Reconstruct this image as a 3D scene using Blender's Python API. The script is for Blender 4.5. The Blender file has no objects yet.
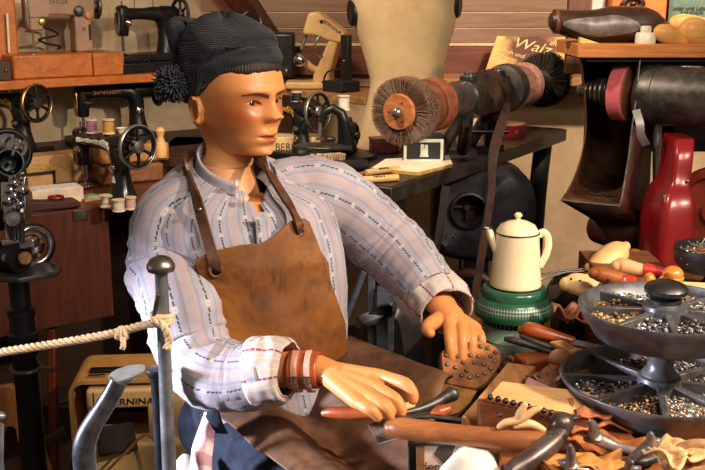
import bpy, bmesh, math, random
from math import sin, cos, pi, sqrt, exp, radians as R, atan2
from mathutils import Vector as V, Matrix as MX, noise as NZ
random.seed(7)
ZB = .95          # steel bench top
SC = bpy.context.scene
COL = SC.collection
# ------------------------------------------------------------------ camera
CAMZ = 1.45; PIT = R(14); F = 979.0
cam = bpy.data.cameras.new('camera'); camo = bpy.data.objects.new('camera', cam); COL.objects.link(camo)
camo.location = (0, 0, CAMZ); camo.rotation_euler = (pi/2 - PIT, 0, 0)
cam.sensor_width = 36; cam.lens = 36*F/705; cam.clip_start = .02
SC.camera = camo
def ray(px, py):
    u = (px-352.5)/F; v = (235-py)/F
    return V((u, cos(PIT)+v*sin(PIT), -sin(PIT)+v*cos(PIT)))
def P(px, py, Y):                      # point of the place seen at this pixel, Y metres ahead
    d = ray(px, py); return V((0, 0, CAMZ)) + d*(Y/d.y)
def Pz(px, py, z):                     # the same on the horizontal plane z
    d = ray(px, py); return V((0, 0, CAMZ)) + d*((z-CAMZ)/d.z)
def mpp(p):                            # metres per pixel at a point
    return (p.y*cos(PIT) - (p.z-CAMZ)*sin(PIT))/F
# ------------------------------------------------------------------ mesh builder
def frame(o, z, xh=(1, 0, 0)):
    z = V(z).normalized(); x = V(xh); x = x - z*x.dot(z)
    if x.length < 1e-4: x = V((0, 1, 0)) - z*z.y
    x.normalize(); y = z.cross(x)
    m = MX((x, y, z)).transposed().to_4x4(); m.translation = V(o); return m
def rot(o, ax=0, ay=0, az=0):
    return MX.Translation(V(o)) @ MX.Rotation(az, 4, 'Z') @ MX.Rotation(ay, 4, 'Y') @ MX.Rotation(ax, 4, 'X')
I4 = MX.Identity(4)
def crom(pts, n):
    out = []; k = len(pts)
    for i in range(k-1):
        a, b, c, d = pts[max(i-1, 0)], pts[i], pts[i+1], pts[min(i+2, k-1)]
        for j in range(n):
            t = j/n
            out.append(tuple(.5*((2*q)+(-p+r)*t+(2*p-5*q+4*r-s)*t*t+(-p+3*q-3*r+s)*t**3) for p, q, r, s in zip(a, b, c, d)))
    out.append(tuple(pts[-1])); return out
class MB:
    def __init__(s): s.v = []; s.f = []; s.uv = {}; s.mi = []
    def add(s, vs, fs, M=None, mi=0):
        n = len(s.v)
        for p in vs:
            p = V(p); s.v.append(M @ p if M is not None else p)
        for f in fs: s.f.append(tuple(i+n for i in f)); s.mi.append(mi)
        return s
    def box(s, c, d, M=None, taper=1, mi=0):
        x, y, z = d[0]/2, d[1]/2, d[2]/2; c = V(c); t = taper
        vs = [c+V(p) for p in ((-x, -y, -z), (x, -y, -z), (x, y, -z), (-x, y, -z), (-x*t, -y*t, z), (x*t, -y*t, z), (x*t, y*t, z), (-x*t, y*t, z))]
        return s.add(vs, [(3, 2, 1, 0), (4, 5, 6, 7), (0, 1, 5, 4), (1, 2, 6, 5), (2, 3, 7, 6), (3, 0, 4, 7)], M, mi)
    def loft(s, rings, cap=True, M=None, uv=None, closed=True, mi=0):
        k = len(rings[0]); base = len(s.v); fb = len(s.f)
        vs = [p for r in rings for p in r]; fs = []
        kk = k if closed else k-1
        for i in range(len(rings)-1):
            for j in range(kk):
                a = i*k+j; b = i*k+(j+1) % k
                fs.append((a, b, b+k, a+k))
                if uv:
                    s.uv[fb+len(fs)-1] = [uv(i, j), uv(i, j+1), uv(i+1, j+1), uv(i+1, j)]
        if cap and closed:
            fs.append(tuple(range(k-1, -1, -1))); n = (len(rings)-1)*k; fs.append(tuple(range(n, n+k)))
        return s.add(vs, fs, M, mi)
    def tube(s, pts, r, seg=10, cap=True, rnd=False, fx=1, fy=1, M=None, up=None, uv=None, mi=0):
        pts = [V(p) for p in pts]; n = len(pts)
        rr = list(r) if isinstance(r, (list, tuple)) else [r]*n
        if rnd:
            d0 = (pts[0]-pts[1]).normalized(); d1 = (pts[-1]-pts[-2]).normalized(); a0, a1 = rr[0], rr[-1]; p0, p1 = pts[0], pts[-1]
            angs = (20, 45, 70)
            pts = [p0+d0*a0*cos(R(a))*.9 for a in (8,)+angs] + pts + [p1+d1*a1*cos(R(a))*.9 for a in (70, 45, 20, 8)]
            rr = [a0*sin(R(a)) for a in (8,)+angs] + rr + [a1*sin(R(a)) for a in (70, 45, 20, 8)]
            n = len(pts)
        tans = [(pts[min(i+1, n-1)]-pts[max(i-1, 0)]).normalized() for i in range(n)]
        u = V(up) if up is not None else (V((0, 0, 1)) if abs(tans[0].z) < .9 else V((1, 0, 0)))
        rings = []
        for i in range(n):
            t = tans[i]; u = u - t*u.dot(t)
            if u.length < 1e-6: u = t.orthogonal()
            u.normalize(); w = t.cross(u)
            rings.append([pts[i]+(w*cos(a)*fx+u*sin(a)*fy)*rr[i] for a in (2*pi*j/seg for j in range(seg))])
        return s.loft(rings, cap, M, uv, mi=mi)
    def lathe(s, prof, seg=32, M=None, cap=True, mi=0):
        rings = [[V((max(r, 1e-5)*cos(2*pi*j/seg), max(r, 1e-5)*sin(2*pi*j/seg), z)) for j in range(seg)] for r, z in prof]
        return s.loft(rings, cap, M, mi=mi)
    def prism(s, poly, h, M=None, mi=0, z0=0):
        k = len(poly)
        vs = [(x, y, z0) for x, y in poly]+[(x, y, z0+h) for x, y in poly]
        fs = [tuple(range(k-1, -1, -1)), tuple(range(k, 2*k))]+[(j, (j+1) % k, (j+1) % k+k, j+k) for j in range(k)]
        return s.add(vs, fs, M, mi)
    def ell(s, c, r, seg=20, n=12, M=None, mi=0):
        c = V(c)
        if not isinstance(r, (tuple, list)): r = (r, r, r)
        rings = [[c+V((r[0]*sin(t)*cos(a), r[1]*sin(t)*sin(a), -r[2]*cos(t))) for a in (2*pi*j/seg for j in range(seg))]
                 for t in (max(1e-3, min(pi-1e-3, pi*i/n)) for i in range(n+1))]
        return s.loft(rings, True, M, mi=mi)
    def torus(s, Rr, r, seg=36, sec=10, M=None, a0=0, a1=2*pi, fz=1, mi=0):
        full = abs(a1-a0-2*pi) < 1e-6; n = seg if full else seg+1
        rings = [[V(((Rr+r*cos(b))*cos(a), (Rr+r*cos(b))*sin(a), r*fz*sin(b))) for b in (2*pi*j/sec for j in range(sec))]
                 for a in (a0+(a1-a0)*i/seg for i in range(n))]
        if full: rings.append(rings[0])
        return s.loft(rings, not full, M, mi=mi)
    def grid(s, rows, uv=None, mi=0):
        return s.loft(rows, False, None, uv, closed=False, mi=mi)
def empty(name, loc=(0, 0, 0), rz=0):
    o = bpy.data.objects.new(name, None); COL.objects.link(o); o.location = loc; o.rotation_euler.z = rz
    o.empty_display_size = .05; return o
def tag(o, label, cat, group=None, kind=None):
    if label: o['label'] = label
    if cat: o['category'] = cat
    if group: o['group'] = group
    if kind: o['kind'] = kind
    return o
def thing(name, label, cat, loc=(0, 0, 0), rz=0, group=None):
    return tag(empty(name, loc, rz), label, cat, group)
def root_loc(p):
    l = V((0, 0, 0))
    while p is not None: l = l+p.location; p = p.parent
    return l
def obj(name, mb, mats, parent=None, world=False, smooth=40, bevel=0, bseg=2, solid=0, sub=0, soff=0, label=None):
    me = bpy.data.meshes.new(name); org = root_loc(parent) if world else V((0, 0, 0))
    c = V((0, 0, 0))
    if parent is None and mb.v:             # top-level mesh: origin at the middle of its base
        xs = [p.x for p in mb.v]; ys = [p.y for p in mb.v]; zs = [p.z for p in mb.v]
        c = V(((min(xs)+max(xs))/2, (min(ys)+max(ys))/2, min(zs))); org = c
    me.from_pydata([p-org for p in mb.v], [], mb.f)
    if mb.uv:
        l = me.uv_layers.new(name='UVMap')
        for fi, uvs in mb.uv.items():
            for k, li in enumerate(me.polygons[fi].loop_indices): l.data[li].uv = uvs[k]
    if not isinstance(mats, (list, tuple)): mats = [mats]
    for m in mats: me.materials.append(m)
    if len(mats) > 1:
        for p, i in zip(me.polygons, mb.mi): p.material_index = i
    bm = bmesh.new(); bm.from_mesh(me); bmesh.ops.recalc_face_normals(bm, faces=bm.faces); bm.to_mesh(me); bm.free()
    if smooth:
        for p in me.polygons: p.use_smooth = True
        if smooth < 180: me.set_sharp_from_angle(angle=R(smooth))
    o = bpy.data.objects.new(name, me); COL.objects.link(o); o.location = c if parent is None else (0, 0, 0)
    if parent is not None: o.parent = parent
    if solid:
        m = o.modifiers.new('s', 'SOLIDIFY'); m.thickness = solid; m.offset = soff
    if bevel:
        m = o.modifiers.new('b', 'BEVEL'); m.width = bevel; m.segments = bseg; m.limit_method = 'ANGLE'; m.angle_limit = R(35)
    if sub:
        m = o.modifiers.new('u', 'SUBSURF'); m.levels = sub; m.render_levels = sub
    if label: o['label'] = label
    return o
def copy_tree(o, parent=None):
    c = o.copy(); COL.objects.link(c); c.parent = parent
    for ch in list(o.children): copy_tree(ch, c)
    return c
def text(name, body, size, M, m, parent=None, ext=.0006, shear=0, align='CENTER', sx=1):
    cu = bpy.data.curves.new(name, 'FONT'); cu.body = body; cu.size = size; cu.extrude = ext; cu.align_x = align; cu.align_y = 'CENTER'; cu.shear = shear
    t = bpy.data.objects.new(name, cu); COL.objects.link(t)
    dg = bpy.context.evaluated_depsgraph_get(); me = bpy.data.meshes.new_from_object(t.evaluated_get(dg))
    bpy.data.objects.remove(t); me.materials.clear(); me.materials.append(m)
    me.transform(M @ MX.Diagonal((sx, 1, 1, 1)))
    o = bpy.data.objects.new(name, me); COL.objects.link(o)
    if parent is not None: o.parent = parent
    return o
# ------------------------------------------------------------------ materials
def lin(c):
    return tuple((x/255/12.92 if x/255 <= .04045 else ((x/255+.055)/1.055)**2.4) for x in c[:3])+(1,)
class NT:
    def __init__(s, name):
        s.m = bpy.data.materials.new(name); s.m.use_nodes = True; s.t = s.m.node_tree
        s.b = s.t.nodes['Principled BSDF']
    def n(s, typ, **k):
        nd = s.t.nodes.new(typ)
        for a, b in k.items(): setattr(nd, a, b)
        return nd
    def l(s, a, b): s.t.links.new(a, b)
    def math(s, op, a, b=None, c=None, clamp=False):
        nd = s.n('ShaderNodeMath', operation=op, use_clamp=clamp)
        for i, x in enumerate((a, b, c)):
            if x is None: continue
            if isinstance(x, (int, float)): nd.inputs[i].default_value = x
            else: s.l(x, nd.inputs[i])
        return nd.outputs[0]
    def mix(s, f, a, b, typ='MIX'):
        nd = s.n('ShaderNodeMix', data_type='RGBA', blend_type=typ)
        for i, x in ((0, f), (6, a), (7, b)):
            if isinstance(x, (int, float)): nd.inputs[i].default_value = x
            elif isinstance(x, tuple): nd.inputs[i].default_value = x
            else: s.l(x, nd.inputs[i])
        return nd.outputs[2]
    def coord(s, scale=(1, 1, 1), rotn=(0, 0, 0), which='Object'):
        tc = s.n('ShaderNodeTexCoord'); mp = s.n('ShaderNodeMapping'); s.l(tc.outputs[which], mp.inputs[0])
        mp.inputs['Scale'].default_value = scale; mp.inputs['Rotation'].default_value = rotn; return mp.outputs[0]
    def noise(s, vec, scale, detail=4, rough=.6, dist=0):
        nd = s.n('ShaderNodeTexNoise'); nd.inputs['Scale'].default_value = scale; nd.inputs['Detail'].default_value = detail
        nd.inputs['Roughness'].default_value = rough; nd.inputs['Distortion'].default_value = dist; s.l(vec, nd.inputs['Vector']); return nd.outputs[0]
    def ramp(s, f, stops):
        nd = s.n('ShaderNodeValToRGB'); e = nd.color_ramp.elements
        e[0].position, e[0].color = stops[0]; e[1].position, e[1].color = stops[-1]
        for p, c in stops[1:-1]: q = e.new(p); q.color = c
        s.l(f, nd.inputs[0]); return nd.outputs[0]
    def bump(s, h, strength, dist=.002):
        nd = s.n('ShaderNodeBump'); nd.inputs['Strength'].default_value = strength; nd.inputs['Distance'].default_value = dist
        s.l(h, nd.inputs['Height']); s.l(nd.outputs[0], s.b.inputs['Normal'])
    def col(s, c):
        if isinstance(c, tuple): s.b.inputs['Base Color'].default_value = c
        else: s.l(c, s.b.inputs['Base Color'])
    def pr(s, rough=.5, metal=0, spec=.5, coat=0, sheen=0):
        i = s.b.inputs; i['Roughness'].default_value = rough; i['Metallic'].default_value = metal; i['Specular IOR Level'].default_value = spec
        i['Coat Weight'].default_value = coat; i['Sheen Weight'].default_value = sheen; return s
CACHE = {}
def M(c1, rough=.5, metal=0, c2=None, sc=25, bump=0, bsc=None, spec=.5, coat=0, lo=.35, hi=.65, sheen=0, name=None, st=(1, 1, 1), rv=0):
    key = (c1, rough, metal, c2, sc, bump, bsc, spec, coat, lo, hi, sheen, st, rv)
    if key in CACHE: return CACHE[key]
    t = NT(name or 'mat'); t.pr(rough, metal, spec, coat, sheen)
    if c2 is None: c2 = tuple(max(0, int(x*.82)) for x in c1)
    vec = t.coord(st); h = t.noise(vec, sc, 5, .65)
    t.col(t.ramp(h, [(lo, lin(c2)), (hi, lin(c1))]))
    if rv:
        t.l(t.math('ADD', t.math('MULTIPLY', t.math('SUBTRACT', h, .5), rv*2), rough, clamp=True), t.b.inputs['Roughness'])
    if bump: t.bump(t.noise(vec, bsc or sc*3, 4), bump)
    CACHE[key] = t.m; return t.m
def wood(c1, c2, ax='X', sc=14, rough=.5, coat=0, bump=.15, name='wood', spec=.4):
    key = ('w', c1, c2, ax, sc, rough, coat)
    if key in CACHE: return CACHE[key]
    t = NT(name); t.pr(rough, 0, spec, coat)
    s = {'X': (.09, 1, 1), 'Y': (1, .09, 1), 'Z': (1, 1, .09)}[ax]
    v = t.coord(s); a = t.noise(v, sc*2.5, 5, .6, 1.2); b = t.noise(v, sc*12, 3, .6)
    h = t.math('ADD', t.math('MULTIPLY', a, .75), t.math('MULTIPLY', b, .25))
    t.col(t.ramp(h, [(.34, lin(c2)), (.62, lin(c1))])); t.bump(h, bump); CACHE[key] = t.m; return t.m
def paint_mat(name, rough=.5, spec=.5, coat=0, bump=0, bsc=100):     # colour from the mesh's own paint attribute
    t = NT(name); t.pr(rough, 0, spec, coat); a = t.n('ShaderNodeAttribute', attribute_name='paint'); t.col(a.outputs['Color'])
    if bump: t.bump(t.noise(t.coord(), bsc, 3), bump)
    return t.m
BLACK = M((24, 23, 23), .38, 0, (14, 13, 13), 30, .05, spec=.4, rv=.15)
JAPAN = M((20, 20, 22), .22, 0, (13, 13, 14), 20, spec=.5, coat=.3)
STEEL = M((164, 162, 160), .32, .8, (118, 113, 108), 40, .05, rv=.15)
CHROME = M((215, 215, 218), .15, 1, (170, 168, 168), 20)
DSTEEL = M((96, 92, 88), .40, .7, (56, 50, 46), 28, .1, rv=.2)
IRON = M((66, 63, 62), .45, .45, (38, 36, 35), 40, .2, rv=.15)
RUST = M((88, 58, 42), .6, .5, (46, 38, 34), 30, .2)
BRASS = M((196, 158, 88), .35, 1, (140, 104, 52), 30)
CREAMP = M((226, 214, 184), .5, 0, (208, 192, 156), 12)
RUBBER = M((20, 19, 19), .75, 0, (12, 12, 12), 40)
GOLD = M((190, 146, 62), .4, .5, (120, 90, 36), 60)
ORW = wood((186, 106, 38), (150, 76, 22), 'X', 12, .4, .2)
REDW = wood((104, 46, 24), (70, 28, 15), 'Z', 12, .45, .15)
DARKW = wood((62, 36, 22), (36, 20, 13), 'X', 12, .5)
BEECH = wood((222, 178, 118), (196, 146, 86), 'X', 10, .5)
OLDW = wood((176, 128, 80), (122, 82, 48), 'X', 14, .55, .0, .3)
# ------------------------------------------------------------------ the setting
def struct(name, mb, m, parent=None, **k):
    o = obj(name, mb, m, parent, **k)
    if parent is None: o['kind'] = 'structure'
    return o
SC.view_settings.view_transform = 'Standard'; SC.view_settings.look = 'None'; SC.view_settings.gamma = 1
SC.view_settings.exposure = 0.0
PLASTER = M((206, 176, 140), .85, 0, (186, 154, 118), 6, .12, 60, spec=.2)
PLASTERL = M((196, 176, 146), .85, 0, (170, 148, 118), 7, .12, 60, spec=.2)
BOARDS = wood((206, 172, 146), (180, 142, 116), 'X', 9, .55)
FLOORM = wood((70, 48, 34), (44, 30, 22), 'Y', 10, .6)
struct('floor', MB().box((0, 2, -.05), (8, 7, .1)), FLOORM)
struct('wall_back', MB().box((1.7, 4.2, .62), (4.6, .1, 1.24)), PLASTER)
WD = V((-.819, -.574, 0)); WN = V((.574, -.819, 0)); WC = V((-.45, 4.15, 0))     # left wall: along, towards the room, corner
WLM = MX((WD, -WN, V((0, 0, 1)))).transposed().to_4x4(); WLM.translation = WC
struct('wall_left', MB().box((1.6, .05, 1.4), (3.6, .1, 2.8), WLM), PLASTERL)
mb = MB()
for i in range(21):                       # boards of the roof slope
    s = .005+i*.092
    m = MX.Translation((1.6, 4.15, 1.235)) @ MX.Rotation(R(-45), 4, 'X')
    mb.box((0, -s*1.0-.044, .012), (4.4, .087, .02), m)
m = MX.Translation((1.6, 4.15, 1.235)) @ MX.Rotation(R(-45), 4, 'X')
GAP = M((214, 190, 160), .7, 0, (196, 170, 138), 20)
o = struct('ceiling', mb, BOARDS, bevel=.002)
struct('trim_1', MB().box((0, -1, .03), (4.4, 2.0, .012), m), GAP)
struct('trim_2', MB().box((1.75, 4.11, 1.17), (4.4, .08, .118)), wood((108, 54, 32), (70, 32, 20), 'X', 9, .5), bevel=.006)
struct('trim_3', MB().box((1.75, 4.125, 1.085), (4.4, .05, .045)), OLDW, bevel=.004)
d = V((-.34, -.62, .62)).normalized()
mb = MB().box((0, 0, .9), (.09, .1, 2.0), frame(V((-.33, 4.12, 1.235)), d, (1, 0, 0)))
struct('trim_4', mb, wood((92, 54, 34), (58, 32, 20), 'Z', 9, .5), bevel=.006)
# ------------------------------------------------------------------ light
def light(name, typ, loc, at, power, col, size=.3, angle=60, blend=.5):
    l = bpy.data.lights.new(name, typ); o = bpy.data.objects.new(name, l); COL.objects.link(o)
    l.energy = power; l.color = [c/255 for c in col]; o.location = loc
    if at is not None: o.rotation_euler = (V(at)-V(loc)).to_track_quat('-Z', 'Y').to_euler()
    if typ == 'SPOT': l.spot_size = R(angle); l.spot_blend = blend; l.shadow_soft_size = size
    if typ == 'AREA': l.size = size
    return o
light('ceiling_spot', 'SPOT', (1.75, .80, 2.2), (-.05, 1.85, 1.0), 270, (255, 208, 156), .06, 62, .6)
light('fill_panel', 'AREA', (.85, .35, 2.4), (.45, 1.75, .8), 36, (255, 226, 194), .7)  # unseen fill light, added for sheen on the metals and a brighter bench
light('window_daylight', 'SPOT', (-1.9, 1.25, 1.05), (-.30, 1.50, .74), 620, (205, 218, 255), .10, 22, .7)
light('unseen_back_spot', 'SPOT', (-.55, 2.2, 2.35), (.35, 3.3, 1.1), 110, (255, 214, 168), .06, 75, .6)
light('unseen_back_spot', 'SPOT', (-.45, 2.0, 2.3), (-1.05, 3.4, .95), 60, (255, 206, 158), .08, 80, .7)
light('unseen_back_spot', 'SPOT', (1.0, 1.9, 2.4), (.80, 4.1, .85), 330, (255, 210, 164), .06, 38, .5)  # unseen spot added to brighten the back wall right of the bench
w = bpy.data.worlds.new('world'); SC.world = w; w.use_nodes = True
bg = w.node_tree.nodes['Background']; bg.inputs[0].default_value = lin((255, 226, 196)); bg.inputs[1].default_value = .21
# ------------------------------------------------------------------ the mannequin
man = thing('mannequin', 'seated male mannequin in knit cap, striped shirt and brown leather apron', 'mannequin', (-.16, 1.82, .5))
SKIN = paint_mat('mannequin_skin', .48, .4, .05)
T_S = V((.906, .423, 0)); T_F = V((.423, -.906, 0))      # torso: across, forward
TOR = [  # z, cx, cy, half width, half depth
    (.50, -.155, 1.83, .160, .125), (.60, -.155, 1.82, .160, .125), (.70, -.163, 1.805, .154, .122), (.80, -.177, 1.795, .152, .118), (.90, -.188, 1.79, .160, .120),
    (.98, -.197, 1.79, .172, .122), (1.04, -.205, 1.79, .174, .112), (1.08, -.210, 1.79, .162, .100), (1.105, -.213, 1.79, .128, .086), (1.122, -.217, 1.79, .090, .074), (1.132, -.219, 1.79, .070, .068)]
def tor(z):
    for a, b in zip(TOR, TOR[1:]):
        if z <= b[0] or b is TOR[-1]:
            t = max(0, min(1, (z-a[0])/(b[0]-a[0]))); return [p+(q-p)*t for p, q in zip(a, b)]
TN = 2.5
def on_torso(px, py, off):
    y = 1.35; d = ray(px, py)
    while y < 2.3:
        p = V((0, 0, CAMZ))+d*(y/d.y); z, cx, cy, a, b = tor(p.z); q = p-V((cx, cy, p.z))
        if abs(q.dot(T_S)/(a+off))**TN+abs(q.dot(T_F)/(b+off))**TN < 1: return p
        y += .002
    return None
HO = V((-.216, 1.816, 1.258)); HF = V((.788, -.616, 0)); HL = V((.616, .788, 0))
tilt = MX.Rotation(R(2.0), 4, 'Y')
HM = MX((HF, HL, V((0, 0, 1)))).transposed().to_4x4() @ tilt; HM.translation = HO
# rows of the head: z, front x, back x, half width, front squareness
HR = [(.122, -.005, -.030, .012, 2), (.117, .030, -.060, .040, 2), (.104, .056, -.080, .058, 2), (.085, .073, -.092, .069, 2.1), (.060, .084, -.099, .0755, 2.25), (.035, .0895, -.102, .078, 2.4), (.018, .0905, -.102, .0785, 2.45),
      (0, .0855, -.100, .0775, 2.45), (-.02, .086, -.092, .0755, 2.35), (-.042, .0875, -.080, .072, 2.2), (-.058, .0885, -.070, .064, 2.1), (-.072, .0880, -.065, .0555, 2.05), (-.085, .0855, -.063, .046, 2.0),
      (-.094, .0800, -.062, .0415, 2.0), (-.099, .069, -.063, .0405, 2.0), (-.102, .050, -.064, .0425, 2.0), (-.106, .034, -.066, .0465, 2), (-.118, .024, -.068, .0505, 2), (-.140, .026, -.073, .052, 2), (-.165, .038, -.080, .056, 2), (-.20, .052, -.092, .070, 2), (-.25, .064, -.1, .09, 2)]
def G(d, s): return exp(-.5*(d/s)**2)
def almond(y, z):            # eye opening, >0 inside
    a = (abs(y)-.0315)/.0150
    if abs(a) > 1: return -1
    zc = .0005+.0018*a
    up = .0056*(1-abs(a)**2.1)*(1 - .12*a); dn = .0040*(1-abs(a)**2)
    q = z-zc+.0006
    return min(up-q, q+dn)/.005
def fdisp(y, z):
    ay = abs(y); d = 0
    # nose
    if z > -.06:
        t = max(0, min(1, (.020-z)/.042)); pr = .004+.0215*t**1.1; wd = .0064+.0058*t
        fall = 1 if z > -.0225 else exp(-.5*((z+.0225)/.0068)**2)
        top = 1/(1+exp(-(.026-z)/.005))
        d += pr*exp(-.5*(ay/wd)**2)*fall*top
    d += .0085*G(ay-.0120, .0050)*G(z+.0265, .0060)
    d -= .004*G(ay-.006, .003)*G(z+.0335, .0025)
    # sockets, brow, cheeks
    d -= .0125*G(ay-.0300, .0135)*G(z-.0005, .0105)
    d += .0055*G(ay-.028, .020)*G(z-.0215, .0058)
    d += .0055*G(ay-.048, .015)*G(z+.026, .014)
    d -= .004*G(ay-.042, .012)*G(z+.060, .014)
    # lids bulge around the eyeball
    d += .0075*G(ay-.0315, .0125)*G(z-.0005, .0085)
    # mouth
    d += .0075*G(ay, .0145)*G(z+.0555, .0048)-.0022*G(ay, .0035)*G(z+.048, .004)
    d += .0080*G(ay, .0130)*G(z+.0680, .0050)
    d -= .0075*G(ay, .0125)*G(z+.0613, .0016)
    d -= .003*G(ay-.019, .004)*G(z+.061, .004)
    d -= .0050*G(ay, .018)*G(z+.0790, .0048)
    d += .0060*G(ay, .0150)*G(z+.0955, .0075)
    return d
hz = [];  NSUB = 14
tab = crom(HR, NSUB)
NC = 300
angs = []
for j in range(NC):
    u = j/NC*2-1; angs.append(pi*(.42*u+.58*u**3))       # denser towards the face
hv = []; hp = []
BASE = lin((208, 138, 80)); LIP = lin((172, 88, 52)); BROW = lin((50, 28, 18)); BLUSH_SHADE = lin((142, 66, 32)); NECK = lin((206, 148, 98)); LASH = lin((34, 20, 14)); SHADE = lin((150, 84, 48))
def lerp(a, b, t):
    t = max(0, min(1, t)); return tuple(x+(y-x)*t for x, y in zip(a, b))
for (z, xf, xb, w, n) in tab:
    row = []
    for a in angs:
        c, s_ = cos(a), sin(a); xm = (-.012 if z > -.1 else (xf+xb)/2)
        if c >= 0: x = xm+(xf-xm)*abs(c)**(2/n); y = w*(1 if s_ > 0 else -1)*abs(s_)**(2/n)
        else: x = xm+(xb-xm)*abs(c); y = w*s_
        wf = max(0, c)**.35 if c > 0 else 0
        inside = almond(y, z) if c > .2 else -1
        d = fdisp(y, z)*wf if -.115 < z < .06 else 0
        if inside > 0: d -= .0075*min(1, inside*3)
        zj = -.040-.060*max(0, min(1, (x+.005)/.082))**.85          # under the jaw the face steps back to the neck
        if z < zj and c > -.45 and z > -.125:
            k = min(1, (zj-z)/.016); k = k*k*(3-2*k); k *= min(1, (c+.45)/.3)
            x = x+(-.022+.050*c-x)*k; y = y+(.049*s_-y)*k; d *= 1-k
        row.append(V((x+d, y, z)))
        col = BASE
        col = lerp(col, BLUSH_SHADE, .90*G(abs(y)-.056, .024)*G(z+.020, .030)*min(1, wf*1.3))  # cheek blush, deepened to hold the cheek's shade in the skin colour
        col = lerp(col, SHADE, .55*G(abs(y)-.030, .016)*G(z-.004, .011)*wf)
        col = lerp(col, NECK, (-.090-z)/.03*(1 if x < .05 else 0))
        mz = -.0613+.0012*(abs(y)/.02)
        if c > .3:
            up = .0092*(1-(abs(y)/.0205)**2)-.0016*G(y, .003); dn = .0108*(1-(abs(y)/.019)**2)
            if abs(y) < .0205: col = lerp(col, LIP, 1.0*min(1, max(0, 1.5*min(up-(z-mz), (z-mz)+dn)/.0025)))
            if abs(z-mz) < .0012 and abs(y) < .022: col = lerp(col, LASH, .7)
            bz = .0128+.0062*sin(min(1, max(0, (abs(y)-.010)/.042))*pi*.78)-.001
            th = .0056*(1-.55*max(0, (abs(y)-.014)/.040))
            if .009 < abs(y) < .056: col = lerp(col, BROW, .92*min(1, max(0, 1.6*(1-abs(z-bz)/th))))
            e = almond(y, z)
            if -.22 < e <= .15 and z > .0: col = lerp(col, LASH, .85)
            elif -.12 < e <= .1: col = lerp(col, LASH, .4)
        hp.append(col)
    hv.append(row)
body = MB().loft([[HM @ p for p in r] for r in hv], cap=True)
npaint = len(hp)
# ears
def ear(side):
    rows = []; o = []
    for i in range(0, 19):
        rr = i/18
        ring = []
        for j in range(36):
            a = 2*pi*j/36; ex = .0165*cos(a)*(1 if sin(a) > -.2 else .82); ez = .0285*sin(a)
            h = .006+.0085*G(rr-.84, .11)-.010*G(rr-.45, .22)*(1 if sin(a) < .6 else .7)+.004*G(rr-.62, .08)*(cos(a) < .2)
            if rr > .93: h -= (rr-.93)*.16
            if sin(a) < -.75: h = max(h, .008*(1-.5*max(0, rr-.9)*10))
            if cos(a) > .55 and abs(sin(a)) < .7: h -= .006*rr
            ring.append(V((ex*rr, h, ez*rr)))
        rows.append(ring)
    m = MX.Translation((-.020, side*.0735, -.016)) @ MX.Rotation(R(-10), 4, 'Y') @ MX.Rotation(R(side*22), 4, 'Z') @ MX.Diagonal((1, side, 1, 1))
    rows = [[V((0, rows[0][0].y, 0)) + (p-V((0, p.y, 0)))*.02 for p in rows[1]]] + rows[1:]
    rows.append([V((p.x*.9, -.008, p.z*.9)) for p in rows[-1]])
    return [[HM @ (m @ p) for p in r] for r in rows]
for s_ in (-1, 1): body.loft(ear(s_), cap=True)
earpaint = len(body.v)-npaint
# torso core and arms inside the clothes
def tring(t, off, n=40, e=TN):
    z, cx, cy, a, b = t; r = []
    for j in range(n):
        th = 2*pi*j/n; c, s = cos(th), sin(th)
        r.append(V((cx, cy, z))+T_S*((a+off)*(1 if c > 0 else -1)*abs(c)**(2/e))+T_F*((b+off)*(1 if s > 0 else -1)*abs(s)**(2/e)))
    return r
body.loft([tring(t, -.02, 28) for t in TOR[:-3]])
SR = V((-.328, 1.745, 1.055)); ER = P(186, 372, 1.60); WR = P(312, 369, 1.52)
SLs = V((-.075, 1.87, 1.085)); EL = P(384, 232, 1.99); WL = P(447, 312, 1.80)
body.tube([SR, ER], [.04, .036], 12); body.tube([SLs, EL], [.04, .036], 12)
# hands: tubes merged and smoothed
def hand(wr, elb, fingers, thumb, palm, wrad=.0245):
    h = MB()
    fd = (elb-wr).normalized()
    h.tube([wr+fd*.14, wr+fd*.05, wr, palm[0]], [.038, .034, wrad*1.08, wrad*.98], 18, fy=.86)
    for f in fingers:
        k = V(f[0]); r = f[4] if len(f) > 4 else .0088
        h.tube(crom([wr+(k-wr)*.05, wr+(k-wr)*.5, k], 4), [.020, .018, .0165, .0155, .0148, .014, .0135, .013, .0122], 12, rnd=True)
        pts = crom([f[0], f[1], f[2], f[3]], 5); n = len(pts)
        rad = [r*(1.32-.34*i/(n-1)+.07*G((i-5)/1.3, 1)+.06*G((i-10)/1.3, 1)) for i in range(n)]
        h.tube(pts, rad, 12, rnd=True)
    for a, b in zip(fingers, fingers[1:]):       # web of the palm
        for t in (.35, .6, .85):
            pa = wr+(V(a[0])-wr)*t; pb = wr+(V(b[0])-wr)*t; h.tube([pa, pb], [.014-.002*t]*2, 10, rnd=True)
    pts = crom(thumb, 5); n = len(pts)
    h.tube(pts, [.017-.0065*i/(n-1) for i in range(n)], 12, rnd=True)
    for p in palm[1:]: h.ell(p, .017)
    o = obj('hand_work', h, SKIN)
    off = o.location.copy()
    m = o.modifiers.new('r', 'REMESH'); m.mode = 'VOXEL'; m.voxel_size = .0021
    m = o.modifiers.new('s', 'SMOOTH'); m.factor = .5; m.iterations = 6
    dg = bpy.context.evaluated_depsgraph_get(); me = bpy.data.meshes.new_from_object(o.evaluated_get(dg))
    vs = [v.co+off for v in me.vertices]; fs = [tuple(p.vertices) for p in me.polygons]
    bpy.data.objects.remove(o); return vs, fs
def fing(k, p, d, t, dy=(0, 0, 0, 0), Y=1.47): return None
def hp_(px, py, Y): return P(px, py, Y)
yR = 1.475
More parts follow.
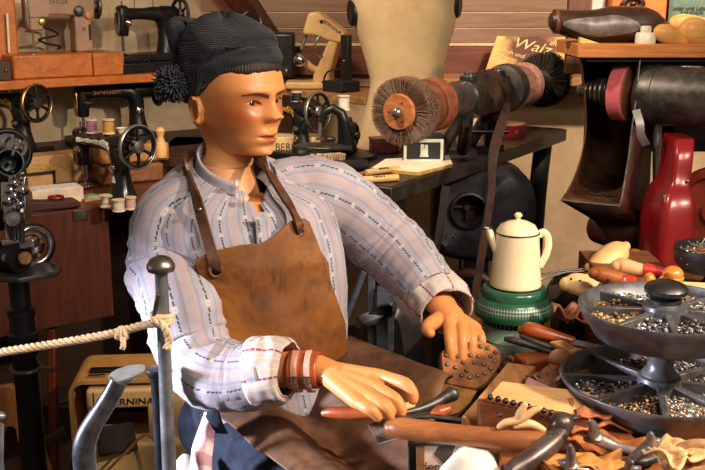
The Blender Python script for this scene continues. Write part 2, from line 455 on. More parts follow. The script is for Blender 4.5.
fr = [(hp_(383, 377, 1.475), hp_(405, 384, 1.445), hp_(412.5, 394, 1.435), hp_(413, 400, 1.432), .0088),
      (hp_(375, 387, 1.455), hp_(394, 399, 1.425), hp_(400.5, 408, 1.418), hp_(401.5, 412.5, 1.416), .0090),
      (hp_(367, 395, 1.440), hp_(382, 405, 1.412), hp_(388.5, 413, 1.408), hp_(390, 417, 1.408), .0086),
      (hp_(357, 402, 1.430), hp_(369, 409, 1.408), hp_(375.5, 414.5, 1.405), hp_(378, 417.5, 1.405), .0078)]
tr = [hp_(338, 372, 1.53), hp_(360, 380, 1.52), hp_(378, 393, 1.50), hp_(388, 402, 1.475)]
v1, f1 = hand(P(319, 369, 1.515), ER, fr, tr, [P(340, 377, 1.495), P(350, 388, 1.475)])
fl = [(hp_(449, 325, 1.765), hp_(449.5, 338, 1.725), hp_(450.5, 350, 1.712), hp_(451.5, 358, 1.708), .0088),
      (hp_(460.5, 324, 1.772), hp_(462, 338, 1.728), hp_(462, 353, 1.714), hp_(462, 362, 1.710), .0090),
      (hp_(469, 326, 1.782), hp_(472, 338, 1.742), hp_(472, 350, 1.730), hp_(471.5, 359, 1.728), .0086),
      (hp_(476, 328.5, 1.795), hp_(480.5, 336, 1.765), hp_(482, 344, 1.757), hp_(481.5, 350, 1.755), .0076)]
tl = [hp_(440, 319, 1.79), hp_(431, 324, 1.765), hp_(427, 329, 1.745), hp_(430, 333, 1.73)]
v2, f2 = hand(WL, EL, fl, tl, [P(455, 319, 1.785), P(450, 326, 1.785), P(462, 328, 1.79)])
for vs, fs in ((v1, f1), (v2, f2)): body.add(vs, fs)
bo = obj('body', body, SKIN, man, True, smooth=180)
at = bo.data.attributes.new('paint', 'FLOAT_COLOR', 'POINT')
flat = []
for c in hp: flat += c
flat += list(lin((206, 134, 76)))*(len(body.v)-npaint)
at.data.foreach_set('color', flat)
# eyes
EYEM = paint_mat('painted_eye', .12, .6, .5)
for s_ in (-1, 1):
    c = V((.0622, s_*.0312, -.0002)); mb = MB(); n = 24
    g = V((1, .12*-1, -.10)).normalized()           # gaze
    fm = frame(c, g)
    rings = []; cols = []
    for i in range(25):
        th = max(.02, pi*i/24)
        for j in range(n): cols.append(lin((20, 14, 12)) if th < .26 else lin((60, 36, 20)) if th < .60 else lin((60, 40, 28)) if th < .62 else lin((214, 202, 186)))
        rings.append([HM @ (fm @ V((.0128*sin(th)*cos(2*pi*j/n), .0128*sin(th)*sin(2*pi*j/n), .0128*cos(th)))) for j in range(n)])
    mb.loft(rings); e = obj('eye', mb, EYEM, man, True, smooth=180)
    a = e.data.attributes.new('paint', 'FLOAT_COLOR', 'POINT'); fl_ = []
    for q in cols: fl_ += q
    a.data.foreach_set('color', fl_)
# ------------------------------------------------------------------ knit cap
def knit(name, c1, c2):
    t = NT(name); t.pr(.95, 0, .1, 0, .12); tc = t.n('ShaderNodeTexCoord'); sp = t.n('ShaderNodeSeparateXYZ'); t.l(tc.outputs['UV'], sp.inputs[0])
    u = t.math('MULTIPLY', sp.outputs[0], 2*pi*150); v = t.math('MULTIPLY', sp.outputs[1], 2*pi*44)
    vv = t.math('ADD', v, t.math('MULTIPLY', t.math('ABSOLUTE', t.math('SINE', t.math('MULTIPLY', u, .5))), 2.2))
    h = t.math('MULTIPLY_ADD', t.math('MULTIPLY', t.math('ABSOLUTE', t.math('SINE', t.math('MULTIPLY', u, .5))), t.math('SINE', vv)), .5, .5)
    nz = t.noise(t.coord(), 60, 5, .7); t.col(t.ramp(t.math('ADD', t.math('MULTIPLY', h, .35), t.math('MULTIPLY', nz, .7)), [(.3, lin(c2)), (.75, lin(c1))]))
    t.bump(h, .9, .003); return t.m
KNIT = knit('black_knit', (44, 47, 55), (10, 11, 14))
def head_r(z):
    for a, b in zip(HR[::-1], HR[::-1][1:]):
        if z <= b[0]: t = (z-a[0])/(b[0]-a[0]); return [p+(q-p)*t for p, q in zip(a, b)]
    return HR[0]
rows = []; NCAP = 96
def brim(a):        # edge height round the head: high at the forehead, ear top at the side, low at the back
    c = cos(a)
    return .014+.060*max(0, c)**.5 if c > 0 else .014-.03*(-c)
for i in range(34):
    t = i/33; row = []
    for j in range(NCAP):
        a = 2*pi*j/NCAP; b = brim(a)
        if t < .12: q = t/.12; z = b-.004+q*.012; off = .004+.0085*sin(q*pi/2)
        else:
            q = (t-.12)/.88; z = b+.008+(.150-b-.008)*sin(q*pi/2)**1.15; off = .0125+.004*sin(q*pi)
        # profile of the cap: head section swollen, closing at the crown
        zz = min(z, .085); _, xf, xb, w, n = head_r(max(-.02, zz)); xf, xb, w = xf+off, xb-off, w+off
        k = 1 if z < .085 else sqrt(max(0, 1-((z-.085)/.0655)**2))
        xm = -.012; c, s_ = cos(a), sin(a)
        x = xm+((xf-xm) if c > 0 else (xm-xb))*c*k; y = w*s_*k
        wr = .0035*NZ.noise(V((x*38, y*22, z*70)))+.004*NZ.noise(V((x*14+3, y*14, z*26)))
        fold = .0045*max(0, sin((z*1.0+x*.22)*105))**4*(1 if z > .075 else 0) - .005*G(z-(b+.030), .003)
        rr = 1+(wr+fold)/.085
        x += -.016*max(0, (z-.06)/.09)**1.5; 
        row.append(HM @ V((xm+(x-xm)*rr, y*rr, z+(.006*sin(a*3+1) if z > .1 else 0))))
    rows.append(row)
cap = MB().loft(rows, cap=True, uv=lambda i, j: (j/NCAP, i/33))
capo = obj('knit_cap', cap, KNIT, man, True, smooth=180)
tail = MB()
tp = crom([P(222, 40, 1.86), P(196, 32, 1.87), P(180, 26, 1.865), P(175, 36, 1.84), P(178, 56, 1.82), P(175, 74, 1.80)], 8)
tr_ = [.052-.030*min(1, i/18)-.016*max(0, (i-18)/22) for i in range(len(tp))]
tail.tube(tp, tr_, 28, fx=1, fy=.66, uv=lambda i, j: (j/28*.4, i/30))
for k in range(len(tail.v)): tail.v[k] = tail.v[k]+V((NZ.noise(tail.v[k]*40), NZ.noise(tail.v[k]*40+V((5, 5, 5))), NZ.noise(tail.v[k]*40+V((9, 1, 5)))))*.005
obj('cap_tail', tail, KNIT, capo, True, smooth=180)
pm = MB(); pc = P(172, 84, 1.775); YARN = M((74, 78, 90), .95, 0, (22, 23, 28), 160, spec=.1)
pm.ell(pc, .021)
for i in range(620):
    z = 1-2*(i+.5)/620; a = i*2.39996; r = sqrt(1-z*z); d = V((r*cos(a), r*sin(a), z)); j = V((random.uniform(-1, 1), random.uniform(-1, 1), random.uniform(-1, 1)))*.006
    l = random.uniform(.027, .033); pm.tube([pc+d*.014, pc+d*.022+j*.4, pc+d*l+j], [.0016, .0018, .0012], 5)
obj('pompom', pm, YARN, capo, True)
# hair under the cap
hm = MB(); HAIR = M((44, 27, 17), .6, 0, (20, 12, 8), 90, .3, spec=.3, st=(1, 1, .2))
rows = []
for i in range(9):
    t = i/8; row = []
    for j in range(121):
        a = -pi*.36+pi*.72*j/120; b = brim(a); low = .026+.004*NZ.noise(V((a*6, 2, 0)))-.030*max(0, abs(a)-.55)
        z = b+.008-t*low; _, xf, xb, w, n = head_r(z); off = .0055*(1-t)**.5+.0004
        c, s_ = cos(a), sin(a); x = -.012+(xf+off+.012)*abs(c)**(2/n); y = (w+off)*(1 if s_ > 0 else -1)*abs(s_)**(2/n)
        row.append(HM @ V((x+.0008*sin(a*90), y, z)))
    rows.append(row)
hm.grid(rows); obj('hair', hm, HAIR, man, True, smooth=180)
# ------------------------------------------------------------------ shirt
def shirt_mat(name, cuff=False):
    t = NT(name); t.pr(.9, 0, .15, 0, .1); tc = t.n('ShaderNodeTexCoord'); sp = t.n('ShaderNodeSeparateXYZ'); t.l(tc.outputs['UV'], sp.inputs[0])
    u, v = sp.outputs[0], sp.outputs[1]
    base = t.ramp(t.noise(t.coord(), 14, 4), [(.35, lin((146, 141, 153))), (.65, lin((168, 163, 176)))])
    per = .050; uu = t.math('FRACT', t.math('DIVIDE', u, per))
    def band(x, c, w): return t.math('LESS_THAN', t.math('ABSOLUTE', t.math('SUBTRACT', x, c)), w)
    if not cuff:
        dash = t.math('FRACT', t.math('DIVIDE', v, .0068)); fl = t.math('FRACT', t.math('DIVIDE', v, .036))
        zz = t.math('MULTIPLY', t.math('SINE', t.math('MULTIPLY', v, 2*pi/.0068)), .012)
        ux = t.math('ADD', uu, zz)
        g = t.math('MULTIPLY', t.math('MULTIPLY', band(ux, .5, .030), t.math('LESS_THAN', dash, .80)), t.math('GREATER_THAN', fl, .24))
        flr = t.math('MULTIPLY', band(fl, .11, .09), band(uu, .5, .085)); fc = t.math('MULTIPLY', band(fl, .11, .03), band(uu, .5, .03))
        o1 = t.math('ADD', band(uu, .03, .012), t.math('ADD', band(uu, .12, .012), band(uu, .90, .012)))
        o1 = t.math('MULTIPLY', o1, t.math('LESS_THAN', t.math('FRACT', t.math('DIVIDE', v, .005)), .75))
        dots = t.math('MULTIPLY', t.math('ADD', band(uu, .24, .045), band(uu, .76, .045)), t.math('LESS_THAN', t.math('FRACT', t.math('ADD', t.math('DIVIDE', v, .0042), t.math('MULTIPLY', uu, 30))), .4))
        c = t.mix(t.math('MULTIPLY', dots, .6), base, lin((96, 88, 104)))
        c = t.mix(t.math('MULTIPLY', o1, .8), c, lin((208, 146, 92)))
        c = t.mix(t.math('MULTIPLY', g, .92), c, lin((48, 60, 54)))
        c = t.mix(t.math('MULTIPLY', flr, .42), c, lin((222, 204, 190))); c = t.mix(t.math('MULTIPLY', fc, .6), c, lin((190, 120, 96)))
    else:
        r = t.math('MULTIPLY', band(uu, .5, .04), t.math('LESS_THAN', t.math('FRACT', t.math('DIVIDE', v, .009)), .85)); y = t.math('ADD', band(uu, .2, .022), band(uu, .8, .022))
        base2 = t.ramp(t.noise(t.coord(), 14, 4), [(.35, lin((172, 158, 154))), (.65, lin((190, 176, 174)))])
        c = t.mix(t.math('MULTIPLY', y, .5), base2, lin((232, 196, 140))); c = t.mix(t.math('MULTIPLY', r, .9), c, lin((126, 48, 44)))
    t.col(c)
    wv = t.n('ShaderNodeTexNoise'); wv.inputs['Scale'].default_value = 500; t.l(t.coord(), wv.inputs['Vector']); t.bump(wv.outputs[0], .25, .0006); return t.m
SHIRT = shirt_mat('striped_shirt'); CUFF = shirt_mat('cuff_cloth', True); COLLAR = SHIRT
sh = MB()
# torso
tr2 = crom(TOR, 5); NTR = 120
acc = 0; rows = []; vv = []; pz = None
for t in tr2:
    r = tring(t, .004, NTR, TN)
    if pz is not None: acc += (V((t[1], t[2], t[0]))-pz).length
    pz = V((t[1], t[2], t[0])); vv.append(t[0])
    rows.append(r)
wid = []
for r in rows[:-12]:
    q = [0]
    for j in range(NTR): q.append(q[-1]+(r[(j+1) % NTR]-r[j]).length)
    wid.append(q)
uw = wid[25]
for i, r in enumerate(rows):
    for j in range(NTR):
        p = r[j]; th = 2*pi*j/NTR
        n_ = (T_S*cos(th)+T_F*sin(th))
        w = .007*NZ.noise(V((p.x*9, p.y*9, p.z*16)))+.005*NZ.noise(V((p.x*22, p.y*22, p.z*9)))
        blouse = .012*G(p.z-.86, .07)
        fade = min(1, max(0, (1.15-p.z)/.05))
        r[j] = p+n_*((w+blouse)*fade); fr_ = sin(th); r[j].z -= .030*fr_*max(0, min(1, (vv[i]-1.0)/.11))
def tuv(i, j): return (uw[j] if j <= NTR else uw[NTR], vv[i])
sh.loft(rows, cap=False, uv=tuv)
def sleeve(pts, rad, seed, wr=.007, nrm=None, up=(0, -1, .2), n=10, gath=None):
    pp = crom([tuple(p)+(r,) for p, r in zip(pts, rad)], n)
    P3 = [V(q[:3]) for q in pp]; rr = [q[3] for q in pp]; SEG = 72; b0 = len(sh.v)
    L = [0]
    for a, b in zip(P3, P3[1:]): L.append(L[-1]+(b-a).length)
    circ = 2*pi*.062
    sh.tube(P3, rr, SEG, cap=False, uv=lambda i, j: (circ*j/SEG+.013, L[i]), up=up)
    for i in range(len(P3)):
        t = i/(len(P3)-1)
        for j in range(SEG):
            k = b0+i*SEG+j; p = sh.v[k]; d = (p-P3[i]); dl = d.normalized()
            w = wr*NZ.noise(V((p.x*11+seed, p.y*11, p.z*11)))+wr*.9*NZ.noise(V((L[i]*42+seed, j/SEG*5 if j < SEG/2 else (1-j/SEG)*5, seed)))*(.3+.7*sin(pi*min(1, t*1.15)))
            w += wr*.8*abs(NZ.noise(V((L[i]*70+seed*2+j/SEG*(4 if j < SEG/2 else -4), seed+3, 1))))
            if t < .18: w *= t/.18
            sh.v[k] = p+dl*w
    return P3, rr
s1 = sleeve([SR+V((.10, .045, -.005)), SR+V((.045, .02, .0)), SR+V((.0, 0, -.012)), SR+V((-.006, -.02, -.10)), P(179, 300, 1.64), P(191, 343, 1.61), P(209, 369, 1.57), P(240, 376, 1.55), P(272, 371, 1.53)],
            [.05, .064, .069, .072, .068, .066, .063, .058, .054], 3.1, .009, up=(0, -1, .1))
s2 = sleeve([SLs+V((-.085, -.04, -.02)), SLs+V((-.05, -.023, -.004)), SLs+V((.002, .0, -.014)), P(345, 207, 1.90), P(374, 232, 1.93), P(398, 254, 1.91), P(419, 278, 1.86), P(431, 293, 1.83)],
            [.045, .060, .068, .070, .069, .068, .060, .055], 8.4, .007, up=(0, -1, .6))
def pix(p):
    q = camo.matrix_basis.inverted() @ p; return 352.5+q.x/-q.z*F, 235-q.y/-q.z*F
camo_m = 0
VN = [(238, 182), (258, 218), (274, 166), (262, 150), (232, 150)]
def inpoly(x, y, pl):
    c = False; k = len(pl)
    for i in range(k):
        (x1, y1), (x2, y2) = pl[i], pl[i-1]
        if (y1 > y) != (y2 > y) and x < (x2-x1)*(y-y1)/(y2-y1)+x1: c = not c
    return c
keep = []; nuv = {}
for fi, f in enumerate(sh.f):
    ce = sum((sh.v[k] for k in f), V((0, 0, 0)))/len(f)
    if ce.z > 1.0 and (ce-V((-.22, 1.79, 0))).dot(T_F) > .02 and fi < (len(rows)-1)*NTR and inpoly(*pix(ce), VN): continue
    nuv[len(keep)] = sh.uv.get(fi); keep.append(f)
sh.f = keep; sh.uv = {k: q for k, q in nuv.items() if q}; sh.mi = [0]*len(keep)
sho = obj('shirt', sh, SHIRT, man, True, smooth=180, solid=.0022, soff=0)
def cuff(pts, rad, seed, flare=0):
    mb = MB(); pp = crom([tuple(p)+(r,) for p, r in zip(pts, rad)], 8); P3 = [V(q[:3]) for q in pp]; rr = [q[3] for q in pp]; S = 64
    L = [0]
    for a, b in zip(P3, P3[1:]): L.append(L[-1]+(b-a).length)
    mb.tube(P3, rr, S, cap=False, uv=lambda i, j: (.36*j/S, L[i]), up=(0, -1, .5))
    for i in range(len(P3)):
        for j in range(S):
            k = i*S+j; p = mb.v[k]; d = (p-P3[i]).normalized(); mb.v[k] = p+d*(.006*NZ.noise(V((p.x*26+seed, p.y*26, p.z*26)))+.004*NZ.noise(V((p.x*60+seed, p.y*60, p.z*60))))
    return obj('cuff', mb, CUFF, sho, True, smooth=180, solid=.0035)
cuff([P(252, 374, 1.545), P(258, 373, 1.543), P(270, 372, 1.535), P(284, 370, 1.528), P(289, 370, 1.525)], [.053, .060, .058, .053, .045], 2)
cuff([P(419, 283, 1.865), P(423, 288, 1.855), P(435, 298, 1.835), P(444, 307, 1.815), P(445.5, 309, 1.81)], [.054, .060, .060, .057, .049], 5)
# collar: a low stand open at the front
cl = MB(); rows = []
NCo = 61
for i in range(7):
    t = i/6; row = []
    for j in range(NCo):
        a = R(14)+R(262)*j/(NCo-1)               # from the front round the back, open at the throat
        k = (1-cos(a))/2                          # 0 front, 1 back
        zc = 1.082+.058*k+t*(.038+.004*k); ta = 1-.10*t
        c = V((-.221, 1.787, 0))
        row.append(c+T_F*(.078*ta*cos(a)+.004)+T_S*(-.071*ta*sin(a))+V((0, 0, zc)))
    rows.append(row)
cl.grid(rows, uv=lambda i, j: (i*.006+.013, j*.0072)); obj('collar', cl, SHIRT, sho, True, smooth=180, solid=.004)
# button placket and buttons
mb = MB(); pl = [on_torso(x, y, .014) for x, y in ((259, 216), (262, 222), (263, 234), (264, 246), (265, 258))]
if all(pl):
    rows = [[p+T_S*s*.0135+T_F*.004 for s in (-1, -.5, 0, .5, 1)] for p in pl]
    mb.grid(rows, uv=lambda i, j: (.02+j*.006, i*.02)); obj('placket', mb, SHIRT, sho, True, smooth=180, solid=.003)
BUT = M((222, 206, 186), .3, 0, (200, 180, 160), 30)
for x, y, o_ in ((237, 183, .022), (246, 198, .016)):
    p = on_torso(x, y, o_)
    if p: obj('button', MB().lathe([(0, -.002), (.005, -.002), (.0058, 0), (.005, .0022), (.003, .0018), (0, .0018)], 20, frame(p, T_F)), BUT, sho, True)
# ------------------------------------------------------------------ trousers
DENIM = M((38, 44, 62), .9, 0, (18, 20, 30), 30, .4, 200, spec=.15, sheen=.1)
tm = MB()
HIPR = V((-.235, 1.775, .615)); HIPL = V((-.065, 1.86, .675)); KNR = V((.045, 1.36, .595)); KNL = V((.150, 1.64, .690))
def leg(h, k, ft):
    p = crom([tuple(h+(h-k).normalized()*.06)+(.090,), tuple(h)+(.090,), tuple(h+(k-h)*.5)+(.080,), tuple(k+(h-k)*.08)+(.070,), tuple(k+(ft-k)*.12+(k-h)*.03)+(.070,), tuple(k+(ft-k)*.5)+(.064,), tuple(ft)+(.056,)], 8)
    tm.tube([q[:3] for q in p], [q[3]*(1+.05*NZ.noise(V((q[0]*30, q[1]*30, q[2]*30)))) for q in p], 32)
leg(HIPR, KNR, V((.07, 1.40, .09))); leg(HIPL, KNL, V((.16, 1.68, .09)))
tm.loft([tring(t, .008, 36) for t in ((.50, -.15, 1.83, .165, .12), (.60, -.15, 1.82, .168, .122), (.68, -.155, 1.81, .16, .115))])
obj('trousers', tm, DENIM, man, True, smooth=180)
SHOE = M((40, 26, 18), .4, 0, (26, 16, 12), 20)
for f in (V((.07, 1.40, 0)), V((.17, 1.66, 0))):
    mb = MB(); rows = []
    for (y, w, h) in ((.09, .02, .05), (.08, .034, .085), (.03, .038, .10), (-.03, .040, .085), (-.09, .046, .06), (-.15, .044, .045), (-.19, .025, .03)):
        rows.append([f+V((w*cos(a), 0, max(0, h*.5+h*.5*sin(a))))+V((.42, -.9, 0))*(-y) for a in (2*pi*j/20 for j in range(20))])
    obj('shoe', mb.loft(rows), SHOE, man, True)
# ------------------------------------------------------------------ leather apron
def leather(name, c1, c2, c3):
    t = NT(name); t.pr(.62, 0, .35); v = t.coord(); a = t.noise(v, 5.5, 5, .65, .6); b = t.noise(v, 30, 4, .7)
    col = t.ramp(t.math('ADD', t.math('MULTIPLY', a, .8), t.math('MULTIPLY', b, .2)), [(.32, lin(c2)), (.47, lin(c1)), (.68, lin(c3))])
    s1_ = t.ramp(t.noise(t.coord((1.4, 1, .28), (.2, .55, .2)), 24, 4, .6), [(.56, (0, 0, 0, 1)), (.66, (1, 1, 1, 1))]); s2_ = t.ramp(t.noise(v, 7, 2), [(.46, (0, 0, 0, 1)), (.60, (1, 1, 1, 1))])
    t.col(t.mix(t.math('MULTIPLY', t.math('MULTIPLY', s1_, s2_), .8), col, lin((44, 24, 14)))); t.bump(t.noise(v, 150, 4, .7), .18, .0015); return t.m
LEA = leather('apron_leather', (110, 62, 20), (52, 31, 14), (150, 93, 31))
STRAP = M((96, 58, 34), .45, 0, (60, 34, 20), 40, .2, 150, spec=.4)
LEFT = [(194.5, 262), (197, 271), (204, 288), (213, 306), (222, 322), (229, 340), (236, 362), (240, 385)]
TOPE = [(194.5, 262), (205, 254), (217, 250), (240, 245), (262, 243), (274, 236), (284, 226), (292, 220), (303, 219), (309, 222)]
RIGHT = [(309, 222), (315, 236), (320, 250), (328, 262), (330, 280), (337, 300), (345, 322), (347, 352)]
def poly_at(pl, t):
    L = [0]
    for a, b in zip(pl, pl[1:]): L.append(L[-1]+sqrt((a[0]-b[0])**2+(a[1]-b[1])**2))
    d = t*L[-1]
    for i in range(len(pl)-1):
        if d <= L[i+1]+1e-9: q = (d-L[i])/(L[i+1]-L[i]); return (pl[i][0]+(pl[i+1][0]-pl[i][0])*q, pl[i][1]+(pl[i+1][1]-pl[i][1])*q)
    return pl[-1]
BOT = [(240, 385), (270, 392), (310, 380), (347, 352)]
rows = []; HOLES = [(216, 270.5, 5.6), (300, 232, 3.9)]; bib = MB(); last = None
NU, NV = 70, 80
for i in range(NV+1):
    t = i/NV; row = []
    for j in range(NU+1):
        u = j/NU
        a, b, c, d = poly_at(LEFT, t), poly_at(RIGHT, t), poly_at(TOPE, u), poly_at(BOT, u)
        x = (1-u)*a[0]+u*b[0]+(1-t)*c[0]+t*d[0]-((1-u)*(1-t)*LEFT[0][0]+u*(1-t)*RIGHT[0][0]+(1-u)*t*BOT[0][0]+u*t*BOT[-1][0])
        y = (1-u)*a[1]+u*b[1]+(1-t)*c[1]+t*d[1]-((1-u)*(1-t)*LEFT[0][1]+u*(1-t)*RIGHT[0][1]+(1-u)*t*BOT[0][1]+u*t*BOT[-1][1])
        hole = 0
        for hx, hy, hr in HOLES:
            dd = sqrt((x-hx)**2+((y-hy)*.92)**2)
            if dd < hr: hole = 1
        q = on_torso(x, y, .026+.020*G(t-.8, .25)+.004*NZ.noise(V((x*.03, y*.03, 1)))+.004*sin(u*pi))
        if q is None:
            q = P(x, y, (last or V((0, 1.75, 0))).y)
        last = q; row.append((q, hole))
    rows.append(row)
for _ in range(5):          # relax the drape
    for i in range(1, NV):
        for j in range(1, NU):
            p = rows[i][j][0]; m_ = (rows[i-1][j][0].y+rows[i+1][j][0].y+rows[i][j-1][0].y+rows[i][j+1][0].y)/4
            d = ray(0, 0); q = (p-V((0, 0, CAMZ))); yy = .5*p.y+.5*m_; rows[i][j] = (V((0, 0, CAMZ))+q*(yy/p.y), rows[i][j][1])
    for i in range(NV+1):
        for j, k in ((0, 1), (NU, NU-1)):
            p = rows[i][j][0]; q = p-V((0, 0, CAMZ)); yy = .7*p.y+.3*rows[i][k][0].y; rows[i][j] = (V((0, 0, CAMZ))+q*(yy/p.y), 0)
n0 = 0; vs = [p for r in rows for p, h in r]; fs = []
for i in range(NV):
    for j in range(NU):
        if rows[i][j][1]+rows[i+1][j][1]+rows[i][j+1][1]+rows[i+1][j+1][1] >= 3: continue
        a = i*(NU+1)+j; fs.append((a, a+1, a+NU+2, a+NU+1))
bib.add(vs, fs)
ap = obj('apron', bib, LEA, man, True, smooth=180, solid=.0035, soff=1)
def near_bib(px, py):
    best = min(((p[0], p) for r in rows for p in r), key=lambda q: (q[0]-P(px, py, q[0].y)).length); return best[0]
for hx, hy, hr in HOLES:
    c = near_bib(hx, hy); c = P(hx, hy, c.y-.004); nrm = (V((0, 0, CAMZ))-c).normalized()*.5+T_F*.5; k = mpp(c)*hr
    obj('eyelet', MB().torus(k*1.12, k*.28, 28, 8, frame(c, nrm)), LEA, ap, True)
def strap(pts, w, th=.0028):
    mb = MB(); pp = crom(pts, 10); n = len(pp); rws = []
    pp = [V(p) for p in pp]
    for i in range(n):
        t = (pp[min(i+1, n-1)]-pp[max(i-1, 0)]).normalized(); c = V((-.22, 1.80, pp[i].z)); nr = (pp[i]-c); nr = (nr-t*nr.dot(t)).normalized(); s = t.cross(nr).normalized()
        rws.append([pp[i]+s*w/2-nr*th, pp[i]+s*w/2+nr*th, pp[i]-s*w/2+nr*th, pp[i]-s*w/2-nr*th])
    mb.loft(rws); return obj('strap', mb, STRAP, ap, True, smooth=35)
def st(x, y, o): 
    p = on_torso(x, y, o); return p if p else P(x, y, 1.75)
c1 = near_bib(216, 268); c2 = near_bib(300, 230)
sA = strap([P(216, 273, c1.y+.004), P(214.5, 262, c1.y-.012), st(209, 244, .026), st(203, 222, .018), st(196, 197, .014), st(188, 176, .013), P(184.5, 164, 1.75), P(187, 156, 1.79), P(200, 152, 1.86)], .019)
sB = strap([P(300, 233, c2.y+.004), P(299, 224, c2.y-.010), st(290, 206, .020), st(280, 190, .016), st(270, 174, .014), P(263, 163, 1.765), P(256, 154, 1.80), P(246, 150, 1.86)], .017)
RIV = M((190, 186, 180), .3, 1)
for x, y in ((199.5, 209), (212.5, 251)):
    p = st(x, y, .024); obj('rivet', MB().ell(p+T_F*.002, .0034), RIV, sA, True)
# lap of the apron over both thighs
def lap():
    mb = MB(); rws = []; N = 22
    U = V((0, 0, 1))
    for i in range(N+1):
        t = -.12+1.20*i/N
        a = HIPR+(KNR-HIPR)*t; b = HIPL+(KNL-HIPL)*t
        r1 = .114-.024*max(0, t); r2 = .110-.022*max(0, t); ax = (b-a); ax.z = 0; ax.normalize()
        sag = (a+b)/2+U*(.060-.01*t)
        near = .035
        pr = [a-ax*(r1*.72)+U*(r1*.80), a-ax*r1*.45+U*r1*.95, a+U*r1*1.02, a+ax*r1*.75+U*r1*.62, sag, b-ax*r2*.75+U*r2*.62, b+U*r2*1.02, b+ax*r2*.82+U*r2*.62, b+ax*(r2*1.1)+U*(-.03), b+ax*(r2*1.12)+U*(-.16)]
        rws.append([V(q) for q in crom(pr, 7)])
    for i in range(len(rws)):
        for j in range(len(rws[0])):
            p = rws[i][j]; rws[i][j] = p+U*(.010*NZ.noise(V((p.x*9, p.y*9, 4)))+.004*NZ.noise(V((p.x*30, p.y*30, 2))))
    mb.grid(rws); return mb
LEA2 = leather('apron_lap_leather', (84, 52, 33), (46, 28, 19), (126, 90, 60))
obj('apron_lap', lap(), LEA2, ap, True, smooth=180, solid=.0035, soff=1)
# ------------------------------------------------------------------ wrist strap on the right forearm
WRB = M((186, 92, 42), .38, 0, (146, 66, 30), 25, .15, 160, spec=.5); WRS = M((206, 158, 138), .5, 0, (166, 112, 96), 60)
A_, B_ = P(291, 370, 1.524), P(320, 370, 1.514); ad = (B_-A_).normalized()
wb = MB(); pp = [A_+(B_-A_)*k for k in (0, .06, .5, .94, 1)]
wb.tube(pp, [.0325, .034, .0325, .0310, .030], 40, cap=False, fy=.92)
wbo = obj('wrist_cuff', wb, WRB, man, True, smooth=50, solid=.0035)
for k in (.28, .72):
    c = A_+(B_-A_)*k; fm = frame(c, ad, (0, -1, .25)); mb = MB(); rws = []
    for i in range(27):
        a = R(-70)+R(165)*i/26; q = .0340; rws.append([fm @ V((rr*cos(a), rr*sin(a)*1.0, zz)) for rr, zz in ((q, -.0048), (q+.003, -.0048), (q+.003, .0048), (q, .0048))])
    s = obj('cuff_strap', mb.loft(rws), WRS, wbo, True, smooth=30)
    bm_ = MB(); fm2 = fm @ MX.Rotation(R(18), 4, 'Z') @ MX.Translation((.0380, 0, 0)) @ MX.Rotation(R(90), 4, 'Y')
    for y_ in (-.006, .006): bm_.tube([fm2 @ V((-.007, y_, 0)), fm2 @ V((.007, y_, 0))], .0012, 8)
    for x_ in (-.007, 0, .007): bm_.tube([fm2 @ V((x_, -.006, 0)), fm2 @ V((x_, .006, 0))], .0011, 8)
    obj('buckle', bm_, CHROME, s, True)
# ------------------------------------------------------------------ sewing machines
def sq(w, d, n=24, e=3.2):
    return [((1 if cos(a) > 0 else -1)*abs(cos(a))**(2/e)*w/2, (1 if sin(a) > 0 else -1)*abs(sin(a))**(2/e)*d/2) for a in (2*pi*j/n for j in range(n))]
def hand_wheel(root, c, r, mat, rim, spokes=6, th=.016, hub=.022):
    fm = frame(c, (1, 0, 0), (0, 0, 1)); mb = MB().torus(r-.007, .008, 40, 10, fm)
    for k in range(spokes):
        a = 2*pi*k/spokes; d0 = fm @ V((hub*.8*cos(a), hub*.8*sin(a), 0)); d1 = fm @ V(((r-.008)*cos(a), (r-.008)*sin(a), 0)); mid = fm @ V((r*.5*cos(a), r*.5*sin(a), .003))
        mb.tube([d0, mid, d1], [.0085, .0055, .0075], 8)
    w = obj('hand_wheel', mb, mat, root)
    obj('wheel_rim', MB().torus(r-.003, .0055, 40, 8, fm, fz=1.5), rim, w)
    obj('hub_cap', MB().lathe([(0, -.02), (hub, -.02), (hub, .010), (hub*.85, .014), (0, .016)], 24, fm), STEEL if rim is not BRASS else DSTEEL, w)
    return w
def place(root, anchor, world, rz, s=1):
    root.scale = (s, s, s); root.rotation_euler.z = rz
    q = MX.Rotation(rz, 3, 'Z') @ (V(anchor)*s); root.location = V(world)-q
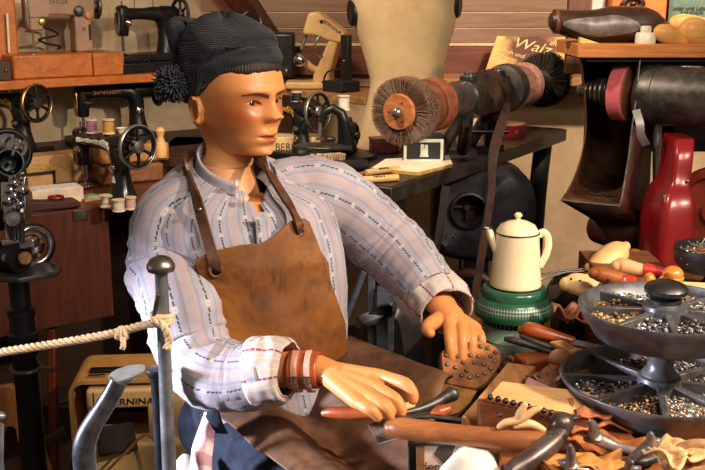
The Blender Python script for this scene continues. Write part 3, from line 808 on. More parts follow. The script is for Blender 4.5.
def classic(label, anchor, world, rz, s=1, body=JAPAN, plate=CHROME, rim=STEEL, decal=None, base=None, wheel=.070, spokes=6, group=None, bed=True, pins=(-.045, .055), wx=.205):
    t = thing('sewing_machine', label, 'sewing machine', group=group)
    mb = MB(); pth = crom([(.115, 0, .03, .050), (.114, 0, .06, .040), (.112, 0, .11, .032), (.110, 0, .16, .034), (.095, 0, .200, .037), (.060, 0, .212, .033), (0, 0, .213, .0265), (-.06, 0, .213, .027), (-.105, 0, .212, .032)], 6)
    mb.tube([q[:3] for q in pth], [q[3] for q in pth], 24, up=(0, 1, 0))
    rings = []
    for z, w, d in ((.115, .036, .036), (.120, .044, .042), (.17, .052, .050), (.21, .056, .056), (.235, .054, .054), (.246, .044, .044), (.252, .024, .024)):
        rings.append([V((-.112+x, y, z)) for x, y in sq(w, d)])
    mb.loft(rings)
    mb.tube([(.10, 0, .213), (.165, 0, .213), (.185, 0, .213)], [.036, .033, .024], 24)
    obj('machine_body', mb, body, t)
    if bed: obj('bed', MB().box((.01, 0, .017), (.37, .17, .034)), body, t, bevel=.008, bseg=3)
    obj('slide_plate', MB().box((-.118, 0, .0355), (.07, .10, .003)), CHROME, t)
    obj('face_plate', MB().loft([[V((-.138+k, x, .176+y)) for x, y in sq(.038*f, .115*f)] for k, f in ((0, 1), (-.004, 1), (-.006, .9))]), plate, t)
    nb = MB().tube([(-.112, 0, .272), (-.112, 0, .065)], .0045, 10).tube([(-.112, 0, .065), (-.112, 0, .038)], .0012, 6)
    nb.tube([(-.112, .014, .118), (-.112, .014, .058)], .004, 10); obj('needle_bar', nb, CHROME, t)
    obj('presser_foot', MB().box((-.112, .006, .056), (.012, .012, .016)).box((-.122, .006, .041), (.030, .014, .005)), CHROME, t, bevel=.001)
    obj('tension_dial', MB().lathe([(0, 0), (.013, 0), (.015, .004), (.011, .007), (.012, .012), (.006, .016), (0, .02)], 24, frame((-.098, -.026, .175), (0, -1, 0))), CHROME, t)
    obj('stitch_dial', MB().lathe([(0, 0), (.016, 0), (.016, .008), (.010, .012), (0, .012)], 24, frame((.112, -.033, .13), (0, -1, 0))), CHROME, t)
    for x in pins: obj('spool_pin', MB().tube([(x, 0, .232), (x, 0, .285)], .0025, 8), CHROME, t)
    hand_wheel(t, (wx, 0, .213), wheel, body, rim, spokes)
    if decal:
        rows = []
        for i in range(41):
            x = -.098+.20*i/40; k = min(range(len(pth)), key=lambda q: abs(pth[q][0]-x) if pth[q][2] > .19 else 9); rr = pth[k][3]+.0012; zc = pth[k][2]
            wd = 22+14*max(0, (x-.02)/.06)+5*sin(x*130)
            rows.append([V((x, -rr*cos(R(a)), zc+rr*sin(R(a)))) for a in (-wd*.55+wd*1.3*q/8 for q in range(9))])
        obj('arm_decal', MB().grid(rows), decal, t, smooth=180)
        rows = []
        for i in range(15):
            th = 2*pi*i/14; rows.append([V((.113+.010*r*cos(th), -.0345-.0012*(1-r), .085+.024*r*sin(th))) for r in (0.05, .5, 1)])
        obj('pillar_decal', MB().grid(rows), decal, t, smooth=180)
    if base:
        obj('base', MB().box((.01, 0, -.03), (.40, .20, .06)), base, t, bevel=.006)
    place(t, anchor, world, rz, s); return t
def decal_mat(c1, c2, thr=.5, sc=160):
    t = NT('decal'); t.pr(.4, 0, .4); v = t.coord(); h = t.noise(v, sc, 2, .5); t.col(t.ramp(h, [(thr-.05, lin(c2)), (thr+.02, lin(c1))])); return t.m
WDECAL = decal_mat((232, 230, 212), (70, 76, 62), .38, 120); GDECAL = decal_mat((190, 140, 56), (28, 22, 16), .52, 140)
RZL = R(35.03)
def on_wall(px, z, off):
    u = (px-352.5)/F; v = .1; k = off+WN.dot(WC)
    for _ in range(12):
        dy = cos(PIT)+v*sin(PIT); d = k/(WN.x*u+WN.y*dy); v = ((z-CAMZ)/d+sin(PIT))/cos(PIT)
    return V((u*d, dy*d, z))
XL = V((.819, .574, 0)); YL = V((-.574, .819, 0))
def wbox(p0, p1, z0, z1, dep):             # box along the left wall from p0 to p1 (front edge), depth into the wall
    c = (p0+p1)/2; l = (p1-p0).length; m = MX.Translation((c.x, c.y, 0)) @ MX.Rotation(RZL, 4, 'Z')
    return m, V((0, dep/2, (z0+z1)/2)), (l, dep, z1-z0)
# shelves on the left wall
e1 = WC+WD*.06
for nm, z, dep, lab, m_, th in (('wall_shelf', 1.16, .32, 'orange wooden upper wall shelf at left holding two sewing machines', ORW, .030), ('wall_shelf', .90, .38, 'dark lower wall shelf at left behind the black sewing machines', DARKW, .035)):
    mb = MB(); mb.box((1.0, -dep/2, z-th/2), (1.75, dep, th), WLM @ MX.Scale(1, 4)); o = obj(nm, mb, m_, bevel=.003); tag(o, lab, 'shelf')
ZS = 1.16
# wooden base, its extension and the beige machine on it
a, b, c_ = on_wall(14, ZS, .29), on_wall(94, ZS, .29), on_wall(125, ZS, .29)
t = thing('wooden_plinth', 'orange wooden machine base under the beige sewing machine on the upper shelf', 'machine base')
m, c, d = wbox(a, b-XL*.001, ZS, ZS+.080, .20); obj('base_box', MB().box(c, d, m), ORW, t, bevel=.006)
m, c, d = wbox(b+XL*.001, c_, ZS, ZS+.078, .20); obj('extension_box', MB().box(c, d, m), ORW, t, bevel=.004)
BEIGE = M((150, 118, 92), .42, 0, (134, 102, 78), 14, spec=.4)
def block(label, world, rz, s, mat, word, wcol, flip=1, group=None):
    t = thing('sewing_machine', label, 'sewing machine', group=group)
    mb = MB(); mb.box((.105, 0, .085), (.088, .085, .17), taper=.86); obj('pillar', mb, mat, t, bevel=.010, bseg=3)
    mb = MB().prism([(-.14, .155), (-.055, .155), (-.045, .170), (.06, .165), (.16, .15), (.165, .235), (.14, .262), (-.135, .262), (-.145, .25)], .082, MX.Translation((0, .041, 0)) @ MX.Rotation(R(90), 4, 'X')); obj('arm', mb, mat, t, bevel=.010, bseg=3)
    mb = MB().box((-.108, 0, .135), (.062, .070, .07)); obj('head', mb, mat, t, bevel=.008)
    obj('face_plate', MB().box((-.148, -.012, .175), (.016, .055, .135)), CHROME, t, bevel=.005)
    obj('needle_bar', MB().tube([(-.118, 0, .10), (-.118, 0, .02)], .004, 8).box((-.118, 0, .02), (.02, .012, .008)), CHROME, t)
    obj('thread_knob', MB().lathe([(0, 0), (.015, 0), (.013, .014), (0, .016)], 20, frame((-.085, -.036, .14), (0, -1, 0))), BRASS, t)
    obj('stitch_dial', MB().lathe([(0, 0), (.024, 0), (.024, .010), (.017, .014), (.017, .022), (0, .024)], 28, frame((.085, -.041, .185), (0, -1, 0))), DSTEEL, t)
    obj('pattern_dial', MB().lathe([(0, 0), (.015, 0), (.015, .010), (0, .012)], 24, frame((.128, -.042, .165), (0, -1, 0))), M((200, 110, 40), .4), t)
    obj('stitch_lever', MB().box((.132, -.046, .09), (.009, .008, .07)), BLACK, t, bevel=.002)
    obj('lock_screw', MB().ell((.105, -.043, .105), .008), CHROME, t)
    hand_wheel(t, (.185, 0, .205), .058, BLACK, DSTEEL, 8)
    if word: text('lettering', word, .026, MX.Translation((-.005, -.0418, .225)) @ MX.Rotation(R(90), 4, 'X'), wcol, t)
    place(t, (0, 0, 0), world, rz, s); return t
pb = on_wall(60, ZS+.08, .19)
block('beige angular sewing machine on the upper shelf at far left', V((pb.x, pb.y, ZS+.0795)), RZL, .77, BEIGE, 'SINGER', M((62, 40, 28), .5))
cb = MB(); q = on_wall(48, ZS+.08, .12); cp = [(q.x+.05*cos(i*.7)*(.7+.3*sin(i)), q.y+.05*sin(i*.7), ZS+.088+.012*i*.5) for i in range(14)]
tag(obj('power_cord', MB().tube(crom(cp, 6), .004, 8), RUBBER), 'black cord coiled behind the beige machine on the upper shelf', 'cord')
a = on_wall(-40, ZS, .17); b = on_wall(21.5, ZS, .17); m, c, d = wbox(a, b, ZS, ZS+.33, .15)
t = thing('machine_case', 'tall orange wooden case cover at the left end of the upper shelf', 'case')
obj('case_shell', MB().box(c, d, m), ORW, t, bevel=.008)
q0 = on_wall(9, ZS+.09, .185); obj('catch_strip', MB().tube([(q0.x, q0.y, ZS+.085), (q0.x+.004, q0.y, ZS+.215)], .004, 8), CREAMP, t)
a = on_wall(-30, ZS, .315); b = on_wall(12.5, ZS, .315); m, c, d = wbox(a, b, ZS, ZS+.068, .04)
t = thing('small_box', 'small dark brown drawer box at the left front of the upper shelf', 'box'); obj('box_body', MB().box(c, d, m), DARKW, t, bevel=.004)
q0 = on_wall(6, ZS+.034, .315); obj('knob', MB().ell((q0.x, q0.y, q0.z), .006), BRASS, t)
w = on_wall(166, ZS+.062, .17)
classic('black sewing machine with tall chrome face plate on the upper shelf', (.115, 0, .03), w, RZL+R(10), .80, BLACK, CHROME, DSTEEL, base=BLACK, bed=True)
lp = MB(); g = on_wall(135, ZS+.09, .23); cp = []
for i in range(46):
    a_ = i*.62; cp.append(tuple(on_wall(116+i*.78+9*cos(a_), ZS+.008+.05*(.5+.5*sin(a_))*(1-.3*sin(i*.3)), .255+.012*sin(i*.9))))
tag(obj('cable', MB().tube(crom(cp, 4), .0032, 8), RUBBER), 'looped black cable in front of the black machine on the upper shelf', 'cable')
# machines on the lower shelf
w = on_wall(25, .90, .27); classic('black and gold sewing machine on the lower shelf at far left', (.115, 0, 0), w, RZL-R(66), .86, BLACK, DSTEEL, BRASS, GDECAL, wheel=.075)
w = on_wall(139, .90, .18); classic('black sewing machine with gold lettering on the lower shelf behind the cap pompom', (.115, 0, 0), w, RZL-R(4), .90, BLACK, BRASS, DSTEEL, None)
# gold letters on its arm
lm = CACHE.get('gl') or M((176, 120, 44), .4, .3)
mm = bpy.data.objects[-1] if False else None
sm2 = [o for o in SC.objects if o.get('label', '').startswith('black sewing machine with gold lettering')][0]
text('lettering', 'SINGER', .028, MX.Translation((-.018, -.0285, .213)) @ MX.Rotation(R(90), 4, 'X'), lm, sm2, .001, sx=1.25)
def spool(label, base, r, h, col, group=None, wooden=True, tilt_=None):
    t = thing('thread_spool', label, 'thread spool', base, 0, group)
    WD_ = M((222, 200, 168), .55)
    obj('reel', MB().lathe([(0, 0), (r, 0), (r, h*.08), (r*.72, h*.14), (r*.6, h*.2), (r*.6, h*.8), (r*.72, h*.86), (r, h*.92), (r, h), (0, h)], 24), WD_, t)
    if col: obj('thread', MB().lathe([(r*.55, h*.12), (r*.86, h*.14), (r*.88, h*.5), (r*.86, h*.86), (r*.55, h*.88)], 24), M(col, .6, 0, tuple(int(x*.78) for x in col), 300, .4, 600, st=(.1, .1, 1)), t)
    return t
bk = on_wall(18, 1.035, .2); spool('black thread spool on the far left black and gold machine', P(18, 106, bk.y-.02), .019, .040, (24, 24, 26))
cupp = P(122, 134, 3.12); t = thing('small_cup', 'small white cup rim showing behind the yellow thread spool', 'cup', cupp)
obj('cup', MB().lathe([(0, 0), (.011, 0), (.017, .016), (.020, .02), (.018, .02), (.014, .006), (0, .006)], 24), CREAMP, t)
# ------------------------------------------------------------------ sewing cabinet in front of the left wall
ZT = .835; CF = V((-.74, 2.861, 0))
LM = MX.Translation((CF.x, CF.y, 0)) @ MX.Rotation(RZL, 4, 'Z')
t = thing('sewing_cabinet', 'dark red wooden sewing cabinet with a hanging front panel at left', 'cabinet', (CF.x, CF.y, 0), RZL)
obj('table_top', MB().box((-.36, .26, ZT-.012), (1.30, .52, .024)), REDW, t, bevel=.003)
pn = obj('front_panel', MB().box((-.50, -.012, .66), (1.0, .022, .345)), wood((84, 36, 20), (54, 22, 13), 'Z', 12, .45, .15), t, bevel=.003)
obj('hinge', MB().box((-.085, -.026, .815), (.045, .005, .03)), DSTEEL, t, bevel=.001)
obj('dark_back_filler', MB().box((-.36, .50, .42), (1.28, .02, .80)), DARKW, t)  # back and side added as dark filler, hiding the lit wall below the top
obj('dark_side_filler', MB().box((.26, .26, .41), (.02, .50, .80)), DARKW, t)
for x in (-.98, .26): obj('leg', MB().box((x, .04, .41), (.05, .05, .80)), DARKW, t, bevel=.004)
mach = classic('black sewing machine with white floral decals on the red cabinet', (.115, 0, .03), P(123, 196, 2.965), R(-40), .88, JAPAN, JAPAN, STEEL, WDECAL, wheel=.076, bed=False, wx=.212)
for o in mach.children:
    if o.name.startswith('needle_bar'): pass
mw = mach.matrix_basis
def on_mach(x, y, z): return MX.Translation(mach.location) @ MX.Rotation(R(-40), 4, 'Z') @ MX.Scale(.88, 4) @ V((x, y, z))
spool('pink thread spool standing on the white-decal sewing machine', on_mach(-.045, 0, .2375), .0185, .043, (176, 120, 150))
spool('yellow thread spool standing on the white-decal sewing machine', on_mach(.055, 0, .2445), .0195, .045, (208, 150, 44))
tab = lambda px, py: Pz(px, py, ZT)
spool('bare pale wooden spool on the cabinet, left of the pair below the decal machine', tab(105.5, 207), .016, .036, None)
spool('pale wooden spool with white thread on the cabinet below the decal machine', tab(119, 211), .019, .034, (224, 212, 196))
spool('pinkish wooden spool on the cabinet partly behind the shirt shoulder', tab(131, 209), .017, .036, (214, 170, 150))
rows = []; q = tab(92, 201)
mb = MB().box((0, 0, .006), (.11, .03, .010), MX.Translation(tab(104, 198)) @ MX.Rotation(R(28), 4, 'Z'))
tag(obj('tape_measure', mb, M((128, 176, 140), .6, 0, (92, 140, 110), 60), bevel=.003), 'folded pale green tape beside the wooden spools on the cabinet', 'tape')
mb = MB().box((0, 0, .004), (.07, .06, .008), MX.Translation(tab(89, 199)) @ MX.Rotation(R(50), 4, 'Z')); tag(obj('paper_scrap', mb, M((168, 138, 96), .8, 0, (130, 100, 66), 40)), 'crumpled brown paper scrap by the needle of the decal machine', 'paper')
# box with gold letters, card, white carton, cushion
q = Pz(60, 196, ZT)
qa, qb = tab(24, 192)+YL*.10, tab(96, 187)+YL*.10
m, c, d = wbox(V((qa.x, qa.y, 0)), V((qb.x, qb.y, 0))+YL*0, ZT, ZT+.095, .09)
PLY = M((178, 138, 92), .6, 0, (156, 116, 74), 10)
t = thing('machine_crate', 'tan plywood box with gold lettering behind the white carton', 'box'); obj('crate_body', MB().box(c, d, m), PLY, t, bevel=.003)
cc = m @ V((0.0, -.0015, ZT+.058)); text('lettering', 'BERNINA', .037, MX.Translation(cc) @ MX.Rotation(RZL, 4, 'Z') @ MX.Rotation(R(90), 4, 'X'), M((206, 160, 44), .4, .2), t, .001, sx=1.05)
p = tab(44, 196)+YL*.05; t = thing('picture_card', 'tan card in a dark frame leaning before the plywood box', 'card', p, RZL)
obj('card', MB().box((0, 0, .03), (.095, .004, .055)), M((186, 140, 92), .7), t); obj('frame_edge', MB().box((.051, 0, .034), (.009, .010, .068)).box((0, 0, .062), (.11, .010, .008)), BLACK, t)
p = tab(58, 203); t = thing('carton', 'white cardboard carton lying on the sewing cabinet', 'box', V((p.x, p.y, ZT)), RZL-R(6))
obj('carton_body', MB().box((0, .03, .022), (.15, .085, .044)), M((222, 200, 172), .7), t, bevel=.002)
obj('top_label', MB().box((.0, .03, .0446), (.13, .07, .0012)), M((226, 224, 216), .6, 0, (176, 176, 170), 90), t)
p = tab(48, 211); t = thing('sleeve_board', 'maroon padded board lying at the front edge of the cabinet', 'padded board', V((p.x, p.y, ZT)), RZL-R(4))
mb = MB().prism([(-.11, 0), (.095, 0), (.10, .01), (.085, .024), (.0, .026), (-.06, .034), (-.11, .036)], .05, MX.Translation((0, .05, 0)) @ MX.Rotation(R(90), 4, 'X'))
obj('pad', mb, M((66, 26, 22), .7, 0, (46, 16, 14), 30), t, bevel=.006)
p = tab(53, 204); obj('red_band', MB().torus(.02, .004, 24, 8, MX.Translation((0.03, .02, .034))), M((130, 24, 30), .4), t)
# wooden planks behind the decal machine
for (x0, y0, x1, y1, dy, lab, col) in ((96, 158, 166, 166, 3.19, 'upper light wooden board stacked behind the decal machine', BEECH), (96, 178, 160, 180, 3.16, 'lower brown wooden board stacked behind the decal machine', OLDW)):
    a = P(x0, y0, dy); b = P(x1, y0, dy+.10); zz = a.z; ln = (V((b.x, b.y, 0))-V((a.x, a.y, 0))).length; cx = (a+b)/2
    mb = MB().box((0, .0, 0), (ln, .10, .060), MX.Translation((cx.x, cx.y, ZT+.031+(.063 if y0 < 170 else 0))) @ MX.Rotation(R(28), 4, 'Z'))
    tag(obj('wooden_board', mb, wood((176, 122, 70), (126, 80, 42), 'X', 16, .55, 0, .3) if y0 < 170 else wood((134, 86, 50), (90, 54, 32), 'X', 16), bevel=.008), lab, 'board')
p = P(160, 128, 3.24); t = thing('wooden_pegs', 'turned pale wooden handle standing behind the hand wheel of the decal machine', 'handle', V((p.x, p.y, ZT+.125)))
obj('handle', MB().lathe([(0, -.05), (.018, -.05), (.022, -.02), (.016, .0), (.010, .02), (.014, .03), (.016, .04), (.010, .05), (0, .052)], 24), BEECH, t)
# ------------------------------------------------------------------ cylinder-arm machine on a post at the left edge
YC = 2.05; base = P(19, 285, YC)
t = thing('patching_machine', 'black cobbler patching machine on a post at the left edge', 'sewing machine', V((base.x, base.y, 0)))
def cl(px, py, dy=0): return P(px, py, YC+dy)-V((base.x, base.y, 0))
obj('post', MB().lathe([(.0, 0), (.12, 0), (.12, .015), (.05, .05), (.030, .10), (.027, cl(20, 330).z-.06), (.034, cl(20, 330).z-.05), (.034, cl(20, 330).z-.005), (.028, cl(20, 330).z), (.026, cl(20, 316).z), (.030, cl(20, 316).z+.002), (.030, cl(20, 308).z), (.022, cl(20, 306).z), (.022, cl(20, 268).z), (0, cl(20, 266).z)], 28), BLACK, t)
obj('clamp_ring', MB().torus(.032, .006, 24, 8, MX.Translation((0, 0, cl(20, 368).z))).box((.05, -.01, cl(20, 368).z), (.03, .012, .012)), DSTEEL, t)
tb = MB(); tp0 = cl(14, 274); z_ = tp0.z
tb.prism([(cl(-14, 276).x, -.05), (cl(30, 270).x, -.075), (cl(60, 262).x, -.02), (cl(58, 262).x, .02), (cl(34, 258).x, .07), (cl(-14, 260).x, .07)], .012, None, z0=z_)
obj('work_table', tb, DSTEEL, t, bevel=.003)
ca = MB().tube([cl(-14, 258), cl(5, 257), cl(20, 258, -.03)], [.036, .036, .032], 24); obj('cylinder_arm', ca, BLACK, t, bevel=0)
obj('brass_cap', MB().lathe([(0, 0), (.0145, 0), (.0145, .008), (.012, .011), (0, .0115)], 28, frame(cl(25, 258, -.045), (.35, -.93, .1))), M((196, 150, 110), .35, .7, (150, 104, 70), 120), t)
obj('side_screw', MB().lathe([(0, 0), (.009, 0), (.008, .01), (0, .011)], 16, frame(cl(6, 257, -.04), (.2, -.95, .1))), STEEL, t)
wf = frame(cl(33, 246, .05), (.60, -.78, .12)); wh = MB().torus(.040, .008, 36, 10, wf).lathe([(0, -.012), (.030, -.008), (.016, .012), (.010, .030), (0, .032)], 24, wf); obj('hand_wheel', wh, CHROME, t)
obj('wheel_tyre', MB().torus(.045, .006, 36, 10, wf), BLACK, t)
obj('neck', MB().tube([cl(15, 262), cl(14, 240), cl(13, 222)], [.026, .018, .022], 20).box(cl(20, 243, -.01), (.07, .03, .022)), CHROME, t, bevel=.003)
hd = MB().tube([cl(-8, 226, .02), cl(-6, 190, .02), cl(-10, 150, .04)], [.040, .036, .03], 20)
obj('arm', hd, BLACK, t)
fc = MB().box(cl(16, 200, -.02), (.045, .040, .085)).tube([cl(14, 222, -.03), cl(14, 170, -.03)], .012, 14).tube([cl(24, 214, -.03), cl(25, 176, -.03)], .006, 10).tube([cl(4, 210, -.03), cl(4, 182, -.03)], .007, 10)
for k, (x, y) in enumerate(((14, 183), (14, 196), (22, 190), (20, 204), (10, 190), (8, 200))): fc.ell(cl(x, y, -.055), .010+.002*(k % 3))
obj('needle_head', fc, CHROME, t, bevel=.004)
obj('foot_bar', MB().tube([cl(22, 222, -.03), cl(22, 243, -.03)], .006, 10).tube([cl(12, 222, -.03), cl(12, 240, -.03)], .005, 10), DSTEEL, t)
kb = frame(cl(12, 218, -.05), (.35, -.9, .1)); obj('pressure_knob', MB().lathe([(0, 0), (.018, 0), (.018, .02), (.014, .026), (0, .027)], 24, kb), STEEL, t)
d1 = frame(cl(15, 147, -.02), (.45, -.85, .25)); obj('thread_disc', MB().lathe([(0, .010), (.006, .012), (.018, .004), (.024, .008), (.024, .0), (.014, -.004), (0, -.004)], 30, d1), CHROME, t)
d2 = frame(cl(9, 163, -.04), (.45, -.85, .25)); obj('thread_cup', MB().lathe([(0, -.02), (.018, -.02), (.027, .008), (.029, .012), (.026, .012), (.016, -.010), (.004, -.012), (.003, .016), (0, .016)], 30, d2), M((40, 52, 46), .25, .8, (20, 24, 22), 40), t)
obj('drive_wheel', MB().torus(.045, .007, 40, 10, frame(cl(8, 152, .03), (.5, -.82, .2))).lathe([(0, -.01), (.04, -.006), (.04, .004), (.012, .01), (0, .01)], 30, frame(cl(8, 152, .03), (.5, -.82, .2))), BLACK, t)
obj('thread_rod', MB().tube([cl(24, 160), cl(27, 186), cl(28, 204)], .003, 8), DSTEEL, t)
# ------------------------------------------------------------------ lower left: portable machine in its case, boards
q = Pz(70, 512, .0); yB = 2.62
t = thing('portable_sewing_machine', 'tan portable sewing machine in its open rounded case on the floor', 'sewing machine')
TAN = M((196, 146, 84), .5, 0, (176, 124, 66), 12, spec=.4); CREAMM = M((222, 190, 134), .45, 0, (206, 172, 116), 10)
A = P(74, 470, yB); Bc = P(196, 470, yB+.03); zt = P(100, 382, yB).z
m = MX.Translation((A.x, A.y, 0)) @ MX.Rotation(atan2(Bc.y-A.y, Bc.x-A.x), 4, 'Z'); W = (V((Bc.x, Bc.y, 0))-V((A.x, A.y, 0))).length; zb = .02
def rrect(x0, x1, z0, z1, r, n=6):
    o = []
    for cx, cz, a0 in ((x1-r, z0+r, -90), (x1-r, z1-r, 0), (x0+r, z1-r, 90), (x0+r, z0+r, 180)):
        for i in range(n+1): a = R(a0+90*i/n); o.append((cx+r*cos(a), cz+r*sin(a)))
    return o
mb = MB(); o_ = rrect(0, W, zb, zt, .04); i_ = rrect(.010, W-.010, zb+.010, zt-.010, .032); n = len(o_)
D_ = .21
rings = [[V((x, 0, z)) for x, z in i_], [V((x, 0, z)) for x, z in o_], [V((x, D_, z)) for x, z in o_]]
mb.loft(rings, cap=False, M=m); mb.loft([[V((x, 0, z)) for x, z in i_], [V((x, D_-.01, z)) for x, z in i_]], cap=False, M=m)
mb.add([(x, D_, z) for x, z in o_], [tuple(range(n))], m); mb.add([(x, D_-.01, z) for x, z in i_], [tuple(range(n))], m)
cs = obj('case', mb, TAN, t, smooth=45)
obj('case_handle', MB().box((W*.30, .07, zt+.006), (.11, .03, .010), m), BLACK, cs, bevel=.004); obj('latch', MB().box((W*.22, .03, zt+.004), (.05, .014, .006), m), CHROME, cs, bevel=.001)
def onm(px, py, dy=0):      # a pixel on the front of the machine, in its own frame
    return P(px, py, yB-.02+dy)
zt1 = P(100, 393, yB-.02).z; zt2 = P(100, 412, yB-.02).z; zb1 = P(100, 442, yB-.02).z
x0 = (m.inverted() @ P(88, 420, yB)).x; x1 = (m.inverted() @ P(148, 420, yB)).x
obj('arm', MB().box(((x0+W-.02)/2, .04, (zt1+zt2)/2+.002), (W-.02-x0, .11, zt1-zt2), m), CREAMM, t, bevel=.010, bseg=3)
obj('head', MB().box((x0+.022, .04, (zt2+zb1)/2+.03), (.044, .09, .07), m), CREAMM, t, bevel=.008)
obj('pillar', MB().box((W-.075, .04, (zt2+zb1)/2), (.11, .11, zt2-zb1+.04), m), CREAMM, t, bevel=.006)
obj('bed', MB().box((W/2, .03, (zb+.012+zb1)/2), (W-.04, .15, zb1-zb-.014), m), CREAMM, t, bevel=.012, bseg=3)
obj('seam', MB().box((x0+.022, -.0155, (zt1+zt2)/2), (.003, .002, .05), m), BLACK, t)
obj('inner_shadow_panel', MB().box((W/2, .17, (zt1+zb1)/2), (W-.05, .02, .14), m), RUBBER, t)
lp = m @ V(((m.inverted() @ P(131, 404.5, yB)).x, -.0165, P(131, 404.5, yB-.02).z)); text('lettering', 'BERNINA', .028, MX.Translation(lp) @ MX.Rotation(atan2(Bc.y-A.y, Bc.x-A.x), 4, 'Z') @ MX.Rotation(R(90), 4, 'X'), M((48, 28, 20), .5), t, .001, sx=1.15)
obj('cloth_pad', MB().box((0, 0, 0), (.11, .09, .016), MX.Translation(P(116, 439, yB-.04)) @ MX.Rotation(R(24), 4, 'Z') @ MX.Rotation(R(38), 4, 'X')), M((36, 30, 27), .9, 0, (16, 14, 13), 8, st=(14, .4, .4)), t, bevel=.005)
cd = crom([tuple(P(x, y, yB-.08)) for x, y in ((104, 474), (116, 462), (130, 448), (141, 437), (149, 435), (156, 444), (160, 460))], 6); obj('cord', MB().tube(cd, .004, 8), M((150, 92, 62), .5), t)
obj('foot_lever', MB().box(P(160, 421, yB-.04), (.006, .01, .03)), BLACK, t)
# wooden board with a round cut-out, and slanting board
yW = 2.3
def plank(name, label, cat, poly, y, th, m_, group=None):
    c = [P(px, py, y) for px, py in poly]; mb = MB(); k = len(c)
    mb.add(c+[p+V((0, th, 0)) for p in c], [tuple(range(k)), tuple(range(2*k-1, k-1, -1))]+[(j, j+k, (j+1) % k+k, (j+1) % k) for j in range(k)]); return tag(obj(name, mb, m_, bevel=.004), label, cat, group)
cut = [(16+1, 440)]+[(8+9.5*cos(a), 447+22*sin(a)) for a in (R(-10), R(-50), R(-90), R(-140))]
plank('stand_board', 'tan wooden board with a round cut-out at the bottom left edge', 'board', [(-20, 392), (-4, 388), (10, 386), (15, 392), (17, 410), (19, 440)]+[(13+5*cos(R(a)), 452+26*sin(R(a))) for a in (-20, -60, -100)]+[(5, 428), (1, 440), (0, 462), (4, 500), (-20, 500)], yW, .022, wood((196, 132, 76), (150, 92, 48), 'Z', 10))
plank('slanted_board', 'tan slanting wooden strut right of the black machine post', 'board', [(31, 428), (36, 432), (62, 510), (28, 510)], 2.2, .025, wood((186, 122, 68), (140, 84, 44), 'Z', 10))
plank('cabinet_leg', 'reddish wooden post standing in the shade behind the rope', 'post', [(46, 330), (54, 330), (58, 520), (50, 520)], 2.75, .03, REDW)
plank('cabinet_leg', 'thin reddish wooden post just right of the black machine post', 'post', [(29, 340), (35, 340), (38, 520), (32, 520)], 2.7, .03, REDW)
o = plank('floor_rail', 'reddish wooden rail low between the posts at lower left', 'rail', [(32, 446), (62, 428), (66, 436), (36, 456)], 2.66, .03, DARKW)
# ------------------------------------------------------------------ middle: plank shelf with machines
sp0, sp1 = V((-.40, 3.893, 0)), P(368, 98, 3.39); sp1.z = 0
sd = (sp1-sp0).normalized(); sn = V((-sd.y, sd.x, 0)); ang = atan2(sd.y, sd.x); ZP = 1.092
PM = MX.Translation(sp0) @ MX.Rotation(ang, 4, 'Z'); SL = (sp1-sp0).length
t = thing('plank_shelf', 'light wooden plank shelf behind the head holding the tilted beige machine', 'shelf')
obj('plank', MB().box((SL/2, .12, ZP-.013), (SL, .26, .026), PM), OLDW, t, bevel=.003)
for x in (.12, SL-.10): obj('bracket', MB().box((x, .14, ZP-.026-.36), (.03, .04, .72), PM), DARKW, t)
def on_plank(px, off, z=ZP):     # a spot on that shelf, off metres behind its front edge
    u = (px-352.5)/F; k = sn.dot(sp0)+off; v = .1
    for _ in range(12):
        dy = cos(PIT)+v*sin(PIT); d = k/(sn.x*u+sn.y*dy); v = ((z-CAMZ)/d+sin(PIT))/cos(PIT)
    return V((u*d, dy*d, z))
# beige machine whose arm tilts up
o = on_plank(327, .12); YM = o.y
BG2 = M((206, 168, 112), .42, 0, (188, 148, 92), 12)
t = thing('sewing_machine', 'beige sewing machine with tilted arm on the plank shelf', 'sewing machine', o)
def rel(px, py, dy=0): return P(px, py, YM+dy)-o
def slab(mb, poly, th, y0=0):
    c = [rel(px, py, y0) for px, py in poly]; k = len(c)
    mb.add(c+[p+V((.02, th, 0)) for p in c], [tuple(range(k)), tuple(range(2*k-1, k-1, -1))]+[(j, j+k, (j+1) % k+k, (j+1) % k) for j in range(k)]); return mb
obj('arm', slab(MB(), [(307.5, 13), (316, 11), (321, 15), (344, 32), (345, 38), (340, 44), (327, 41), (316, 36), (303, 35), (302, 32)], .085, -.04), BG2, t, bevel=.010, bseg=3)
obj('pillar', slab(MB(), [(328, 40), (339, 38), (329, 74), (330, 86), (311, 86), (313, 74), (318, 64)], .075, -.035), BG2, t, bevel=.010, bseg=3)
obj('bed', MB().box((-.06, 0, .014), (.19, .11, .028)), BG2, t, bevel=.008)
text('lettering', 'BERNINA', .020, MX.Translation(rel(332, 27, -.041)) @ MX.Rotation(R(90), 4, 'X') @ MX.Rotation(R(-35), 4, 'Z'), BLACK, t)
obj('needle_bar', MB().tube([rel(306, 35), rel(301.5, 49)], .007, 10), STEEL, t)
obj('light_bulb', MB().ell(rel(300, 60, -.04), .0255, 28, 18), CHROME, t); obj('lamp_neck', MB().tube([rel(304, 62, -.02), rel(312, 68), rel(318, 70)], [.016, .013, .012], 16), BG2, t)
obj('chrome_arc', MB().torus(.042, .004, 24, 8, frame(rel(326, 46, -.03), (.3, -1, 0)), R(100), R(250)), CHROME, t)
obj('head_stud', MB().lathe([(0, 0), (.006, 0), (.006, .006), (0, .008)], 12, frame(rel(321, 21, -.042), (0, -1, 0))), BLACK, t)
p = on_plank(337, .06); t = thing('control_box', 'black switch box with an upright plate on the plank shelf', 'box', p, ang)
obj('switch_box', MB().box((-.0, .02, .020), (.11, .09, .040)), RUBBER, t, bevel=.005); obj('upright_plate', MB().box((-.005, .05, .12), (.042, .02, .165)), M((44, 40, 34), .45, .3, (28, 25, 22)), t, bevel=.003)
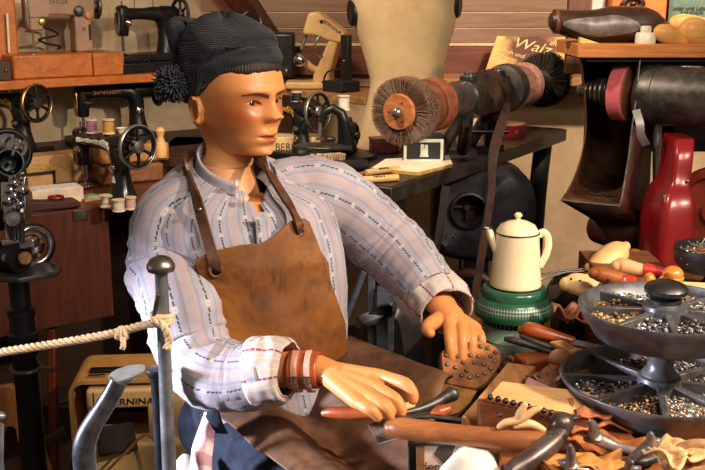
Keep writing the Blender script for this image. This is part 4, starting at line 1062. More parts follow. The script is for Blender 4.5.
obj('plate_screw', MB().ell((-.005, .038, .11), .004), STEEL, t)
obj('cord', MB().tube(crom([(-.02, .05, .08), (-.05, .0, .07), (-.09, .01, .03), (-.13, .03, .02), (-.15, .05, .05)], 6), .0035, 8), RUBBER, t)
p = on_plank(274, .05); q = P(274, 60, p.y); t = thing('sewing_machine', 'black sewing machine with a grey face plate standing right behind the front of the cap', 'sewing machine', p)
obj('head_casting', MB().box((.035, .07, .115), (.09, .09, .17)).tube([(.03, .07, .0), (.03, .07, .05)], .045, 20), BLACK, t, bevel=.012, bseg=3)
obj('face_plate', MB().box((-.012, .03, .125), (.032, .012, .15)), M((120, 116, 108), .4, .8, (90, 86, 80)), t, bevel=.004); obj('chrome_slide', MB().box((.014, .022, .13), (.010, .01, .075)), CHROME, t, bevel=.002)
obj('lamp_socket', MB().ell((.05, .02, .05), .024), DSTEEL, t)
kb = frame(on_plank(251, .02, ZP+.235)+V((0, 0, .0)), (.5, -.8, .1)); tw = thing('bobbin_wheel', 'dark spoked wheel sticking up behind the knit cap', 'wheel', kb.translation)
kk = frame((0, 0, 0), (.5, -.8, .1)); obj('rim', MB().torus(.044, .005, 32, 8, kk), STEEL, tw); obj('disc', MB().lathe([(0, -.006), (.036, -.004), (.036, .004), (.012, .012), (0, .012)], 28, kk), BLACK, tw); obj('axle', MB().tube([kk @ V((0, 0, -.1)), kk @ V((0, 0, 0))], .006, 8), BLACK, tw); obj('stem', MB().tube([(0, .03, 0), (0, .03, kb.translation.z*-1+ZP)], .010, 10), BLACK, tw)
p = on_plank(235, .12, ZP+.20); spool('pale thread spool just above the knit cap', P(235, 17, p.y), .017, .05, (200, 182, 160))
# ------------------------------------------------------------------ below the plank: side table with machines
ZK = .90; yk = 3.12
t = thing('side_table', 'dark side table behind the shoulder holding the hand-wheel machine', 'table', (-.38, 3.53, 0))
obj('table_top', MB().box((.0, 0, ZK-.015), (.62, .50, .03)), DARKW, t, bevel=.003)
for x in (-.28, .28):
    for y in (-.22, .22): obj('leg', MB().box((x, y, ZK/2-.015), (.045, .045, ZK-.03)), DARKW, t)
p = Pz(296, 152, ZK); p = V((-.195, 3.29, ZK))
t = thing('machine_crate', 'beige wooden box with dark lettering beside the chin', 'box', p)
obj('crate_body', MB().box((0, .05, .035), (.17, .10, .07)), M((206, 176, 128), .6, 0, (184, 152, 106), 10), t, bevel=.003)
text('lettering', 'BERNINA', .036, MX.Translation((.0, -.0006, .036)) @ MX.Rotation(R(90), 4, 'X'), M((96, 62, 34), .5), t, .0008, sx=.9)
classic('black sewing machine with spoked hand wheel beside the chin', (.185, 0, .213), P(314, 111, 3.235), R(-38), .78, BLACK, DSTEEL, STEEL, GDECAL, wheel=.082, group=None)
spool('black thread spool on the machine beside the chin', P(297, 102, 3.33), .018, .035, (22, 22, 24))
t = thing('sewing_machine', 'small black curved-arm machine with a flat table behind the shoulder', 'sewing machine', P(325, 146, 2.95))
def r2(px, py, dy=0): return P(px, py, 2.95+dy)-t.location
obj('work_plate', slab(MB(), [], .0) if False else MB().prism([(r2(293, 143).x, -.03), (r2(318, 147).x, -.07), (r2(352, 142).x, -.06), (r2(352, 138).x, .05), (r2(300, 139).x, .05)], .010, None, z0=-.005), DSTEEL, t, bevel=.002)
obj('arm', MB().tube(crom([tuple(r2(321, 122))+(.010,), tuple(r2(325, 112))+(.013,), tuple(r2(333, 108))+(.014,), tuple(r2(341, 113))+(.015,), tuple(r2(346, 128))+(.017,), tuple(r2(350, 150))+(.022,)], 5) and [r2(x, y) for x, y in ((321, 122), (325, 112), (333, 108), (341, 113), (346, 128), (350, 152))], [.010, .013, .014, .016, .018, .024], 16), BLACK, t)
obj('machine_column', MB().tube([r2(345, 118, .03), V((r2(347, 160, .03).x, .03, ZB+.02-t.location.z))], [.022, .030], 16), BLACK, t)
obj('needle_bar', MB().tube([r2(320, 118), r2(320, 138)], .006, 10).box(r2(320, 139), (.025, .02, .006)), STEEL, t)
obj('cloth_clamp', MB().ell(r2(331, 139, -.02), (.016, .012, .008)), DSTEEL, t)
obj('side_wheel', MB().torus(.034, .007, 30, 8, frame(r2(353, 135, .02), (.9, -.4, 0))).lathe([(0, -.006), (.012, -.006), (.012, .02), (0, .02)], 16, frame(r2(353, 135, .02), (.9, -.4, 0))), BLACK, t)
obj('pedestal', MB().lathe([(0, .0), (.09, 0), (.09, .012), (.03, .03), (.026, .1), (0, .1)], 24, MX.Translation((r2(347, 172, .03).x, .03, ZB+.002-t.location.z))), BLACK, t)
spool('white thread spool on the small curved-arm machine', P(344, 110, 2.97), .019, .044, (228, 216, 198))
# ------------------------------------------------------------------ dress form
yD = 3.20
t = thing('dress_form', 'beige linen dress form torso standing behind the brush machine', 'dress form', (P(406, 85, yD).x, yD, .9518))
rings = []
for py, cx, hw in crom([(-48, 405, 57), (-20, 404.5, 56), (0, 404, 54), (25, 405, 50), (48, 405, 43.5), (71, 406, 38), (85, 407, 37), (108, 406.5, 41), (130, 406.5, 47), (150, 406, 52), (172, 406, 55), (192, 406, 55)], 6):
    c = P(cx, py, yD); k = mpp(c); a = hw*k; b = a*(.62+.08*max(0, (85-py)/100))
    if c.z < .953: continue
    rings.append([c-t.location+V((a*(1 if cos(q) > 0 else -1)*abs(cos(q))**.92, -b*sin(q)*(1+.10*(sin(q) > 0)*max(0, (40-py)/80)), 0)) for q in (2*pi*j/56 for j in range(56))])
LINEN = M((206, 178, 134), .8, 0, (186, 156, 112), 6, .12, 260, spec=.2)
rings.append([V((p.x, p.y, 0)) for p in rings[-1]])
obj('torso', MB().loft(rings), LINEN, t, smooth=60)
for s_, (px, py) in ((-1, (352.5, 12)), (1, (457.5, 4))):
    c = P(px, py, yD-.01)-t.location; obj('arm_plate', MB().lathe([(0, 0), (.044, 0), (.044, .010), (.036, .016), (.03, .013), (0, .013)], 28, frame(c-V((s_*.006, 0, 0)), (s_, -.25, 0)) @ MX.Diagonal((1, 1, 1, 1))), BLACK, t)
# ------------------------------------------------------------------ steel bench
ZB = .95; A = Pz(391.6, 188, ZB); B = Pz(567, 129, ZB); bd = (B-A).normalized(); bn = V((-bd.y, bd.x, 0)); BL = (B-A).length
BM = MX((bd, bn, V((0, 0, 1)))).transposed().to_4x4(); BM.translation = (A.x, A.y, 0)
BENCHM = M((74, 66, 60), .45, .5, (44, 36, 31), 12, .12, 120, rv=.2)
t = thing('steel_bench', 'dark steel bench carrying the brush machine', 'bench')
obj('bench_top', MB().box((BL/2, .26, ZB-.022), (BL, .52, .044), BM), BENCHM, t, bevel=.004)
obj('top_skin', MB().box((BL/2, .26, ZB+.0008), (BL-.012, .50, .0016), BM), M((58, 54, 52), .35, .6, (34, 30, 28), 9, .1, rv=.2), t)
lg = MB(); lp = [tuple(BM @ V((BL-.18+x, .06, z))) for x, z in ((.10, .90), (.075, .78), (.055, .6), (.05, .3), (.07, .0))]
obj('leg', MB().tube(crom(lp, 5), .026, 14, fx=.8, fy=1.3), BLACK, t); obj('leg', MB().tube(crom([tuple(V(p)+bn*.28) for p in lp], 5), .026, 14), BLACK, t)
for y in (.05, .36): obj('leg', MB().box((.10, y, .452), (.05, .05, .90), BM), BLACK, t)
# ------------------------------------------------------------------ brush shaft machine
S0 = P(399, 112, 2.50); S1 = P(556, 77, 3.30); ax = (S1-S0).normalized()
def axt(px):
    lo, hi = -.3, 1.6
    for _ in range(40):
        m_ = (lo+hi)/2; q = S0+ax*m_; d = q-V((0, 0, CAMZ)); x = 352.5+F*d.x/(d.y*cos(PIT)-d.z*sin(PIT))
        if x < px: lo = m_
        else: hi = m_
    return lo
AF = lambda tt: frame(S0+ax*tt, ax, (0, 0, 1))
t = thing('brush_machine', 'shoe finishing machine with brush wheels on a long shaft over the steel bench', 'machine', V((S0.x, S0.y, ZB)))
LO = t.location.copy()
def po(name, mb, m_, par=None, **k): return obj(name, mb, m_, par or t, True, **k)
po('shaft', MB().tube([S0-ax*.012, S1+ax*.12], .013, 16), STEEL)
def brush(c, r, w, hub, cols, hubm, n=1500, dens=.0011):
    fm = frame(S0+ax*c, ax, (0, 0, 1)); mb = MB()
    for i in range(n):
        a = random.uniform(0, 2*pi); z = random.uniform(-w/2, w/2); l = r*random.uniform(.955, 1.005); da = random.uniform(-.025, .025); zz = z*1.15
        mb.tube([fm @ V((hub*.9*cos(a), hub*.9*sin(a), z*.8)), fm @ V(((hub+l)/2*cos(a+da*.5), (hub+l)/2*sin(a+da*.5), z)), fm @ V((l*cos(a+da), l*sin(a+da), zz))], [dens*.8, dens, dens*.7], 3)
    mb.lathe([(0, -w*.38), (r*.92, -w*.36), (r*.93, 0), (r*.92, w*.36), (0, w*.38)], 60, fm)
    b = po('brush_wheel', mb, cols, smooth=0); return b, fm
BR = M((156, 126, 106), .7, 0, (84, 60, 46), 240, spec=.3)
kx = mpp(S0)
bw, fm = brush(.028, 34.5*kx, .052, .035, BR, None, 5200, .00075)
po('hub_disc', MB().lathe([(0, -.012), (.0445, -.012), (.046, -.008), (.046, .03), (0, .03)], 40, frame(S0+ax*.006, ax, (0, 0, 1))), wood((196, 122, 72), (150, 86, 48), 'X', 20), bw)
po('shaft_nut', MB().ell(S0-ax*.010, .0150, 20, 12), STEEL, bw)
for k in range(3):
    a = 2*pi*k/3+.5; po('hub_screw', MB().ell(AF(-.006) @ V((.027*cos(a), .027*sin(a), 0)), .0025), BLACK, bw)
t1, t2, t3 = axt(426), axt(437), axt(446)
po('leather_roller', MB().lathe([(0, .055), (.062, .055), (.066, .07), (.066, t1-.005), (0, t1-.005)], 40, AF(0)), M((122, 74, 46), .5, 0, (78, 44, 28), 30, .2), t)
po('orange_disc', MB().lathe([(0, t1), (.070, t1), (.072, t1+.004), (.072, t2-.01), (.060, t2), (0, t2)], 44, AF(0)), M((140, 76, 48), .55, 0, (98, 52, 34), 40, .15))
po('grey_drum', MB().lathe([(0, t2), (.047, t2), (.050, t2+.01), (.050, axt(460)), (.044, axt(462)), (0, axt(462))], 40, AF(0)), M((84, 76, 68), .5, .4, (52, 45, 40), 30, .2))
def bearing(px, r):
    c = axt(px); b = po('bearing', MB().lathe([(0, -.026), (r*.8, -.026), (r, -.018), (r, .018), (r*.8, .026), (0, .026)], 30, AF(c)), IRON)
    q = S0+ax*c; foot = MB(); fA = Pz(px-6, 152-(px-468)*.16, ZB+.012); fB = Pz(px-29, 153-(px-468)*.16, ZB+.012)
    foot.tube([q-V((0, 0, .02)), q-V((0, 0, .08))+bn*.03, fB], [.018, .018, .022], 12); foot.tube([q-V((0, 0, .02)), q-V((0, 0, .07)), fA], [.018, .018, .022], 12); foot.box((0, 0, 0), (.15, .06, .022), MX.Translation((fA+fB)/2+V((0, 0, .0005))) @ MX.Rotation(atan2((fA-fB).y, (fA-fB).x), 4, 'Z'))
    po('pedestal', foot, IRON, b); m_ = AF(c)
    po('cap_block', MB().box((r+.004, 0, 0), (.022, .04, .036), m_), IRON, b, bevel=.003)
    for s_ in (-1, 1): po('cap_bolt', MB().lathe([(0, 0), (.008, 0), (.008, .010), (0, .012)], 6, frame(S0+ax*(c+s_*.010)+V((0, 0, r+.014)), (0, 0, 1))), CHROME, b)
bearing(468, .045); bearing(496, .045)
c = axt(485); rP = .062
po('belt_pulley', MB().lathe([(0, -.03), (rP, -.03), (rP+.002, -.024), (rP-.002, 0), (rP+.002, .024), (rP, .03), (0, .03)], 44, AF(c)), RUST)
c = axt(506); po('grey_disc', MB().lathe([(0, -.028), (.05, -.03), (.070, -.022), (.074, -.012), (.074, .012), (.068, .02), (.03, .024), (0, .024)], 48, AF(c)), M((84, 76, 70), .5, .3, (50, 43, 38), 30, .25))
c = axt(523); po('sanding_disc', MB().lathe([(0, -.02), (.060, -.02), (.068, -.012), (.068, .012), (.060, .02), (0, .02)], 44, AF(c)), M((140, 96, 80), .75, 0, (104, 64, 52), 120, .3))
BR2 = M((46, 36, 32), .75, 0, (20, 15, 13), 240, spec=.25)
brush(axt(544), 27*mpp(S1), .050, .035, BR2, None, 1500)
po('end_hub', MB().lathe([(0, -.03), (.032, -.03), (.032, .03), (0, .03)], 30, AF(axt(539))), DSTEEL)
q = S0+ax*axt(486); po('belt_bar', MB().tube([q+V((-.05, 0, -.115)), q+V((.07, 0, -.115))], .007, 10), BLACK)
# belt from the pulley down past the bench
def ribbon(pts, w, th, dirv, n=8):
    mb = MB(); pp = [V(p) for p in crom([tuple(p) for p in pts], n)]; rows = []
    for i, p in enumerate(pp):
        tn = (pp[min(i+1, len(pp)-1)]-pp[max(i-1, 0)]).normalized(); s_ = V(dirv); s_ = (s_-tn*s_.dot(tn)).normalized(); nr = tn.cross(s_)
        rows.append([p+s_*w/2+nr*th/2, p-s_*w/2+nr*th/2, p-s_*w/2-nr*th/2, p+s_*w/2-nr*th/2])
    return mb.loft(rows)
cB = S0+ax*axt(487); side = V((0, 0, 1)).cross(ax).normalized()
fr = -1 if (side.y > 0) else 1
pts = [cB+side*fr*-1*rP*1.0+V((0, 0, -.02)), cB+side*fr*-1*(rP+.004)+V((0, 0, .01)), cB+V((0, 0, rP+.003)), cB+side*fr*(rP+.004)+V((0, 0, .01)), cB+side*fr*(rP)+V((0, 0, -.05)), P(494, 150, 2.62), P(491, 190, 2.56), P(484, 240, 2.52), P(474, 300, 2.5), P(464, 350, 2.5)]
o = obj('drive_belt', ribbon(pts, .028, .005, ax+V((.35, 0, 0)), 8), M((66, 44, 32), .55, 0, (42, 28, 22), 30, .2), t, True, smooth=40)
o = obj('drive_belt', ribbon([P(446, 186, 2.66), P(442, 215, 2.66), P(437, 245, 2.66), P(433, 262, 2.66)], .022, .005, (1, 0, 0)), M((44, 36, 32), .55, 0, (28, 22, 20), 30), t, True, smooth=40)
# ------------------------------------------------------------------ blower under the bench
yB2 = 3.02
t = thing('blower', 'black cast iron blower housing with a round inlet under the steel bench', 'blower', V((P(480, 210, yB2).x, yB2, 0)))
def r3(px, py, dy=0): return P(px, py, yB2+dy)-t.location
CAST = M((66, 66, 70), .5, .3, (42, 40, 42), 18, .2, 90)
out = [(436, 178), (434, 215), (434, 244), (440, 253), (452, 258), (475, 261), (500, 260), (518, 252), (530, 236), (536, 214), (534, 192), (526, 176), (505, 168), (460, 166)]
op = [tuple(q) for q in crom([(x, y) for x, y in out+[out[0]]], 4)][:-1]; ho = []
hc = (468.5, 209.5)
n = len(op); hole = []
for i in range(n):
    x, y = op[i]; a = atan2(y-hc[1], x-hc[0]); hole.append((hc[0]+16*cos(a), hc[1]+17.5*sin(a)))
mb = MB(); L0 = [r3(x, y) for x, y in hole]; L1 = [r3(x, y) for x, y in [((h[0]*.25+o_[0]*.75), (h[1]*.25+o_[1]*.75)) for h, o_ in zip(hole, op)]]; L1 = [p+V((0, -.010, 0)) for p in L1]
L2 = [r3(x, y, .02) for x, y in op]; L3 = [p+V((0, .16, 0)) for p in L2]
mb.loft([L0, L1, L2, L3], cap=False); mb.add(L3, [tuple(range(n))]); obj('housing', mb, CAST, t, smooth=50)
fm = frame(r3(*hc), (0, -1, 0)); hr = 16.5*mpp(P(468, 209, yB2))
obj('inlet_ring', MB().lathe([(hr, -.08), (hr*1.12, -.02), (hr*1.12, .022), (hr*1.0, .026), (hr*.95, .018), (hr*.95, -.08)], 40, fm, cap=False), CAST, t)
obj('impeller', MB().lathe([(0, -.07), (hr*1.0, -.075), (hr, -.08), (0, -.08)], 30, fm).box((0, 0, -.055), (hr*1.7, .006, .02), fm).box((0, 0, -.055), (.006, hr*1.7, .02), fm).lathe([(0, -.07), (.012, -.07), (.010, -.03), (0, -.03)], 16, fm), RUST, t)
em = MB(); fe = frame(r3(450, 240, -.006), (0, -1, 0), (1, 0, 0))
for x, y, r_ in ((-.011, -.008, .008), (.0, -.010, .008), (.011, -.006, .008)): em.torus(r_, .0024, 20, 6, fe @ MX.Translation((x, y, 0)))
em.tube([fe @ V(p) for p in ((-.018, .004, 0), (-.010, .016, 0), (.0, .008, 0), (.010, .017, 0), (.020, .004, 0))], .0026, 8); obj('cast_emblem', em, CAST, t)
obj('base', MB().box((0, .08, .18), (.26, .16, .36)).box((0, .08, .52), (.08, .1, .36)), BLACK, t, bevel=.01)
p = P(470, 300, 2.85); t = thing('cast_wheel', 'dark red cast iron wheel below the blower behind the cuff', 'wheel', p)
fm = frame((0, 0, 0), (-.35, -.93, 0)); obj('rim', MB().torus(.085, .016, 48, 12, fm), M((72, 34, 32), .5, .2, (44, 22, 22), 30), t)
obj('hub', MB().lathe([(0, -.02), (.02, -.02), (.02, .02), (0, .02)], 20, fm), M((72, 34, 32), .5, .2, (44, 22, 22), 30), t)
for k in range(5): a = 2*pi*k/5; obj('spoke', MB().tube([fm @ V((.012*cos(a), .012*sin(a), 0)), fm @ V((.08*cos(a), .08*sin(a), 0))], .008, 8), M((72, 34, 32), .5, .2, (44, 22, 22), 30), t)
obj('axle', MB().tube([fm @ V((0, 0, -.12)), fm @ V((0, 0, .02))], .010, 10), BLACK, t); obj('axle_stand', MB().box((fm @ V((0, 0, -.1)))-V((0, 0, p.z/2)), (.05, .05, p.z)), BLACK, t)
# ------------------------------------------------------------------ grey steel stand behind the left arm
GREYP = M((104, 112, 124), .45, .4, (74, 80, 92), 30, .1)
yG = 2.28; t = thing('steel_stand', 'blue grey steel frame with a curved black strap behind the left forearm', 'stand', V((.03, yG, 0)))
def r4(px, py, dy=0): return P(px, py, yG+dy)-t.location
def bar(name, a, b, w, d, m_): return obj(name, MB().tube([a, b], [w*.7071]*2, 4, fy=1, fx=1, up=(1, 1, 0) if abs((b-a).normalized().z) > .6 else (0, 1, 1)), m_, t, smooth=0, bevel=.001)
obj('diagonal_rod', MB().tube([r4(364, 272), r4(338, 338), r4(310, 412)], .008, 12), GREYP, t)
v1_ = r4(371.5, 274, .06); v2_ = r4(382.5, 287, .04); v3_ = r4(391, 293, .06)
for v_, w in ((v1_, .018), (v2_, .028), (v3_, .016)): obj('upright', MB().box((v_.x, v_.y, v_.z/2), (w, .02, v_.z)), GREYP, t, bevel=.001)
obj('cross_bar', MB().tube([r4(358, 323, -.06), r4(396, 308, .04)], .017, 4, up=(1, -1, .1)), M((140, 142, 146), .45, .4, (96, 98, 104), 30), t, smooth=0)
obj('curved_strap', ribbon([r4(374, 318, -.02), r4(388, 308, -.03), r4(399, 308, -.03), (r4(408, 320, -.03)), r4(413, 348, -.03), r4(416, 390, -.03)], .052, .004, (1, .35, 0)), M((52, 48, 46), .4, .2, (32, 29, 28), 30), t)
obj('brace_rod', MB().tube([r4(366, 324, -.05), r4(346, 362, -.02)], .004, 8), DSTEEL, t)
obj('foot_bar', MB().box((.05, .05, .02), (.30, .08, .04)), BLACK, t)
# ------------------------------------------------------------------ things on the steel bench
bp = lambda px, py: Pz(px, py, ZB+.0016)
def pile(name, label, cat, pix, th, m_, z0=0, group=None, **k):
    c = [bp(x, y)+V((0, 0, z0)) for x, y in pix]; mb = MB(); n = len(c); mb.add(c+[p+V((0, 0, th)) for p in c], [tuple(range(n-1, -1, -1)), tuple(range(n, 2*n))]+[(j, (j+1) % n, (j+1) % n+n, j+n) for j in range(n)]); return tag(obj(name, mb, m_, smooth=0, **k), label, cat, group)
t = thing('paper_pad', 'cream paper pad lying at the edge of the steel bench', 'paper pad'); 
c = [bp(x, y) for x, y in ((371, 171), (385, 162), (449, 158), (453, 167), (418, 175.5))]
for nm, z0, th, mm_, f_ in (('pad_edge', 0, .008, M((206, 162, 84), .6, 0, (176, 132, 62), 60), 1), ('top_sheet', .0085, .0012, M((236, 222, 196), .7, 0, (226, 208, 178), 20), .985)):
    ce = sum(c, V((0, 0, 0)))/5; cc = [ce+(p-ce)*f_+V((0, 0, z0)) for p in c]; mb = MB(); mb.add(cc+[p+V((0, 0, th)) for p in cc], [(4, 3, 2, 1, 0), (5, 6, 7, 8, 9)]+[(j, (j+1) % 5, (j+1) % 5+5, j+5) for j in range(5)]); obj(nm, mb, mm_, t, True, smooth=0)
p0 = bp(403, 164); p1 = bp(445, 165); 
t = thing('label_box', 'black cardboard box with a white framed label on the steel bench', 'box', p0, atan2(p1.y-p0.y, p1.x-p0.x)+R(8)); W = (p1-p0).length; H = 27*mpp(p0)
obj('box_body', MB().box((W/2, .055, H/2), (W, .105, H)), RUBBER, t, bevel=.006)
obj('label', MB().box((W/2-.002, -.0012, H/2), (W*.94, .0016, H*.86)), M((216, 220, 200), .6), t)
obj('label_field', MB().box((W/2-.002, -.0024, H/2), (W*.80, .0014, H*.62)), M((30, 32, 36), .5, 0, (22, 22, 26)), t)
em = MB().box((W/2, -.0036, H*.47), (.022, .0012, .024)).box((W/2-.006, -.0036, H*.66), (.009, .0012, .012)).box((W/2+.006, -.0036, H*.66), (.009, .0012, .010)).box((W/2, -.0036, H*.30), (.026, .0012, .004)); obj('label_picture', em, M((216, 220, 204), .6), t)
obj('gold_line', MB().box((W+.0004, .018, H/2), (.001, .004, H*.8)), GOLD, t)
p = bp(373, 155); t = thing('maroon_box', 'small dark maroon box under the brush wheel on the steel bench', 'box', p, R(10)); obj('box_body', MB().box((.04, .03, .022), (.085, .05, .044)), M((74, 26, 24), .4, 0, (50, 16, 16), 30), t, bevel=.004); obj('lid', MB().box((.04, .03, .047), (.088, .053, .008)), M((84, 30, 26), .4), t, bevel=.002)
def stick(name, label, cat, a, b, r, m_, txt=None, group=None):
    t = thing(name, label, cat, (a+b)/2, 0, group); d = (b-a); obj('shaft', MB().tube([a-(a+b)/2+V((0, 0, r)), b-(a+b)/2+V((0, 0, r))], r, 16), m_, t)
    if txt:
        rz = atan2(d.y, d.x); text('lettering', txt, r*1.05, MX.Rotation(rz, 4, 'Z') @ MX.Translation((0, -r*.62, r*1.82)) @ MX.Rotation(R(38), 4, 'X'), M((60, 36, 22), .6), t, .0008, sx=.9)
    return t
STK = M((224, 178, 116), .6, 0, (204, 154, 92), 12)
stick('wax_stick', 'upper wooden stick with stamped lettering on the steel bench', 'stick', bp(366, 175.5)+V((0, 0, 0)), bp(399, 171.5), .0085, STK, 'BERNINA')
stick('wax_stick', 'lower wooden stick with stamped lettering nearest the bench corner', 'stick', bp(358.5, 183.5), bp(398, 181), .0095, STK, 'Reinhard')
stick('pencil', 'short brown pencil lying left of the two stamped sticks', 'pencil', bp(342, 181), bp(366, 174), .005, M((150, 98, 52), .5))
p = bp(327, 168); t = thing('brush', 'small scrubbing brush with pale bristles behind the shoulder', 'brush', bp(326, 168), R(20))
obj('brush_back', MB().box((0, 0, .010), (.11, .04, .02)), OLDW, t, bevel=.006); br = MB()
for i in range(60): x = -.05+.1*random.random(); y = random.uniform(-.016, .016); br.tube([(x, y, .018), (x+random.uniform(-.004, .004), y-.006, .042)], .0022, 4)
obj('bristles', br, M((232, 206, 168), .7, 0, (206, 176, 132)), t)
t = thing('black_case', 'black glasses case on the bench just behind the shoulder', 'case', bp(349, 171), R(16)); obj('case_body', MB().tube([(-.045, 0, .016), (.045, 0, .016)], .018, 18, rnd=True, fy=.9), RUBBER, t); obj('clasp', MB().box((0, -.0165, .018), (.012, .003, .006)), DSTEEL, t)
p = P(507, 136, 3.0); q = Pz(508, 135, ZB+.0016)
t = thing('red_tin', 'round red tin with a pale lid on the steel bench', 'tin', q); rr = 17.5*mpp(q); obj('tin_body', MB().lathe([(0, 0), (rr, 0), (rr, .038), (rr*.97, .040), (0, .040)], 40), M((164, 34, 44), .35, 0, (140, 26, 36), 20), t); obj('tin_lid', MB().lathe([(0, .040), (rr*.95, .040), (rr*.95, .043), (0, .0435)], 40), M((214, 190, 170), .45), t); obj('label', MB().box((.02, -rr*.93, .02), (.012, .006, .014)), GOLD, t)
q = Pz(464, 133, ZB+.0016); t = thing('pale_carton', 'pale pinkish carton behind the bearing pedestals on the steel bench', 'box', q, R(20)); obj('carton_body', MB().box((0, 0, .022), (.14, .08, .044)), M((222, 184, 160), .6, 0, (206, 164, 140), 20), t, bevel=.003); obj('lid_edge', MB().box((0, 0, .0445), (.142, .082, .003)), M((232, 200, 178), .6), t)
# ------------------------------------------------------------------ wooden sign on the back wall
yS = 3.88; t = thing('burnt_sign', 'wooden slab sign with burnt script lettering behind the brush machine', 'sign', V((P(534, 60, yS).x, yS, P(534, 70, yS).z)))
def r5(px, py, dy=0): return P(px, py, yS+dy)-t.location
c = [r5(484, 73, -.02), r5(568, 75, -.02), r5(574, 37, .05), r5(497, 35.5, .05)]
nrm = (c[1]-c[0]).cross(c[3]-c[0]).normalized(); 
SGN = NT('burnt_wood'); SGN.pr(.55, 0, .3); v_ = SGN.coord((.2, 1, 1)); g_ = SGN.ramp(SGN.noise(v_, 30, 4), [(.35, lin((206, 148, 78))), (.65, lin((226, 174, 102)))])
tc_ = SGN.n('ShaderNodeTexCoord'); mp_ = SGN.n('ShaderNodeMapping'); SGN.l(tc_.outputs['Object'], mp_.inputs[0]); mp_.inputs['Location'].default_value = (.03, 0, -.085*9); mp_.inputs['Scale'].default_value = (7.0, 0, 9.0)
ln_ = SGN.n('ShaderNodeVectorMath', operation='LENGTH'); SGN.l(mp_.outputs[0], ln_.inputs[0])
bf = SGN.math('ADD', ln_.outputs['Value'], SGN.math('MULTIPLY', SGN.math('SUBTRACT', SGN.noise(SGN.coord(), 16, 3), .5), .9))
SGN.col(SGN.mix(SGN.ramp(bf, [(.45, (1, 1, 1, 1)), (.95, (0, 0, 0, 1))]), g_, lin((84, 44, 18)))); 
mb = MB(); mb.add([p for p in c]+[p-nrm*.05+V((.02, 0, 0)) for p in c], [(0, 1, 2, 3), (7, 6, 5, 4), (0, 4, 5, 1), (1, 5, 6, 2), (2, 6, 7, 3), (3, 7, 4, 0)]); obj('slab', mb, SGN.m, t, smooth=0, bevel=.004)
xd = (c[1]-c[0]).normalized(); yd = nrm.cross(xd)
def tm(px, py, dy=.01): 
    # on the slab's own face
    o_ = V((0, 0, CAMZ))-t.location; d = ray(px, py); s_ = nrm.dot(c[0]-o_)/nrm.dot(d); m_ = MX((xd, yd, nrm)).transposed().to_4x4(); m_.translation = o_+d*s_+nrm*.001; return m_
PALE = M((232, 186, 118), .5)
text('lettering', 'Walz', .062, tm(531, 46.5) @ MX.Rotation(R(-12), 4, 'Z'), PALE, t, .0025, .35, sx=1.15)
text('small_lettering', 'Schuh und', .026, tm(511, 53) @ MX.Rotation(R(-16), 4, 'Z'), PALE, t, .002, .2)
text('small_lettering', 'Macherei', .024, tm(505, 57.5) @ MX.Rotation(R(-16), 4, 'Z'), PALE, t, .002, .2)
text('small_lettering', 'alt', .030, tm(553, 43.5) @ MX.Rotation(R(-8), 4, 'Z'), PALE, t, .002, .3)
# bottom ledge the sign stands on
struct('trim_5', MB().box((P(540, 72, yS).x+.25, 4.0, t.location.z-.045), (1.3, .30, .03)), OLDW, bevel=.003)
# ------------------------------------------------------------------ right: shelf and grinding machine
yR_ = 2.60; ZR = P(640, 44, yR_).z; xl = P(578, 50, yR_).x
t = thing('tool_shelf', 'orange brown wooden shelf at upper right holding lasts and a book', 'shelf', (xl+.45, yR_+.14, ZR-.036))
obj('board', MB().box((0, 0, .018), (.90, .28, .036)), wood((206, 128, 62), (150, 84, 38), 'X', 16, .5, .1, .3), t, bevel=.003)
obj('bracket', MB().box((.36, .12, -.2), (.04, .03, .40)), BLACK, t)
xr = xl+.9
t = thing('machine_hood', 'black sheet metal hood behind the grinding wheel under the tool shelf', 'hood', (xl+.45, 2.90, 0))
HM_ = M((34, 31, 30), .5, .3, (20, 18, 17), 20)
obj('back_sheet', MB().box((.05, .0, 1.13), (.80, .012, .29)), HM_, t); obj('side_edge', MB().box((P(640, 58, 2.62).x-(xl+.45), -.27, 1.235), (.006, .012, .08)), STEEL, t)
obj('top_sheet', MB().box((.01, -.14, 1.272), (.86, .28, .006)), HM_, t)
obj('leg', MB().box((.40, .02, .50), (.04, .04, 1.0)), HM_, t)
# --- things on the shelf
def rs(px, py, y): return P(px, py, y)
yL = 2.70
t = thing('shoe_last', 'large dark wooden shoe last with a grey toe plate lying on the tool shelf', 'shoe last', V((P(620, 40, yL).x, yL, ZR)))
rings = []; c0 = t.location
LST = [(549, 21, 5, 5), (552, 21, 9, 8), (560, 22, 12, 11), (575, 24.5, 14, 15), (592, 26, 16, 17), (610, 27, 18, 18), (628, 27, 18, 17), (645, 27, 17.5, 16), (656, 28, 15, 13), (664, 30, 10, 9), (668, 31, 3, 3)]
k_ = mpp(c0)
for px, py, hh, hd in crom(LST, 5):
    c = P(px, py, yL)-c0; c.z = max(c.z, hh*k_*.93+.001)
    rings.append([c+V((0, -hd*k_*1.35*cos(a), hh*k_*sin(a))) for a in (2*pi*j/32 for j in range(32))])
lb = obj('last_body', MB().loft(rings), M((72, 44, 28), .42, 0, (42, 25, 17), 22, .1, coat=.1), t, smooth=180)
